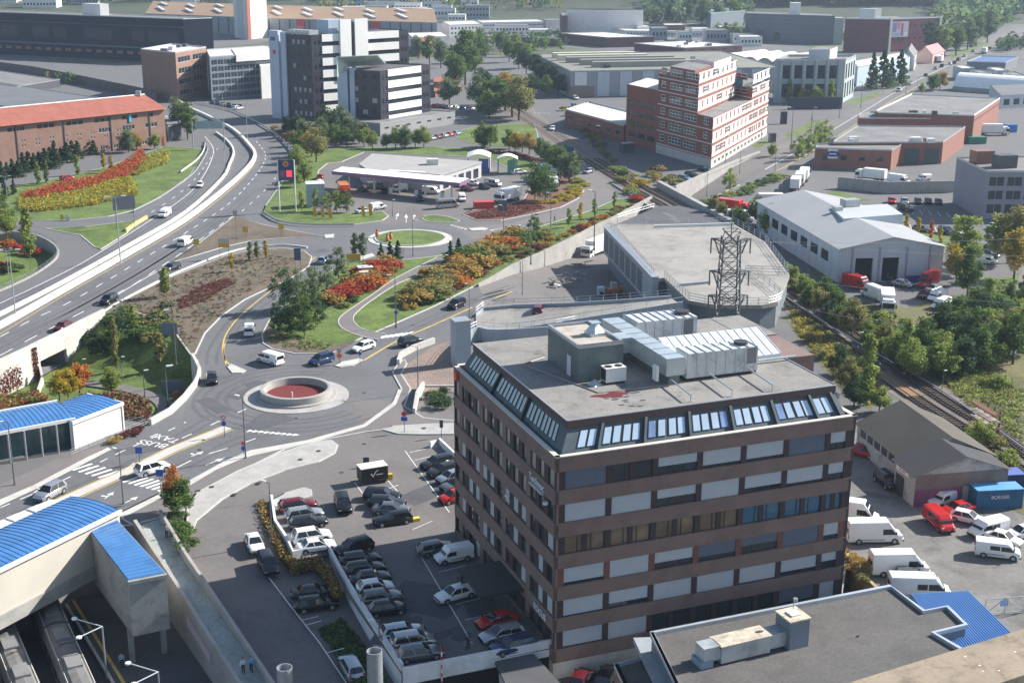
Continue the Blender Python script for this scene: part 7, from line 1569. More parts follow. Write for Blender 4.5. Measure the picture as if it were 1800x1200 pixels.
def car(L,W,H,belt,hood,nose,tail,gx,deck=None,wr=.32):
    "gx = (rear glass base, roof rear, roof front, windscreen base) as fractions of L from the rear"
    P=Proto();w=W/2;X=lambda f:(f-.5)*L;deck=deck or belt
    def ring(x,zt,k,zb):
        w_=w*k;return [(x,-w_*.86,zb),(x,-w_*.98,zb+.14),(x,-w_,zb+.3),(x,-w_*.99,zt-.2),(x,-w_*.94,zt-.05),(x,-w_*.8,zt),(x,w_*.8,zt),(x,w_*.94,zt-.05),(x,w_*.99,zt-.2),(x,w_,zb+.3),(x,w_*.98,zb+.14),(x,w_*.86,zb)]
    st=[(X(0),tail*.75,.8,.4),(X(.012),tail,.9,.3),(X(.05),deck,.96,.24),(X(gx[0]),deck+.01,1,.2),(X((gx[0]+gx[3])/2),belt,1,.19),(X(gx[3]),belt,1,.19),(X(gx[3]+.02),hood+.05,.99,.19),(X(.88),hood-.04,.97,.2),(X(.965),nose,.9,.24),(X(.99),nose-.12,.82,.3),(X(1),nose-.25,.7,.36)]
    b=P.part('body',loft(st,ring),PC['white'],None,'body',True)
    rw=w*.72;bw=w*.93;z1=H-.06
    r0,r1,r2,r3=[X(g) for g in gx];q=lambda x,y,z:Vector((x,y,z))
    mb=MB();xs=[r1-.03,(r1+r2)/2,r2+.03];pts=[]
    for x in xs:
        dz=0 if x!=xs[1] else .05;pts+=[q(x,-rw-.03,z1-.03),q(x,-rw*.6,z1+.045+dz),q(x,rw*.6,z1+.045+dz),q(x,rw+.03,z1-.03)]
    mb.add(pts,[(0,4,5,1),(1,5,6,2),(2,6,7,3),(4,8,9,5),(5,9,10,6),(6,10,11,7)]);P.part('roof',mb,PC['white'],None,'body',True)
    mb=MB();mb.quad(q(r3,-bw,belt-.02),q(r3,bw,belt-.02),q(r2,rw,z1),q(r2,-rw,z1));P.part('windscreen',mb,CG)
    mb=MB();mb.quad(q(r0,bw,deck-.02),q(r0,-bw,deck-.02),q(r1,-rw,z1),q(r1,rw,z1));P.part('rear_window',mb,CG)
    for s in (-1,1):
        mid0,mid1=(r0+r3)/2-.05,(r1+r2)/2-.1
        for (a,c,d,e) in ((r0,mid0,mid1,r1),(mid0,r3,r2,mid1)):
            mb=MB();mb.quad(q(a,s*bw,belt-.02),q(c,s*bw,belt-.02),q(d,s*rw,z1),q(e,s*rw,z1));P.part('side_window',mb,CG)
        mb=MB()
        for (a,c,t) in ((r0,r1,.13),(mid0,mid1,.05),(r3,r2,.05)):
            e=.015;mb.hexa([q(a-t,s*(bw+e),belt-.04),q(a+t,s*(bw+e),belt-.04),q(a+t,s*(bw-.05),belt-.04),q(a-t,s*(bw-.05),belt-.04),q(c-t,s*(rw+e),z1),q(c+t,s*(rw+e),z1),q(c+t,s*(rw-.05),z1),q(c-t,s*(rw-.05),z1)])
        P.part('pillar',mb,PC['white'],None,'body')
        mb=MB();mb.box((r3-.18,s*(w+.07),belt),.14,.16,.13);P.part('mirror',mb,TRIM)
        mb=MB();mb.box((X(.972),s*w*.66,nose-.19),.1,w*.3,.13);P.part('headlight',mb,HL)
        mb=MB();mb.box((X(.012),s*w*.76,tail-.22),.08,w*.26,.2);P.part('tail_light',mb,TL)
        mb=MB();mb.box((0,s*w*.97,.2),L*.5,.05,.09);P.part('sill',mb,TRIM)
        for x in (X(.18),X(.815)):
            mb=MB();n=10;mb.add([q(x+(wr+.07)*cos(pi*i/n),s*(w+.004),wr+(wr+.07)*sin(pi*i/n)) for i in range(n+1)],[tuple(range(n+1))]);P.part('wheel_arch',mb,TRIM)
            wheel(P,x,s*(w+.015),wr,.2)
    mb=MB();mb.box((X(.992),0,.42),.04,.52,.11);P.part('number_plate',mb,PL);mb=MB();mb.box((X(.0)-.01,0,.62),.04,.52,.11);P.part('number_plate',mb,PL)
    mb=MB();mb.box((X(.985),0,.24),.12,W*.6,.14);P.part('grille',mb,TRIM)
    return P
def van(L,W,H,slope=.16,belt=1.05,hoodx=.86,win=0,cargo=None,wr=.34):
    P=Proto();w=W/2;X=lambda f:(f-.5)*L
    def ring(x,zt,k,zb):
        w_=w*k;r=.12;return [(x,-w_*.9,zb),(x,-w_,zb+.15),(x,-w_,zt*.55),(x,-w_*.97,zt-.22),(x,-w_*.88,zt-.05),(x,-w_*.7,zt),(x,w_*.7,zt),(x,w_*.88,zt-.05),(x,w_*.97,zt-.22),(x,w_,zt*.55),(x,w_,zb+.15),(x,w_*.9,zb)]
    st=[(X(0),H*.97,.96,.32),(X(.01),H,.98,.28),(X(.5),H,1,.26),(X(hoodx-slope),H,.99,.26),(X(hoodx-slope*.5),(H+belt)*.5+.12,.98,.26),(X(hoodx),belt+.08,.97,.26),(X(.965),belt-.12,.92,.27),(X(1),belt*.62,.8,.34)]
    P.part('body',loft(st,ring),PC['white'],None,'body')
    q=lambda x,y,z:Vector((x,y,z));a,b=X(hoodx-.005),X(hoodx-slope*.92);zb_,zt_=belt+.12,H-.14
    mb=MB();e=.06;mb.quad(q(a+e,-w*.82,zb_),q(a+e,w*.82,zb_),q(b+e*1.2,w*.72,zt_),q(b+e*1.2,-w*.72,zt_));P.part('windscreen',mb,CG)
    for s in (-1,1):
        x0,x1=X(hoodx-slope*1.0)-.75,X(hoodx-.03);mb=MB();mb.quad(q(x0,s*(w+.012),belt+.02),q(x1-.05,s*(w+.012),belt+.02),q(X(hoodx-slope*.75),s*(w*.985+.012),min(belt+.72,H-.35)),q(x0,s*(w*.985+.012),min(belt+.72,H-.35)));P.part('side_window',mb,CG)
        for i in range(win):
            u1=x0-.12-i*1.2;mb=MB();mb.quad(q(u1-1.08,s*(w+.012),belt+.05),q(u1,s*(w+.012),belt+.05),q(u1,s*(w*.985+.012),min(belt+.7,H-.35)),q(u1-1.08,s*(w*.985+.012),min(belt+.7,H-.35)));P.part('side_window',mb,CG)
        mb=MB();mb.box((x1-.1,s*(w+.12),belt+.1),.12,.2,.28);P.part('mirror',mb,TRIM);mb=MB();mb.box((X(.97),s*w*.72,belt-.38),.14,w*.3,.2);P.part('headlight',mb,HL)
        mb=MB();mb.box((X(0)-.0,s*w*.9,.75),.08,.14,.5);P.part('tail_light',mb,TL);mb=MB();mb.box((X(.4),s*(w+.005),.55),L*.5,.02,.12);P.part('rub_strip',mb,mc((.25,.26,.27)))
        for x in (X(.19),X(.83)):
            mb=MB();n=10;mb.add([q(x+(wr+.07)*cos(pi*i/n),s*(w+.008),wr+(wr+.07)*sin(pi*i/n)) for i in range(n+1)],[tuple(range(n+1))]);P.part('wheel_arch',mb,TRIM);wheel(P,x,s*(w+.02),wr,.22)
    mb=MB();mb.quad(q(X(0)-.012,w*.78,belt+.05),q(X(0)-.012,-w*.78,belt+.05),q(X(0)-.012,-w*.74,min(belt+.65,H-.3)),q(X(0)-.012,w*.74,min(belt+.65,H-.3)));P.part('rear_window',mb,CG)
    mb=MB();mb.box((X(.99),0,.3),.16,W*.86,.22);P.part('bumper',mb,TRIM);mb=MB();mb.box((X(1.0)-.02,0,.52),.04,.52,.11);P.part('number_plate',mb,PL)
    return P
def truck(L,W,H,cabl=2.,boxz=1.0):
    P=Proto();w=W/2;f=L/2
    mb=MB();mb.box((f-cabl/2,0,.55),cabl,W*.96,2.1);mb.box((f-cabl/2-.2,0,2.65),cabl*.7,W*.8,.35);P.part('cab',mb,PC['white'],None,'body')
    mb=MB();mb.quad((f+.012,-w*.85,1.45),(f+.012,w*.85,1.45),(f+.012,w*.85,2.4),(f+.012,-w*.85,2.4));P.part('windscreen',mb,CG)
    for s in (-1,1):
        mb=MB();y=s*(w*.96+.012);mb.quad((f-1.3,y,1.45),(f-.15,y,1.45),(f-.15,y,2.3),(f-1.3,y,2.3));P.part('side_window',mb,CG)
        mb=MB();mb.box((f-.2,s*(w+.15),1.5),.15,.25,.7);P.part('mirror',mb,TRIM);mb=MB();mb.box((f,s*w*.7,.65),.08,.4,.25);P.part('headlight',mb,HL)
        for x in (f-1.2,-f+1.2,-f+2.5): wheel(P,x,s*w*.98,.48,.3)
    mb=MB();mb.box((f-.02,0,.4),.25,W*.95,.35);P.part('bumper',mb,TRIM)
    mb=MB();bl=L-cabl-.25;mb.box((-f+bl/2,0,boxz),bl,W,H-boxz);P.part('cargo_box',mb,PC['white'],None,'box')
    mb=MB();mb.box((-.3,0,.6),L-1,W*.5,.38);P.part('chassis',mb,TRIM)
    for s in (-1,1):
        mb=MB();mb.box((-f-.02,s*w*.8,.8),.06,.3,.2);P.part('tail_light',mb,TL)
    return P
def busp():
    P=Proto();L,W,H=12.,2.55,3.05;w=W/2;f=6.
    def ring(x,zt,k,zb): return [(x,-w*k,zb),(x,-w*k,zt-.35),(x,-w*k*.9,zt-.08),(x,-w*k*.7,zt),(x,w*k*.7,zt),(x,w*k*.9,zt-.08),(x,w*k,zt-.35),(x,w*k,zb)]
    P.part('body',loft([(-f,H-.15,.95,.4),(-f+.1,H,1,.32),(f-.25,H,1,.32),(f-.05,H-.25,.97,.34),(f,H-.6,.93,.4)],ring),PC['white'],None,'body')
    for s in (-1,1):
        for i in range(7):
            mb=MB();x=-f+.8+i*1.5;mb.quad((x,s*(w+.012),1.25),(x+1.4,s*(w+.012),1.25),(x+1.4,s*(w+.012),2.4),(x,s*(w+.012),2.4));P.part('side_window',mb,CG)
        for x in (-3.2,3.3): wheel(P,x,s*(w+.01),.48,.3)
        mb=MB();mb.box((f,s*w*.7,.6),.06,.35,.2);P.part('headlight',mb,HL);mb=MB();mb.box((-f,s*w*.8,.8),.06,.3,.3);P.part('tail_light',mb,TL)
    mb=MB();mb.quad((f+.015,-w*.85,1.1),(f+.015,w*.85,1.1),(f-.03,w*.85,2.45),(f-.03,-w*.85,2.45));P.part('windscreen',mb,CG)
    for x in (-3,0,2.6):
        mb=MB();mb.box((x,0,H),1.6,1.5,.16);P.part('roof_unit',mb,mc((.6,.6,.6)))
    return P
VT=dict(sedan=car(4.6,1.8,1.45,.92,.88,.72,.9,(.16,.28,.56,.72),.96),estate=car(4.75,1.8,1.5,.94,.9,.72,.98,(.05,.12,.56,.72)),suv=car(4.65,1.88,1.72,1.08,1.03,.86,1.1,(.05,.12,.58,.73),None,.36),hatch=car(4.1,1.75,1.5,.95,.9,.74,.98,(.05,.16,.56,.74)),mpv=car(4.6,1.83,1.7,1.02,.96,.78,1.02,(.04,.09,.6,.8)),
 smallvan=van(4.4,1.8,1.85,.13,1.0,.8),van=van(5.0,1.95,1.98,.16,1.08,.87,1),panelvan=van(4.9,1.92,1.95,.16,1.08,.87),sprinter=van(6.6,2.0,2.75,.17,1.2,.89),sprinterw=van(6.6,2.0,2.6,.17,1.2,.89,1),minibus=van(6.0,2.0,2.6,.17,1.2,.88,3),truck=truck(8.5,2.5,3.5),bigtruck=truck(11,2.55,3.9),bus=busp())
def Vh(t,x,y,dx,dy,c,label,z=0.,group=None,name=None,box=None):
    h={'sprinter':1.2,'sprinterw':1.2,'minibus':1.2,'truck':1.7,'bigtruck':1.9,'bus':1.5,'van':.95,'panelvan':.95,'smallvan':.9}.get(t,.62)
    p=G(x,y,z+h);q=G(x+dx,y+dy,z+h);rz=atan2(q.y-p.y,q.x-p.x);p.z=z+.012
    nm,cat={'bus':('city_bus','bus'),'truck':('box_truck','truck'),'bigtruck':('lorry','truck')}.get(t,('parked_van','van') if 'van' in t or 'sprinter' in t or t=='minibus' else ('parked_car','car'))
    if name: nm=name
    m={'body':PC[c]}
    if box: m['box']=PC[box]
    return VT[t].put(nm,p,rz,label,cat,group,m)
GA='cars in the row against the white wall';n=[60,-9]
for t,x,y,c,l in [('estate',523,887,'dred','dark red estate car at the top of the row by the white wall'),('estate',535,902,'silver','light grey estate car just below the dark red car by the white wall'),('estate',541,917,'dark','dark estate car above the two white cars by the white wall'),('suv',548,942,'white','white SUV above the white saloon by the white wall'),('sedan',556,958,'white','white saloon in the corner where the white wall steps'),
  ('estate',634,981,'dark','dark estate car just below the black SUV in the lower wall row'),('estate',641,998,'black','black estate car third in the lower wall row'),('sedan',651,1014,'dark','dark saloon directly above the white hatchback in the lower wall row'),('hatch',660,1031,'white','white hatchback between dark cars in the lower wall row'),('estate',670,1048,'grey','grey estate car just below the white hatchback in the lower wall row'),('hatch',680,1068,'black','black hatchback at the gap in the lower wall row'),
  ('estate',708,1109,'silver','silver estate car just below the gap in the lower wall row'),('mpv',726,1126,'silver','silver car with dark roof box near the bottom of the wall row'),('estate',738,1146,'grey','grey estate car at the bottom of the wall row')]:
    Vh(t,x,y,*n,c,l,0,GA)
Vh('suv',622,962,-60,16,'black','black SUV parked nose to the wall at the wall corner',0,GA)
GB='cars in the middle block of the car park'
Vh('suv',603,886,12,40,'black','black boxy off-roader parked facing the camera in the car park',0,GB)
for t,x,y,c,l in [('estate',672,869,'black','topmost black car in the middle block behind the trailer'),('estate',680,882,'dark','second car from the top in the middle block, dark'),('sedan',688,894,'grey','grey saloon third from the top in the middle block')]: Vh(t,x,y,50,2,c,l,0,GB)
Vh('estate',690,911,-60,8,'black','black estate beside the yellow object at the foot of the middle block',0,GB)
GC='cars along the left face of the office'
for t,x,y,c,l in [('estate',768,812,'dark','dark car nearest the low white wall by the office'),('estate',780,826,'dark','second dark car along the office left face'),('hatch',793,838,'silver','silver hatchback along the office left face'),('sedan',803,851,'grey','grey saloon half hidden by the office left corner'),('hatch',798,872,'red','red hatchback beside the office left corner')]: Vh(t,x,y,-55,14,c,l,0,GC)
Vh('estate',768,962,60,-12,'grey','grey estate left of the white delivery van by the office',0,GC);Vh('smallvan',797,972,-60,12,'white','white delivery van parked by the office left face',0,GC);Vh('sedan',800,1042,-50,14,'white','white car nosing out from under the dark entrance canopy',0,GC)
for t,x,y,c,l in [('sedan',874,1089,'red','bright red car below the entrance canopy'),('estate',882,1113,'silver','silver estate just below the red car by the entrance'),('estate',902,1133,'blue','dark blue estate against the front parapet of the car park')]: Vh(t,x,y,-60,13,c,l,0,GC)
Vh('sedan',447,953,20,42,'white','white saloon parked beside the hedge on the access lane',-.25);Vh('mpv',471,991,22,44,'dark','dark car parked behind the white saloon on the access lane',-.5)
Vh('sedan',549,1040,60,-8,'dark','dark saloon in the lower bays left of the hedge end',-1.3);Vh('estate',557,1060,60,-8,'black','black estate in the lower bays beside the green strip',-1.5);Vh('estate',617,1170,-20,-36,'silver','silver estate at the bottom of the access lane',-2.2)
# moving traffic
for t,x,y,dx,dy,c,l in [('suv',88,865,-40,22,'silver','silver SUV driving towards the lower left on the bus street'),('suv',268,823,50,-14,'white','white SUV driving across the zebra crossing'),('hatch',372,665,2,20,'dark','dark hatchback leaving the ring roundabout towards the left wall'),('van',475,628,-40,-12,'white','white van circling just above the ring planter'),('mpv',565,632,-40,12,'blue','dark blue people carrier entering the ring roundabout'),('estate',638,609,-42,14,'white','white estate on the zebra by the yellow line'),('suv',722,600,40,-10,'dark','dark car leaving the roundabout towards the underpass'),('suv',802,535,-36,16,'black','black SUV on the main road above the retaining wall'),('smallvan',438,578,6,-30,'white','white small van driving up the ramp beside the planting bed'),('hatch',568,457,16,-14,'lblue','pale blue car near the top of the ramp'),('hatch',110,574,-40,20,'dred','dark red hatchback leading on the near highway carriageway'),('suv',191,527,-40,20,'black','black pickup-like SUV second on the near highway carriageway'),('estate',301,470,-40,14,'dark','dark estate beside the brown gore bed on the highway'),('panelvan',326,423,40,-20,'white','white van beside the gore bed heading up the highway'),('panelvan',289,374,-34,20,'white','white van at the exit crash cushion on the highway'),('hatch',351,325,-10,14,'white','white hatchback alone on the upper highway bend'),('hatch',1034,301,-24,6,'silver','silver car on the shared road beside the bend'),('hatch',971,226,-10,14,'white','white car on the shared road by the zebra'),('mpv',946,545,4,-12,'dred','dark red people carrier on the parking ramp')]:
    Vh(t,x,y,dx,dy,c,l,.9 if x==946 else 0,name='car' if 'van' not in t else 'van')
Vh('bus',30,932,-60,26,'white','white city bus behind the blue station bridge roof',name='city_bus')
Vh('bigtruck',1049,434,-30,12,'white','white lorry on the underpass road beside the parking deck',-4.3,name='lorry',box='white')
# fuel station
GF='vehicles at the fuel station'
for t,x,y,dx,dy,c,l in [('smallvan',664,362,40,-6,'white','white small van beside the yellow banners at the fuel station'),('sedan',640,370,40,-6,'white','white car parked below the yellow banners'),('minibus',787,357,40,-4,'silver','silver minibus leaving the fuel station'),('smallvan',812,347,4,10,'white','white van facing the camera right of the minibus'),('hatch',641,332,4,14,'dark','dark car under the left half of the canopy'),('panelvan',660,325,30,-2,'silver','silver van behind the dark car under the canopy'),('panelvan',700,330,-30,2,'white','white van under the middle of the canopy'),('hatch',676,336,4,12,'black','black car at the second pump island'),('panelvan',758,334,40,4,'white','white van under the right half of the canopy'),('hatch',738,349,4,12,'blue','dark car waiting in front of the canopy'),('sedan',806,324,30,6,'red','red car behind the other red car at the canopy end'),('sedan',821,331,30,6,'dred','darker red car at the canopy end'),('hatch',833,322,30,4,'white','white hatchback behind the red cars'),('hatch',851,328,20,6,'dark','dark green-black car beside the silver people carrier'),('van',867,321,40,6,'silver','silver people carrier right of the canopy'),('estate',912,302,40,-4,'white','white estate by the second wash bay'),('hatch',563,311,6,-8,'red','red hatchback at the left edge of the forecourt'),('hatch',560,322,-8,6,'white','white car below the red hatchback at the forecourt edge')]:
    Vh(t,x,y,dx,dy,c,l,0,GF)
Vh('truck',893,343,-34,8,'white','white truck with tarpaulin box on the forecourt bed',box='white');Vh('truck',958,303,4,12,'green','green box truck parked beyond the wash bays',box='green');Vh('truck',975,305,4,12,'white','white box truck right of the green truck',box='white');Vh('truck',972,322,6,14,'white','white truck half hidden by trees at the forecourt edge',box='white');Vh('truck',605,335,10,14,'red','orange crane truck on the left of the forecourt',box='orange')
# far car parks
GO='cars by the striped offices'
for i,c in enumerate(['silver','dred','silver','red','lblue']): Vh('hatch',760+11*i,243-2.2*i,30,-6,c,f'{["first","second","third","fourth","fifth"][i]} car from the left in the row below the striped office podium',0,GO)
for i,c in enumerate(['red','dark','silver','white','blue','white']): Vh('estate',768+12*i,186+1.*i,20,-3,c,f'{["first","second","third","fourth","fifth","sixth"][i]} car from the left on the terrace right of the striped office',0,GO)
for i,c in enumerate(['dark','blue','silver','dark','lblue','dark']): Vh('hatch',372+10*i,180+1.6*i,6,10,c,f'{["first","second","third","fourth","fifth","sixth"][i]} car from the left parked before the glass office',0,'cars before the glass office')
Vh('estate',418,190,30,-4,'white','white estate beside the grass before the glass office')
Vh('bigtruck',48,270,30,-4,'white','white semi-trailer beside the tiled brick building',box='white');Vh('hatch',118,313,30,-4,'red','red car behind the shrub border at upper left')
GR='cars beside the red brick office'
for i,(x,y,c) in enumerate([(1012,172,'white'),(1036,182,'silver'),(1010,186,'lblue'),(1022,190,'blue'),(1040,202,'blue'),(1052,209,'lblue'),(1073,221,'silver'),(1080,226,'white'),(1088,229,'dark'),(1087,236,'silver')]): Vh('hatch' if i%2 else 'estate',x,y,20,8,c,f'{c.replace("lblue","pale blue")} car, {["first","second","third","fourth","fifth","sixth","seventh","eighth","ninth","tenth"][i]} from the far end beside the red brick office',0,GR)
Vh('hatch',1130,232,10,10,'white','white car alone by the rear wing of the red brick office')
for x,y,c,l in [(1204,313,'lblue','pale blue car parked above the dipping street wall'),(1216,307,'dark','dark car beside the pale blue car above the street wall'),(1237,297,'black','black car at the foot of the red brick office corner'),(1185,313,'dark','dark car near the shrubs under the red brick office')]: Vh('estate',x,y,30,6,c,l,0,GR)
GS='cars on the far street'
for i,(x,y,dx,c) in enumerate([(1581,158,20,'white'),(1628,132,1,'dark'),(1645,120,1,'silver'),(1656,116,1,'dark'),(1670,112,1,'white'),(1678,110,1,'dark'),(1685,105,1,'dred'),(1696,98,1,'cream'),(1711,90,1,'silver'),(1730,89,1,'white'),(1740,85,1,'black'),(1708,81,1,'blue'),(1716,79,1,'lblue'),(1755,72,1,'dark'),(1786,62,1,'dred')]):
    Vh('hatch' if i%3 else 'suv',x,y,12,-6 if i%2 else -5,c,f'{c.replace("lblue","pale blue").replace("dred","dark red")} car in the far street traffic, {["nearest","second","third","fourth","fifth","sixth","seventh","eighth","ninth","tenth","eleventh","twelfth","thirteenth","fourteenth","farthest"][i]} from the camera',0,GS,name='car')
Vh('truck',1653,104,10,-5,'white','white truck on the left side of the far street',box='white');Vh('truck',1731,89,10,-5,'white','white box truck amid the far street traffic',box='white')
# right hand yards
for t,x,y,dx,dy,c,l,b in [('truck',1399,322,6,-12,'white','white box truck nearest the hedge in the left of two rows','white'),('truck',1407,313,6,-12,'white','white box truck just behind the first one by the hedge','white'),('truck',1414,306,6,-12,'white','third white box truck by the hedge','white'),('truck',1531,307,-30,-3,'white','white box truck below the brick workshop sign','white'),('truck',1560,530,2,14,'white','white box truck behind the tree belt','white'),('truck',1290,363,30,4,'red','red truck beside the hedge left of the metal warehouse','red'),('truck',1362,352,30,0,'red','red truck with white load at the warehouse roof corner','white'),('bigtruck',1745,228,30,0,'white','white trailer with lettering behind the brick halls','white')]:
    Vh(t,x,y,dx,dy,c,l,0,box=b)
for t,x,y,dx,dy,c,l in [('sprinter',1581,316,30,4,'white','white panel van right of the truck by the workshop'),('smallvan',1624,312,-30,3,'white','small white van alone in the workshop yard'),('estate',1528,324,30,4,'blue','dark blue car above the grey retaining wall'),('hatch',1504,325,20,4,'green','green car at the end of the grey retaining wall'),('hatch',1545,328,20,6,'white','white car beside the dark blue car on the retaining wall'),('hatch',1568,353,6,10,'red','red car at the foot of the grey retaining wall'),('hatch',1590,354,6,10,'silver','silver car right of the red car below the retaining wall'),('hatch',1614,354,6,10,'dark','dark car third from the left below the retaining wall'),('hatch',1632,354,6,10,'black','black car fourth from the left below the retaining wall'),('hatch',1650,355,6,10,'dark','dark car nearest the grey office below the wall'),('sedan',1748,397,30,-8,'white','white saloon in the shaded car park at right'),('suv',1592,366,24,6,'dark','dark car beside the warehouse roof annex'),('sprinter',1302,380,30,2,'white','white van next to the red truck'),('hatch',1275,350,24,4,'black','black car half hidden by the street hedge'),('smallvan',1735,456,30,4,'white','white van at the end of the dark car row at right'),('estate',1740,446,30,6,'dark','dark car just above the white van at right'),('estate',1748,437,30,6,'dark','dark car two above the white van at right'),('estate',1755,428,30,6,'grey','grey car topmost in the row above the white van'),('estate',1622,402,30,4,'grey','grey car behind the yellow saplings'),('suv',1664,406,20,6,'blue','dark blue car right of the yellow saplings'),('sprinter',1507,497,30,8,'red','red van with white roof rack at the warehouse yard entrance'),('panelvan',1497,487,30,4,'lblue','pale blue van above the red van'),('sedan',1545,510,20,10,'dred','dark red car behind the shrubs in the warehouse yard'),('sprinter',1536,514,-20,-8,'white','white van behind the shrubs in the warehouse yard'),('sedan',1587,498,24,4,'silver','silver car beside the group of people'),('sprinter',1632,492,-30,12,'red','tall red van right of the people'),('sedan',1640,507,-30,10,'silver','silver car just below the tall red van'),('hatch',1625,518,-20,8,'dred','dark red car left of the white vans'),('panelvan',1648,519,-30,10,'white','white van second below the tall red van'),('panelvan',1655,533,-30,12,'white','white van lowest in the yard beside the trees')]:
    Vh(t,x,y,dx,dy,c,l,0,'vehicles in the right hand yards')
GY='vehicles in the rear yard'
for t,x,y,dx,dy,c,l in [('suv',1559,845,34,28,'black','black estate parked against the old shed'),('sedan',1516,792,30,8,'red','red car partly hidden by the office right edge'),('smallvan',1659,874,-50,18,'white','white van beside the blue container'),('van',1651,912,40,34,'red','bright red van in the rear yard'),('sedan',1683,893,-50,10,'red','red car half hidden behind the red van'),('hatch',1701,909,44,10,'white','white hatchback right of the red van'),('van',1737,926,-50,12,'white','white van with side window facing left in the rear yard'),('sedan',1764,945,46,14,'white','white saloon between the two white vans'),('van',1754,964,50,6,'white','white van with side window facing right in the rear yard'),('hatch',1797,935,-46,8,'white','white car cut off by the right edge of the photo'),('sprinter',1537,934,60,-1,'white','tall white panel van nearest the office corner'),('sprinter',1581,990,60,-1,'white','tall white panel van in the middle of the three'),('sprinterw',1617,1030,60,2,'white','white panel van with side window beside the blue roof'),('estate',1607,1013,50,6,'grey','grey car squeezed between two tall white vans'),('sprinter',1497,898,40,6,'white','white van showing behind the office right edge')]:
    Vh(t,x,y,dx,dy,c,l,0,GY)
Vh('hatch',1022,1192,20,-30,'dred','dark red car in the lower yard at the office front',-3);Vh('suv',1068,1190,18,-34,'black','black car beside the dark red car in the lower yard',-3)
# ---------- street furniture ----------
LP=mat('lamp_post_steel',(.13,.14,.15),.5,.1,1.,metal=.4);LH=mat('lamp_head',(.6,.62,.63),.4,.05,1.)
def lamp_proto(h,arms,armlen,m):
    P=Proto();mb=MB();mb.tube([(0,0,0),(0,0,h)],.11,8,.06);P.part('pole',mb,m)
    for s in arms:
        mb=MB();mb.tube([(0,0,h-.1),(s*armlen,0,h+.12)],.05,6);a=P.part('arm',mb,m);mb=MB();mb.box((s*(armlen+.3),0,h+.05),.8,.32,.14);P.part('lamp_head',mb,LH,a)
    mb=MB();mb.cyl((0,0,0),.2,.35,10,.14);P.part('base',mb,m);return P
LA=lamp_proto(9,(1,),.7,LP);LB=lamp_proto(11,(-1,1),1.,mat('lamp_post_galv',(.4,.42,.44),.5,.1,1.,metal=.4));LC=lamp_proto(5,(1,),.25,LP)
def lamp(P,x,y,ytop,label,rz=0.,z=0.,group='street lamps'):
    p=G(x,y,z);h={LA:9.,LB:11.,LC:5.}[P];s=(zat(p,x,ytop)-z)/h
    P.put('street_lamp',p,rz,label,'street lamp',group,None,(max(.7,min(s,1.4)),)*2+(s,))
for x,y,t,l in [(432,806,698,'dark street lamp at the end of the central reservation'),(217,885,790,'dark street lamp beside the zebra crossing'),(26,853,740,'dark street lamp before the station hall'),(735,690,610,'street lamp on the kerb behind the stair tower'),(696,575,484,'street lamp at the foot of the footpath loop'),(792,515,450,'street lamp on the verge above the main road, left of two'),(825,562,500,'street lamp at the bend of the parking ramp railing'),(918,518,458,'street lamp beside the construction ground'),(933,465,382,'street lamp at the autumn border top'),(885,420,362,'street lamp at the upper crossing'),(968,400,340,'street lamp beside the lone pedestrian'),(1044,440,337,'street lamp by the lorry'),(726,450,388,'street lamp on the near edge of the green roundabout'),(310,640,545,'street lamp on the sunken lawn edge'),(478,950,848,'lamp beside the hedge at the car park'),(669,1200,1088,'lamp beside the taller flue pipe')]: lamp(LA,x,y,t,l,R.choice([2.6,.2,3.4]))
for x,y,t,l in [(28,560,440,'tall twin highway lamp at the left edge on the median'),(212,462,346,'tall twin highway lamp standing on the broad median'),(328,388,335,'tall twin highway lamp on the median by the white van'),(397,327,262,'tall twin highway lamp on the median at the upper bend'),(394,225,160,'tall twin highway lamp at the far bend, left'),(435,248,182,'tall twin highway lamp at the far bend, right'),(15,370,310,'tall lamp beside the left exit road'),(15,480,437,'tall lamp on the loop ramp')]: lamp(LB,x,y,t,l,.3)
for i,(x,y,t) in enumerate([(1300,305,262),(1242,345,300),(1275,285,240),(1338,245,200),(1362,300,256),(1390,262,190),(1425,243,190),(1475,208,160),(1513,190,145),(1552,165,132),(1592,165,120),(1612,160,135),(1680,130,108),(1700,122,100)]): lamp(LA,x,y,t,f'street lamp along the dipping street, {["first","second","third","fourth","fifth","sixth","seventh","eighth","ninth","tenth","eleventh","twelfth","thirteenth","fourteenth"][i]} counted from the bridge',R.choice([2.6,.2]))
for x,y,t,z,l in [(215,665,628,-4.5,'short park lamp on the sunken lawn, middle'),(147,668,632,-5,'short park lamp nearest the subway'),(255,700,652,-3.6,'short park lamp at the path bend, left'),(295,715,645,-2.8,'short park lamp at the path bend, right'),(1655,690,652,0,'short lamp in the grass right of the railway'),(690,380,352,0,'short lamp at the forecourt lawn tip'),(1510,620,585,0,'short lamp beside the railway')]: lamp(LC,x,y,t,l,.5,z,'short lamps')
# platform lamps
for x,y,l in ((278,1190,'twin white platform lamp nearest the camera'),(180,1110,'twin white platform lamp under the stair block'),(325,1260,'twin white platform lamp at the bottom edge')):
    p=G(x,y-5,-.5);o=Vector((p.x,p.y,-6.2));rt=root('platform_lamp',o,l,'platform lamp','platform lamps');mb=MB();h=6;mb.tube([o,o+Vector((0,0,h))],.09,8);mk('pole',mb,M['steel'],rt)
    for d in (Vector((-3.2,1.2,.25)),Vector((-1.9,-1.7,-.3))):
        mb=MB();mb.tube([o+Vector((0,0,h)),o+Vector((0,0,h))+d],.06,6);a=mk('arm',mb,LH,rt);mb=MB();q=o+Vector((0,0,h))+d;mb.lathe(q,[(.02,-.12),(.3,-.08),(.3,.06),(.02,.14)],10);mk('lamp_head',mb,mc((.8,.82,.82)),a)
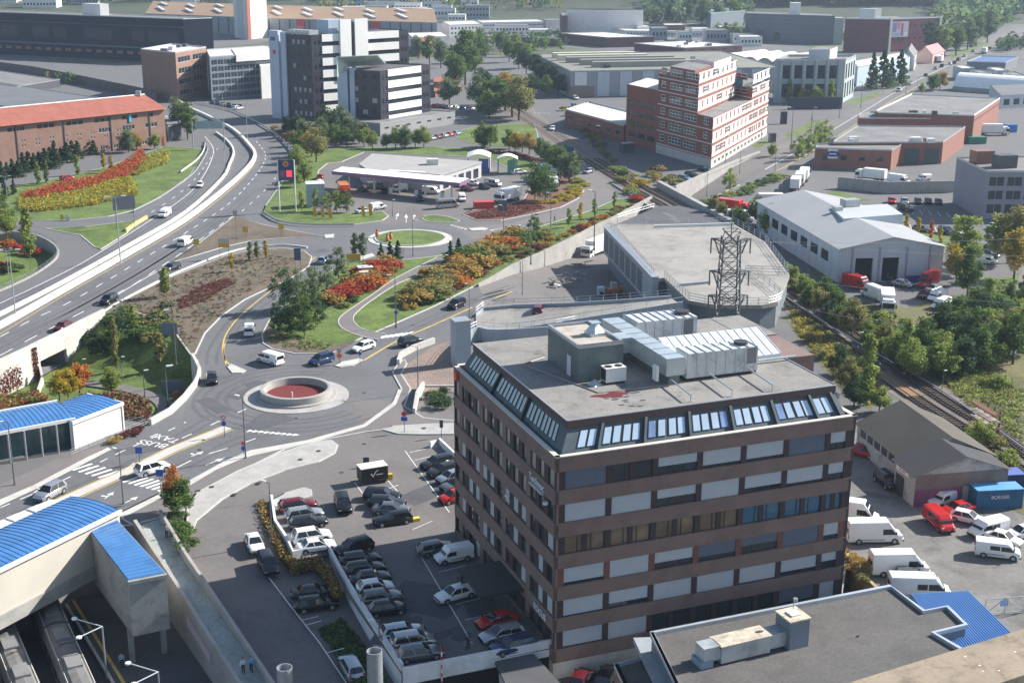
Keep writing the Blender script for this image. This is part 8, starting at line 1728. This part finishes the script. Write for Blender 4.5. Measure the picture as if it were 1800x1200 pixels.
# signs
def sign(x,y,ytop,faces,label,rz=0.,z=0.,name='road_sign',cat='sign',pole=1,pm=None):
    p=G(x,y,z);h=zat(p,x,ytop)-z;rt=root(name,p,label,cat);n=Vector((sin(rz),-cos(rz),0));u=Vector((cos(rz),sin(rz),0))
    for k in ([0] if pole==1 else [-.4,.4]):
        mb=MB();w=max(f[1] for f in faces);mb.tube([p+u*(k*w),p+u*(k*w)+Vector((0,0,h))],.05,6);mk('pole',mb,pm or LP,rt)
    zz=h
    for (sh,w,hh,c) in faces:
        mb=MB();c0=p+Vector((0,0,zz-hh/2))+n*.08
        if sh=='r': mb.obox(c0-u*w/2-Vector((0,0,hh/2)),u*w,n*.05,Vector((0,0,hh)))
        else:
            k={'c':16,'t':3}[sh];ang=(lambda i:2*pi*i/k+(-pi/2 if k==3 else 0));a=[c0+u*(w/2*cos(ang(i)))+Vector((0,0,w/2*sin(ang(i)))) for i in range(k)];mb.add(a+[q+n*.05 for q in a],[tuple(range(k)),tuple(range(2*k-1,k-1,-1))]+[(i,(i+1)%k,k+(i+1)%k,k+i) for i in range(k)])
        f=mk('sign_face',mb,mc(c),rt)
        if sh=='t':
            mb=MB();a=[c0+n*.06+u*(w*.32*cos(ang(i)))+Vector((0,0,w*.32*sin(ang(i)))) for i in range(3)];mb.add(a,[(0,1,2)]);mk('sign_inner',mb,wht,f)
        zz-=hh+.05
    return rt
bl=(.02,.09,.42);yl=(.6,.38,.03);gn=(.3,.33,.34);dk=(.05,.07,.1)
sign(395,768,728,[('t',1.,.9,(.5,.03,.03)),('c',.7,.7,bl)],'give way and blue sign at the roundabout end of the reservation');sign(246,815,785,[('r',.9,.9,bl)],'blue pedestrian crossing sign left of the white SUV');sign(284,878,824,[('r',.9,.9,bl)],'blue pedestrian crossing sign right of the white SUV');sign(429,800,775,[('c',.6,.6,(.6,.1,.1)),('c',.7,.7,bl)],'small blue sign on the lamp post by the kerb');sign(711,760,722,[('c',.8,.8,(.55,.05,.08)),('r',.9,.6,bl)],'red round sign above a blue sign on the cobbled island');sign(776,768,738,[('r',.5,1.1,dk)],'dark narrow sign by the cobbled island')
sign(644,820,803,[('r',.8,.9,dk)],'small dark sign behind the black trailer');sign(633,640,0 and 1 or 618,[('c',.6,.6,bl)],'small blue sign on the lower splitter island');sign(597,640,612,[('r',.7,.7,gn),('c',.9,.9,(.65,.15,.05))],'orange round sign on the splitter island');sign(697,578,545,[('c',.7,.7,bl)],'blue path sign at the footpath loop')
for x,y,t,l in [(432,418,398,'yellow warning arrow sign on the right of the gore bed'),(346,440,420,'yellow warning arrow sign at the left tip of the gore bed'),(495,415,393,'yellow arrow sign near the roundabout end of the gore bed')]: sign(x,y,t,[('r',1.3,1.3,yl)],l,name='chevron_sign')
sign(395,455,419,[('r',2.4,.9,(.45,.45,.42)),('r',2.4,1.0,yl)],'two-part yellow and grey direction sign beside the slip road',pole=2);sign(416,425,370,[('r',1.,1.,gn)],'grey backed sign at the tip of the gore bed');sign(221,402,343,[('r',5.2,3.4,(.12,.13,.15))],'large dark direction sign board on the lawn by the exit',rz=.5,pole=2,name='direction_sign');sign(120,388,378,[('c',1.4,1.4,(.65,.65,.6))],'round white sign at the exit road');sign(110,388,377,[('r',.8,1.2,yl)],'small yellow post sign at the exit road')
sign(301,612,567,[('r',2.6,2.0,(.12,.15,.2))],'back of a dark direction sign above the sunken lawn',pole=2,name='direction_sign');sign(305,690,0 and 1 or 668,[('r',3.4,2.2,(.12,.15,.2))],'back of a dark sign board at the path bend',rz=.2,z=-3,pole=2,name='direction_sign')
sign(731,520,494,[('r',2.,3.,(.1,.13,.17))],'dark sign board back in the autumn border',pole=2,name='direction_sign');sign(524,475,436,[('r',1.4,2.6,(.06,.09,.16))],'dark twin-post sign beside the ramp head',pole=2,name='direction_sign');sign(883,380,352,[('r',2.2,2.6,(.08,.09,.1))],'dark sign on the maroon bed facing the road',pole=1,name='direction_sign');sign(622,470,446,[('r',3.,1.4,yl)],'yellow direction sign on the upper splitter island',pole=2,name='direction_sign');sign(942,402,384,[('r',1.2,1.6,(.65,.6,.05))],'bright yellow sign at the upper crossing');sign(1000,272,258,[('r',3.,2.4,(.04,.1,.25))],'dark blue direction sign on the small triangular lawn',pole=2,name='direction_sign')
# gantry sign over the tunnel mouth
a,b=G(340,262),G(395,262);rt=root('sign_gantry',a,'sign gantry with two grey-green boards over the left carriageway','gantry')
mb=MB();h=6.5;mb.tube([a,a+Vector((0,0,h+2))],.18,8);mb.tube([b,b+Vector((0,0,h+2))],.18,8);mb.tube([a+Vector((0,0,h+1)),b+Vector((0,0,h+1))],.16,8);mk('frame',mb,M['steel'],rt)
for t0,t1 in ((.1,.55),(.58,.98)):
    mb=MB();p0,p1=a.lerp(b,t0),a.lerp(b,t1);mb.obox(p0+Vector((0,-.3,h)),p1-p0,Vector((0,-.12,0)),Vector((0,0,2.4)));mk('sign_board',mb,mc((.28,.36,.38)),rt)
# fuel price pylon
p=G(506,372);zt_=zat(p,506,281);zb_=zat(p,506,317);rt=root('price_pylon',p,'tall fuel price sign with blue and red panels on two white posts','sign');u=Vector((1,.15,0)).normalized();w=2.0
for s in (-1,1):
    mb=MB();mb.tube([p+u*s*w,p+u*s*w+Vector((0,0,zt_))],.16,8);mk('post',mb,wht,rt)
zm=zb_+(zt_-zb_)*.46
for (z0,z1,c,nm) in ((zm,zt_,(.03,.04,.14),'logo_panel'),(zb_,zm,(.06,.05,.16),'price_panel')):
    mb=MB();mb.obox(p-u*w*.92+Vector((0,-.2,z0)),u*w*1.84,Vector((0,.3,0)),Vector((0,0,z1-z0)));mk(nm,mb,mc(c),rt)
mb=MB();c0=p+Vector((0,-.22,(zm+zt_)/2+.4));mb.add([c0+u*(.75*cos(t))+Vector((0,0,.75*sin(t))) for t in [2*pi*i/20 for i in range(20)]],[tuple(range(20))]);mk('round_logo',mb,mc((.6,.22,.04)),rt);mb=MB();c0=c0+Vector((0,-.02,-.1));mb.add([c0+Vector((-.32,0,0)),c0+Vector((0,0,-.35)),c0+Vector((.32,0,0)),c0+Vector((0,0,.5))],[(0,1,2,3)]);mk('logo_flame',mb,mc((.1,.03,.1)),rt)
mb=MB();mb.obox(p+u*.1+Vector((0,-.23,zb_+.9)),u*1.3,Vector((0,-.03,0)),Vector((0,0,1.6)));mk('price_digits',mb,mat('red_led',(.8,.05,.06),.5,.05,1.,emit=.6),rt);mb=MB();mb.obox(p-u*1.5+Vector((0,-.23,zb_+.9)),u*1.2,Vector((0,-.03,0)),Vector((0,0,1.6)));mk('price_label',mb,mc((.25,.08,.18)),rt)
# yellow banners
for i,(x,y) in enumerate([(554,383),(568,384),(581,385),(639,382),(652,381)]):
    p=G(x,y);rt=root('banner_flag',p,['leftmost yellow banner on the fuel station lawn','second yellow banner from the left','third yellow banner from the left','fourth yellow banner, beside the white car','rightmost yellow banner on the lawn tip'][i],'banner','yellow banners');mb=MB();mb.tube([p,p+Vector((0,0,2.9))],.04,5);mk('pole',mb,LP,rt);mb=MB();mb.hexa([p+Vector((x_,y_,z_)) for z_ in (.3,2.9) for x_,y_ in ((-.45+.1*z_*-1+.1,-.03),(.45-.1*z_+.1,-.03),(.45-.1*z_+.1,.03),(-.45-.1*z_+.1,.03))]);mk('banner_cloth',mb,mc((.62,.33,.04)),rt)
# forecourt clutter
def box_thing(name,label,cat,x,y,sx,sy,sz,c,rz=0.,z=0.,top=None,group=None):
    p=G(x,y,z);rt=root(name,p,label,cat,group);mb=MB();mb.box(p,sx,sy,sz,rz);mk('body',mb,mc(c),rt);mb=MB();mb.box(p+Vector((0,0,sz)),sx*1.04,sy*1.04,.08,rz);mk('top',mb,mc(top or c),rt);return rt
box_thing('silo_cabinet','grey service cabinet with white hopper at the left of the forecourt','cabinet',555,362,4.5,4,6.,(.3,.36,.4),.2,top=(.75,.75,.74));box_thing('service_hut','small dark hut with pale roof in the red shrub border','hut',642,487,3.,2.4,2.2,(.05,.05,.06),.3,top=(.5,.55,.56));box_thing('cabinet','cream electrical cabinet below the small dark hut','cabinet',640,498,1.8,1.0,2.4,(.65,.63,.55),.3);box_thing('cargo_crate','red equipment crate beside the white truck on the forecourt','crate',850,366,5.,2.2,1.7,(.5,.05,.04),.2);box_thing('skip_container','dark skip standing by the street verge near the brick office','container',1357,250,2,2,3,(.08,.08,.09),.2);box_thing('info_pillar','dark advertising pillar on the far street verge','pillar',1377,218,2.2,1.2,4.4,(.05,.05,.07),.2);box_thing('green_container','bright green container beside the red brick office','container',1147,258,4.,2.6,3.,(.06,.4,.1),.3);box_thing('dark_hut','small dark hut beside the railway embankment','hut',1102,268,4,3,3,(.05,.06,.07),.4,top=(.3,.33,.36));box_thing('hoarding','long dark hoarding at the car park of the concrete office','hoarding',1432,192,22,.6,4.5,(.04,.045,.07),.12);box_thing('blue_container','blue waste container behind the brick halls','container',1775,232,4,2.6,2.6,(.03,.16,.5),.1);box_thing('green_skip','green skip beside the brick halls','skip',1715,252,6,3,2.2,(.03,.2,.12),.1)
# shipping containers
def container(x,y,rz,c,label,text=None,L=6.06):
    p=G(x,y);rt=root('shipping_container',p,label,'container');d=Vector((cos(rz),sin(rz),0));s=Vector((-sin(rz),cos(rz),0));W,H=2.44,2.6
    mb=MB();mb.box(p,L-.1,W-.1,H-.05,rz);mk('shell',mb,mat('container_'+text if text else 'container_navy',c,.6,.12,.6,stain=(.7,.25)),rt);m_=rt.children[0].data.materials[0]
    for sg in (-1,1):
        for i in range(22):
            mb=MB();mb.box(p+d*(-L/2+.3+i*(L-.6)/21)+s*sg*(W/2-.03)+Vector((0,0,.15)),.13,.07,H-.35,rz);mk('corrugation',mb,m_,rt)
    for a in (-1,1):
        for b in (-1,1):
            mb=MB();mb.box(p+d*a*(L/2-.07)+s*b*(W/2-.05),.14,.12,H,rz);mk('corner_post',mb,m_,rt)
    mb=MB();mb.box(p+Vector((0,0,H-.05)),L,W,.08,rz);mk('roof',mb,mc(tuple(min(1,v*2.2+.05) for v in c)),rt)
    if text:
        for k,(tx,sz) in enumerate(((text,.62),)):
            cv=bpy.data.curves.new('t','FONT');cv.body=tx;cv.size=sz;cv.align_x='CENTER';cv.extrude=.01;o=bpy.data.objects.new('t',cv);COL.objects.link(o);me=bpy.data.meshes.new_from_object(o.evaluated_get(bpy.context.evaluated_depsgraph_get()));bpy.data.objects.remove(o);me.materials.append(wht);o=bpy.data.objects.new('lettering',me);COL.objects.link(o);o.parent=rt;o.location=-s*(W/2+.03)+Vector((0,0,1.45-.5*k));o.rotation_euler=(pi/2,0,rz)
container(1748,888,.12,(.03,.13,.26),'blue shipping container with white lettering in the rear yard','BORGER');container(1752,862,.12,(.02,.04,.16),'dark blue container behind the lettered blue container')
# trailer in the car park
p=G(655,846);q=G(685,841);rz=atan2(q.y-p.y,q.x-p.x);rt=root('box_trailer',p,'black box trailer with white roof and tick logo in the car park','trailer',rz=0);d=Vector((cos(rz),sin(rz),0));s=Vector((-sin(rz),cos(rz),0))
mb=MB();mb.box(p+Vector((0,0,.5)),3.6,1.9,1.75,rz);mk('box',mb,mc((.012,.012,.014)),rt);mb=MB();mb.box(p+Vector((0,0,2.25)),3.66,1.96,.1,rz);mk('roof',mb,mc((.72,.7,.6)),rt);mb=MB();mb.tube([p-d*1.7+Vector((0,0,.5)),p-d*3.0+Vector((0,0,.5))],.06,6);mk('drawbar',mb,TRIM,rt)
for sg in (-1,1):
    for k in (0,.65):
        mb=MB();c0=p+d*(.5+k)+s*sg*.98;n=12;mb.add([c0+d*(.3*cos(2*pi*i/n))+Vector((0,0,.3+.3*sin(2*pi*i/n))) for i in range(n)]+[c0+s*sg*.12+d*(.3*cos(2*pi*i/n))+Vector((0,0,.3+.3*sin(2*pi*i/n))) for i in range(n)],[tuple(range(n)),tuple(range(n,2*n))]+[(i,(i+1)%n,n+(i+1)%n,n+i) for i in range(n)]);mk('wheel',mb,M['tyre'],rt)
mb=MB();c0=p-s*.965+Vector((0,0,1.4));mb.tube([c0-d*.5+Vector((0,0,.1)),c0-d*.25-Vector((0,0,.35)),c0+d*.1+Vector((0,0,.3)),c0+d*.45+Vector((0,0,.5))],.06,5);mk('tick_logo',mb,wht,rt)
mb=MB();mb.obox(c0+d*.2-s*.01-Vector((0,0,.15)),d*.9,s*-.02,Vector((0,0,.1)));mk('logo_line',mb,wht,rt)
box_thing('yellow_cover','yellow folded cover on the ground beside the black estate','cover',731,915,.9,.6,.35,(.65,.55,.05),.4);box_thing('yellow_bin','small yellow grit box beside the black trailer','grit box',685,842,.7,.5,.7,(.6,.42,.03),.3)
# striped pole and gate
p=G(777,1225,-3);rt=root('striped_pole',p,'thin red and white striped pole before the car park wall','pole')
h=zat(p,777,1138)+3
for i in range(12):
    mb=MB();mb.cyl(p+Vector((0,0,h*i/12)),.07,h/12,8);mk('stripe',mb,mc((.55,.04,.04)) if i%2 else wht,rt)
a,b=G(1730,1082),G(1800,1076);rt=root('yard_gate',a,'grey tubular sliding gate at the yard entrance on the right','gate')
mb=MB()
for z in (.2,1.9): mb.tube([a+Vector((0,0,z)),b+Vector((0,0,z))],.06,6)
for t in (0,.5,1): mb.tube([a.lerp(b,t)+Vector((0,0,.1)),a.lerp(b,t)+Vector((0,0,2))],.06,6)
mb.tube([a+Vector((0,0,.2)),a.lerp(b,.5)+Vector((0,0,1.9)),b+Vector((0,0,.2))],.05,6);mk('gate_frame',mb,M['steel'],rt);mb=MB();mb.obox(a.lerp(b,.36)+Vector((0,-.1,1.0)),(b-a)*.2,Vector((0,.04,0)),Vector((0,0,.7)));mk('sign_plate',mb,mc((.3,.45,.65)),rt)
# construction ground: digger, timber, cones
p=G(1080,518,-3.2);rt=root('orange_digger',p,'small orange wheel loader in the shade beside the parking deck','digger')
mb=MB();mb.box(p+Vector((0,0,.5)),3.4,1.7,.9,.2);mb.box(p+Vector((1.2,.2,1.4)),1.,1.5,.35,.2);mk('body',mb,mc((.5,.13,.05)),rt);mb=MB();mb.box(p+Vector((-.2,0,1.4)),1.2,1.3,1.2,.2);mk('cab',mb,mc((.4,.38,.33)),rt);mb=MB();mb.hexa([p+Vector(v) for v in ((-2.9,-1,.2),(-2.2,-1,.2),(-2.2,1,.2),(-2.9,1,.2),(-3.1,-1,.9),(-2.2,-1,.7),(-2.2,1,.7),(-3.1,1,.9))]);mk('bucket',mb,TRIM,rt)
for x_,y_ in ((-1.1,-.9),(1.1,-.9),(-1.1,.9),(1.1,.9)):
    mb=MB();mb.lathe(p+Vector((x_,y_,.5)),[(.05,-.2),(.5,-.2),(.5,.2),(.05,.2)],12);
    for v in mb.v:
        r_=v-(p+Vector((x_,y_,.5)));v.y=p.y+y_+r_.z;v.z=p.z+.5+r_.y
    mk('wheel',mb,M['tyre'],rt)
box_thing('white_tank','small white tank unit left of the orange loader','tank',1056,518,1.3,1.3,1.6,(.6,.62,.62),.2,-3.2)
for i,(x,y,z) in enumerate([(985,495,-2.),(1010,488,-2.4),(1000,500,-2.2),(1028,470,-3.6)]):
    p=G(x,y,z);mb=MB()
    for k in range(9): a=R.uniform(0,3.1);c0=p+Vector((R.uniform(-2,2),R.uniform(-1,1),.1+.12*k));mb.box(c0,R.uniform(1,3.2),R.uniform(.15,.4),.15,a)
    mk('timber_pile',mb,mc((.2,.18,.16)),label=['leftmost pile of timber scrap on the construction ground','second pile of timber scrap, lying farther right','third pile of timber scrap, nearest the camera','pile of timber scrap below the lorry'][i],cat='timber pile',group='scrap piles')
for i,(x,y) in enumerate([(970,502),(979,502)]):
    p=G(x,y,-1.8);mb=MB();mb.lathe(p+Vector((0,0,.15)),[(.55,-.15),(.75,0),(.55,.15),(.35,.1),(.35,-.1),(.55,-.15)],14);mk('tyre_stack',mb,wht if i else TRIM,label=['dark old tyre lying on the construction ground','white painted tyre lying beside the dark one'][i],cat='tyre')
# roundabout lawn figures, timber rack
for i,(x,y) in enumerate([(663,416),(681,424),(687,420)]):
    p=G(x,y,.25);rt=root('lawn_sculpture',p,['single orange sculpture at the left rim of the green roundabout','smaller of two orange sculptures on the green roundabout','larger of two orange sculptures on the green roundabout'][i],'sculpture','orange lawn sculptures');mb=MB();mb.lathe(p,[(.3,0),(.5,.4),(.35,1.),(.15,1.3)],10);mk('body',mb,mc((.5,.17,.04)),rt);mb=MB();mb.lathe(p+Vector((0,0,1.25)),[(.02,0),(.3,.15),(.3,.4),(.02,.55)],10);mk('head',mb,mc((.25,.1,.05)),rt)
p=G(1735,760);d=(G(1765,780)-p).normalized();rt=root('timber_rack',p,'cantilever rack stacked with timber and pipes beside the railway','rack');n_=Vector((-d.y,d.x,0))
for i in range(4):
    q=p+d*(1.6*i-2);mb=MB();mb.box(q,.2,.2,4.2,.7)
    for k in range(4): mb.tube([q+Vector((0,0,.6+1.0*k)),q+n_*-1.6+Vector((0,0,.7+1.0*k))],.07,4)
    mk('upright',mb,TRIM,rt)
for k in range(4):
    for j in range(5):
        mb=MB();q=p-d*R.uniform(2.4,3)-n_*(.3+.27*j)+Vector((0,0,.8+1.0*k));mb.tube([q,q+d*R.uniform(5,6.6)],.11,5);mk('stock',mb,R.choice([mc((.4,.22,.12)),mc((.6,.55,.5)),mc((.3,.12,.08))]),rt)
# bay markings
seg=[]
for k in range(7): seg.append((720+9*k,795+13.5*k,775+9*k,782+13.5*k,.12))
seg+=[(712,792,790,900,.12),(624,848,665,905,.12),(680,842,705,870,.12),(664,866,700,852,.12),(730,960,830,1130,.12),(725,930,760,915,.1)]
seg+=[(770+16*k,1005+28*k,820+16*k,993+28*k,.1) for k in range(4)]
strokes('parking_marking',seg,z=.03)
seg2=[]
mb=MB();pts=GP([(473,1018,-.8),(520,1080,-1.5),(560,1130,-1.9),(610,1205,-2.4)]);ribbon(mb,[p+Vector((0,0,.25)) for p in pts],.12)
for a_,b_ in (((492,1045),(515,1040)),((510,1068),(530,1064)),((530,1090),(560,1083)),((536,1099),(565,1091)),((575,1147),(605,1139)),((478,1023),(505,1016))): ribbon(mb,[G(*a_,-1.3)+Vector((0,0,.05)),G(*b_,-1.3)+Vector((0,0,.05))],.12)
mk('parking_marking',mb,M['white'],kind='structure')
strokes('parking_marking',[(1600+16*k,368+1.5*k,1606+16*k,376+1.5*k,.14) for k in range(7)]+[(1598+15*k,392+2.3*k,1602+15*k,402+2.3*k,.14) for k in range(9)],z=.03)
# manhole covers
mb=MB()
for x,y in ((412,868),(455,848),(372,855),(348,862),(745,752),(528,807),(560,792)):
    c0=G(x,y,.19);mb.add([c0+Vector((.35*cos(t),.35*sin(t),0)) for t in [2*pi*i/12 for i in range(12)]],[tuple(range(12))])
for x,y in ((300,700),(520,735),(640,690),(400,720),(350,790),(640,780),(600,830),(840,425),(620,430),(560,470)):
    c0=G(x,y,.016);mb.add([c0+Vector((.33*cos(t),.33*sin(t),0)) for t in [2*pi*i/12 for i in range(12)]],[tuple(range(12))])
mk('manhole_cover',mb,mc((.05,.035,.03)),kind='structure')
# asphalt repairs
mb=MB()
for i in range(26):
    x,y=R.choice([(560,760,90,14),(700,860,50,80),(420,700,60,40),(250,760,120,40),(150,580,150,40),(400,960,60,70),(760,1080,60,50),(640,440,80,12)])[:2];w,h=R.uniform(1,5),R.uniform(.6,2);c0=G(x+R.uniform(-90,90),y+R.uniform(-40,40),.0125+.0007*i);a=R.uniform(0,3);u=Vector((cos(a),sin(a),0));v=Vector((-sin(a),cos(a),0))
    if any(inpoly(c0.x,c0.y,[(p.x,p.y) for p in r]) for r in (RIM2,RIM4)): continue
    mb.add([c0-u*w-v*h,c0+u*w-v*h,c0+u*w+v*h,c0-u*w+v*h],[(0,1,2,3)])
mk('asphalt_patch',mb,M['asph2'],kind='structure')
# ---------- people ----------
def person_mesh(step,arm):
    bm=bmesh.new();me=bpy.data.meshes.new('body')
    J={'pel':(0,0,.95),'wst':(0,0,1.12),'chs':(0,.01,1.36),'nck':(0,0,1.5),'hd0':(0,-.01,1.58),'hd1':(0,-.015,1.7),'hd2':(0,0,1.76)}
    for s,k in ((-1,'l'),(1,'r')):
        f=step*s;J.update({k+'hip':(s*.1,0,.9),k+'kne':(s*.1,-.14*max(f,0)-.06*f,.5),k+'ank':(s*.1,-.2*f+.05,.09),k+'toe':(s*.11,-.2*f-.1,.04),k+'sho':(s*.19,0,1.42),k+'elb':(s*.25,.1*f*arm,1.14),k+'wri':(s*.25,-.02+.2*f*arm-.06,.92),k+'fin':(s*.25,-.04+.22*f*arm-.08,.8)})
    E=[('pel','wst'),('wst','chs'),('chs','nck'),('nck','hd0'),('hd0','hd1'),('hd1','hd2')]
    for k in 'lr': E+=[('pel',k+'hip'),(k+'hip',k+'kne'),(k+'kne',k+'ank'),(k+'ank',k+'toe'),('chs',k+'sho'),(k+'sho',k+'elb'),(k+'elb',k+'wri'),(k+'wri',k+'fin')]
    ks=list(J);me.from_pydata([J[k] for k in ks],[(ks.index(a),ks.index(b)) for a,b in E],[])
    o=bpy.data.objects.new('tmp',me);COL.objects.link(o);m=o.modifiers.new('s','SKIN');me.skin_vertices or 0
    rad={'pel':.15,'wst':.13,'chs':.16,'nck':.06,'hd0':.075,'hd1':.1,'hd2':.07,'hip':.095,'kne':.06,'ank':.045,'toe':.04,'sho':.07,'elb':.05,'wri':.035,'fin':.03}
    sv=me.skin_vertices[0].data
    for i,k in enumerate(ks):
        r_=rad.get(k) or rad[k[1:]];sv[i].radius=(r_,r_*(.75 if k in ('pel','wst','chs') else 1));sv[i].use_root=(k=='pel')
    o.modifiers.new('u','SUBSURF').levels=1
    e=bpy.data.meshes.new_from_object(o.evaluated_get(bpy.context.evaluated_depsgraph_get()));bpy.data.objects.remove(o);return e
def cloth(src,fn,name):
    bm=bmesh.new();bm.from_mesh(src);bm.normal_update()
    for v in bm.verts: v.co+=v.normal*.018
    bmesh.ops.delete(bm,geom=[f for f in bm.faces if not fn(f.calc_center_median())],context='FACES');me=bpy.data.meshes.new(name);bm.to_mesh(me);bm.free();return me
PM=[person_mesh(1,1),person_mesh(.15,.4)]
skin=mc((.45,.28,.2))
PP=[]
for b in PM:
    P=Proto();P.part('body',b,skin,None,None,True)
    P.part('trousers',cloth(b,lambda c:.1<c.z<1.0 and abs(c.x)<.2 or (c.z<.95 and c.z>.1 and abs(c.x)<.19),'trousers'),mc((.03,.035,.05)),None,'trousers',True)
    P.part('shirt',cloth(b,lambda c:.98<c.z<1.47 or (c.z>.95 and abs(c.x)>.2),'shirt'),mc((.2,.3,.4)),None,'shirt',True)
    P.part('hair',cloth(b,lambda c:c.z>1.68 or (c.z>1.6 and c.y>.03),'hair'),mc((.05,.035,.025)),None,'hair',True);P.part('shoes',cloth(b,lambda c:c.z<.1,'shoes'),mc((.02,.02,.02)),None,None,True);PP.append(P)
def person(x,y,z,rz,shirt,label,k=0,group=None,tr=(.03,.035,.05)):
    p=G(x,y,z);return PP[k].put('person',p,rz,label,'person',group,{'shirt':mc(shirt),'trousers':mc(tr)})
person(215,1172,-6.2,.3,(.25,.5,.55),'person in turquoise top standing on the platform',1);person(428,1182,-2.4,.2,(.6,.6,.62),'person in white top walking down the station walkway');person(442,1180,-2.4,.1,(.1,.35,.6),'person in blue top walking beside the one in white');person(822,1140,0,2.,(.04,.04,.05),'person in dark clothes walking across the car park')
person(975,390,.0,1.,(.03,.03,.03),'lone pedestrian in black on the shared road');person(1560,495,0,.5,(.03,.04,.08),'person in dark jacket standing left of the silver car',1);person(1566,499,0,2.5,(.1,.03,.04),'second person beside the one in dark jacket',1);person(1584,507,0,1.,(.05,.05,.06),'third person in front of the silver car',1);person(293,945,-.2,.4,(.2,.2,.22),'person in grey leaning by the walkway wall at its top',1);person(1427,212,0,.4,(.02,.02,.02),'pedestrian in black on the far street pavement')
# banner on the station wall
p0,p1=WALK_L[2].lerp(WALK_L[3],.55)+Vector((0,0,-1.9)),WALK_L[3].lerp(WALK_L[4],.3)+Vector((0,0,-1.9));d=(p1-p0).normalized();n_=Vector((d.y,-d.x,0));n_=n_ if n_.x<0 else -n_
mb=MB();mb.hexa([p0+n_*.24,p1+n_*.24,p1+n_*.28,p0+n_*.28]+[q+Vector((0,0,1.1)) for q in (p0+n_*.24,p1+n_*.24,p1+n_*.28,p0+n_*.28)]);mk('wall_banner',mb,mc((.6,.45,.5)),label='pale pink banner hung on the wall above the platform',cat='banner')
# ---------- haze ----------
def haze():
    mb=MB();mb.box((0,1450,-9),5000,3060,290);o=mk('haze',mb,None,kind='stuff') if 0 else None
    me=mb.mesh('haze');m=bpy.data.materials.new('haze_air');m.use_nodes=True;N=m.node_tree.nodes;N.remove(N['Principled BSDF'])
    v=N.new('ShaderNodeVolumePrincipled');v.inputs['Color'].default_value=(.62,.79,1,1);v.inputs['Density'].default_value=HAZE;v.inputs['Anisotropy'].default_value=.3
    m.node_tree.links.new(v.outputs[0],N['Material Output'].inputs['Volume']);me.materials.append(m)
    o=bpy.data.objects.new('haze',me);COL.objects.link(o);o['kind']='stuff'
HAZE=.00012
haze()

# ---------- look-alikes get their place in the row ----------
def ordinals():
    W=['first','second','third','fourth','fifth','sixth','seventh','eighth','ninth','tenth','eleventh','twelfth','thirteenth','fourteenth','fifteenth','sixteenth','seventeenth','eighteenth','nineteenth','twentieth'];W+=['twenty-'+w for w in W[:9]]
    by={}
    for o in bpy.data.objects:
        if o.parent is None and 'label' in o and 'group' in o: by.setdefault(o['label'],[]).append(o)
    for l,os in by.items():
        if 1<len(os)<=29 and len(l.split())<=13:
            os.sort(key=lambda o:(o.location-Vector((0,0,CZ))).dot(RGT)/max(.1,(o.location-Vector((0,0,CZ))).dot(FWD)))
            for i,o in enumerate(os):
                q='leftmost' if i==0 else 'rightmost' if i==len(os)-1 else W[i]+' from left'
                o['label']=(l+', '+q+' of them') if len(l.split())<11 else l+', '+q
ordinals()
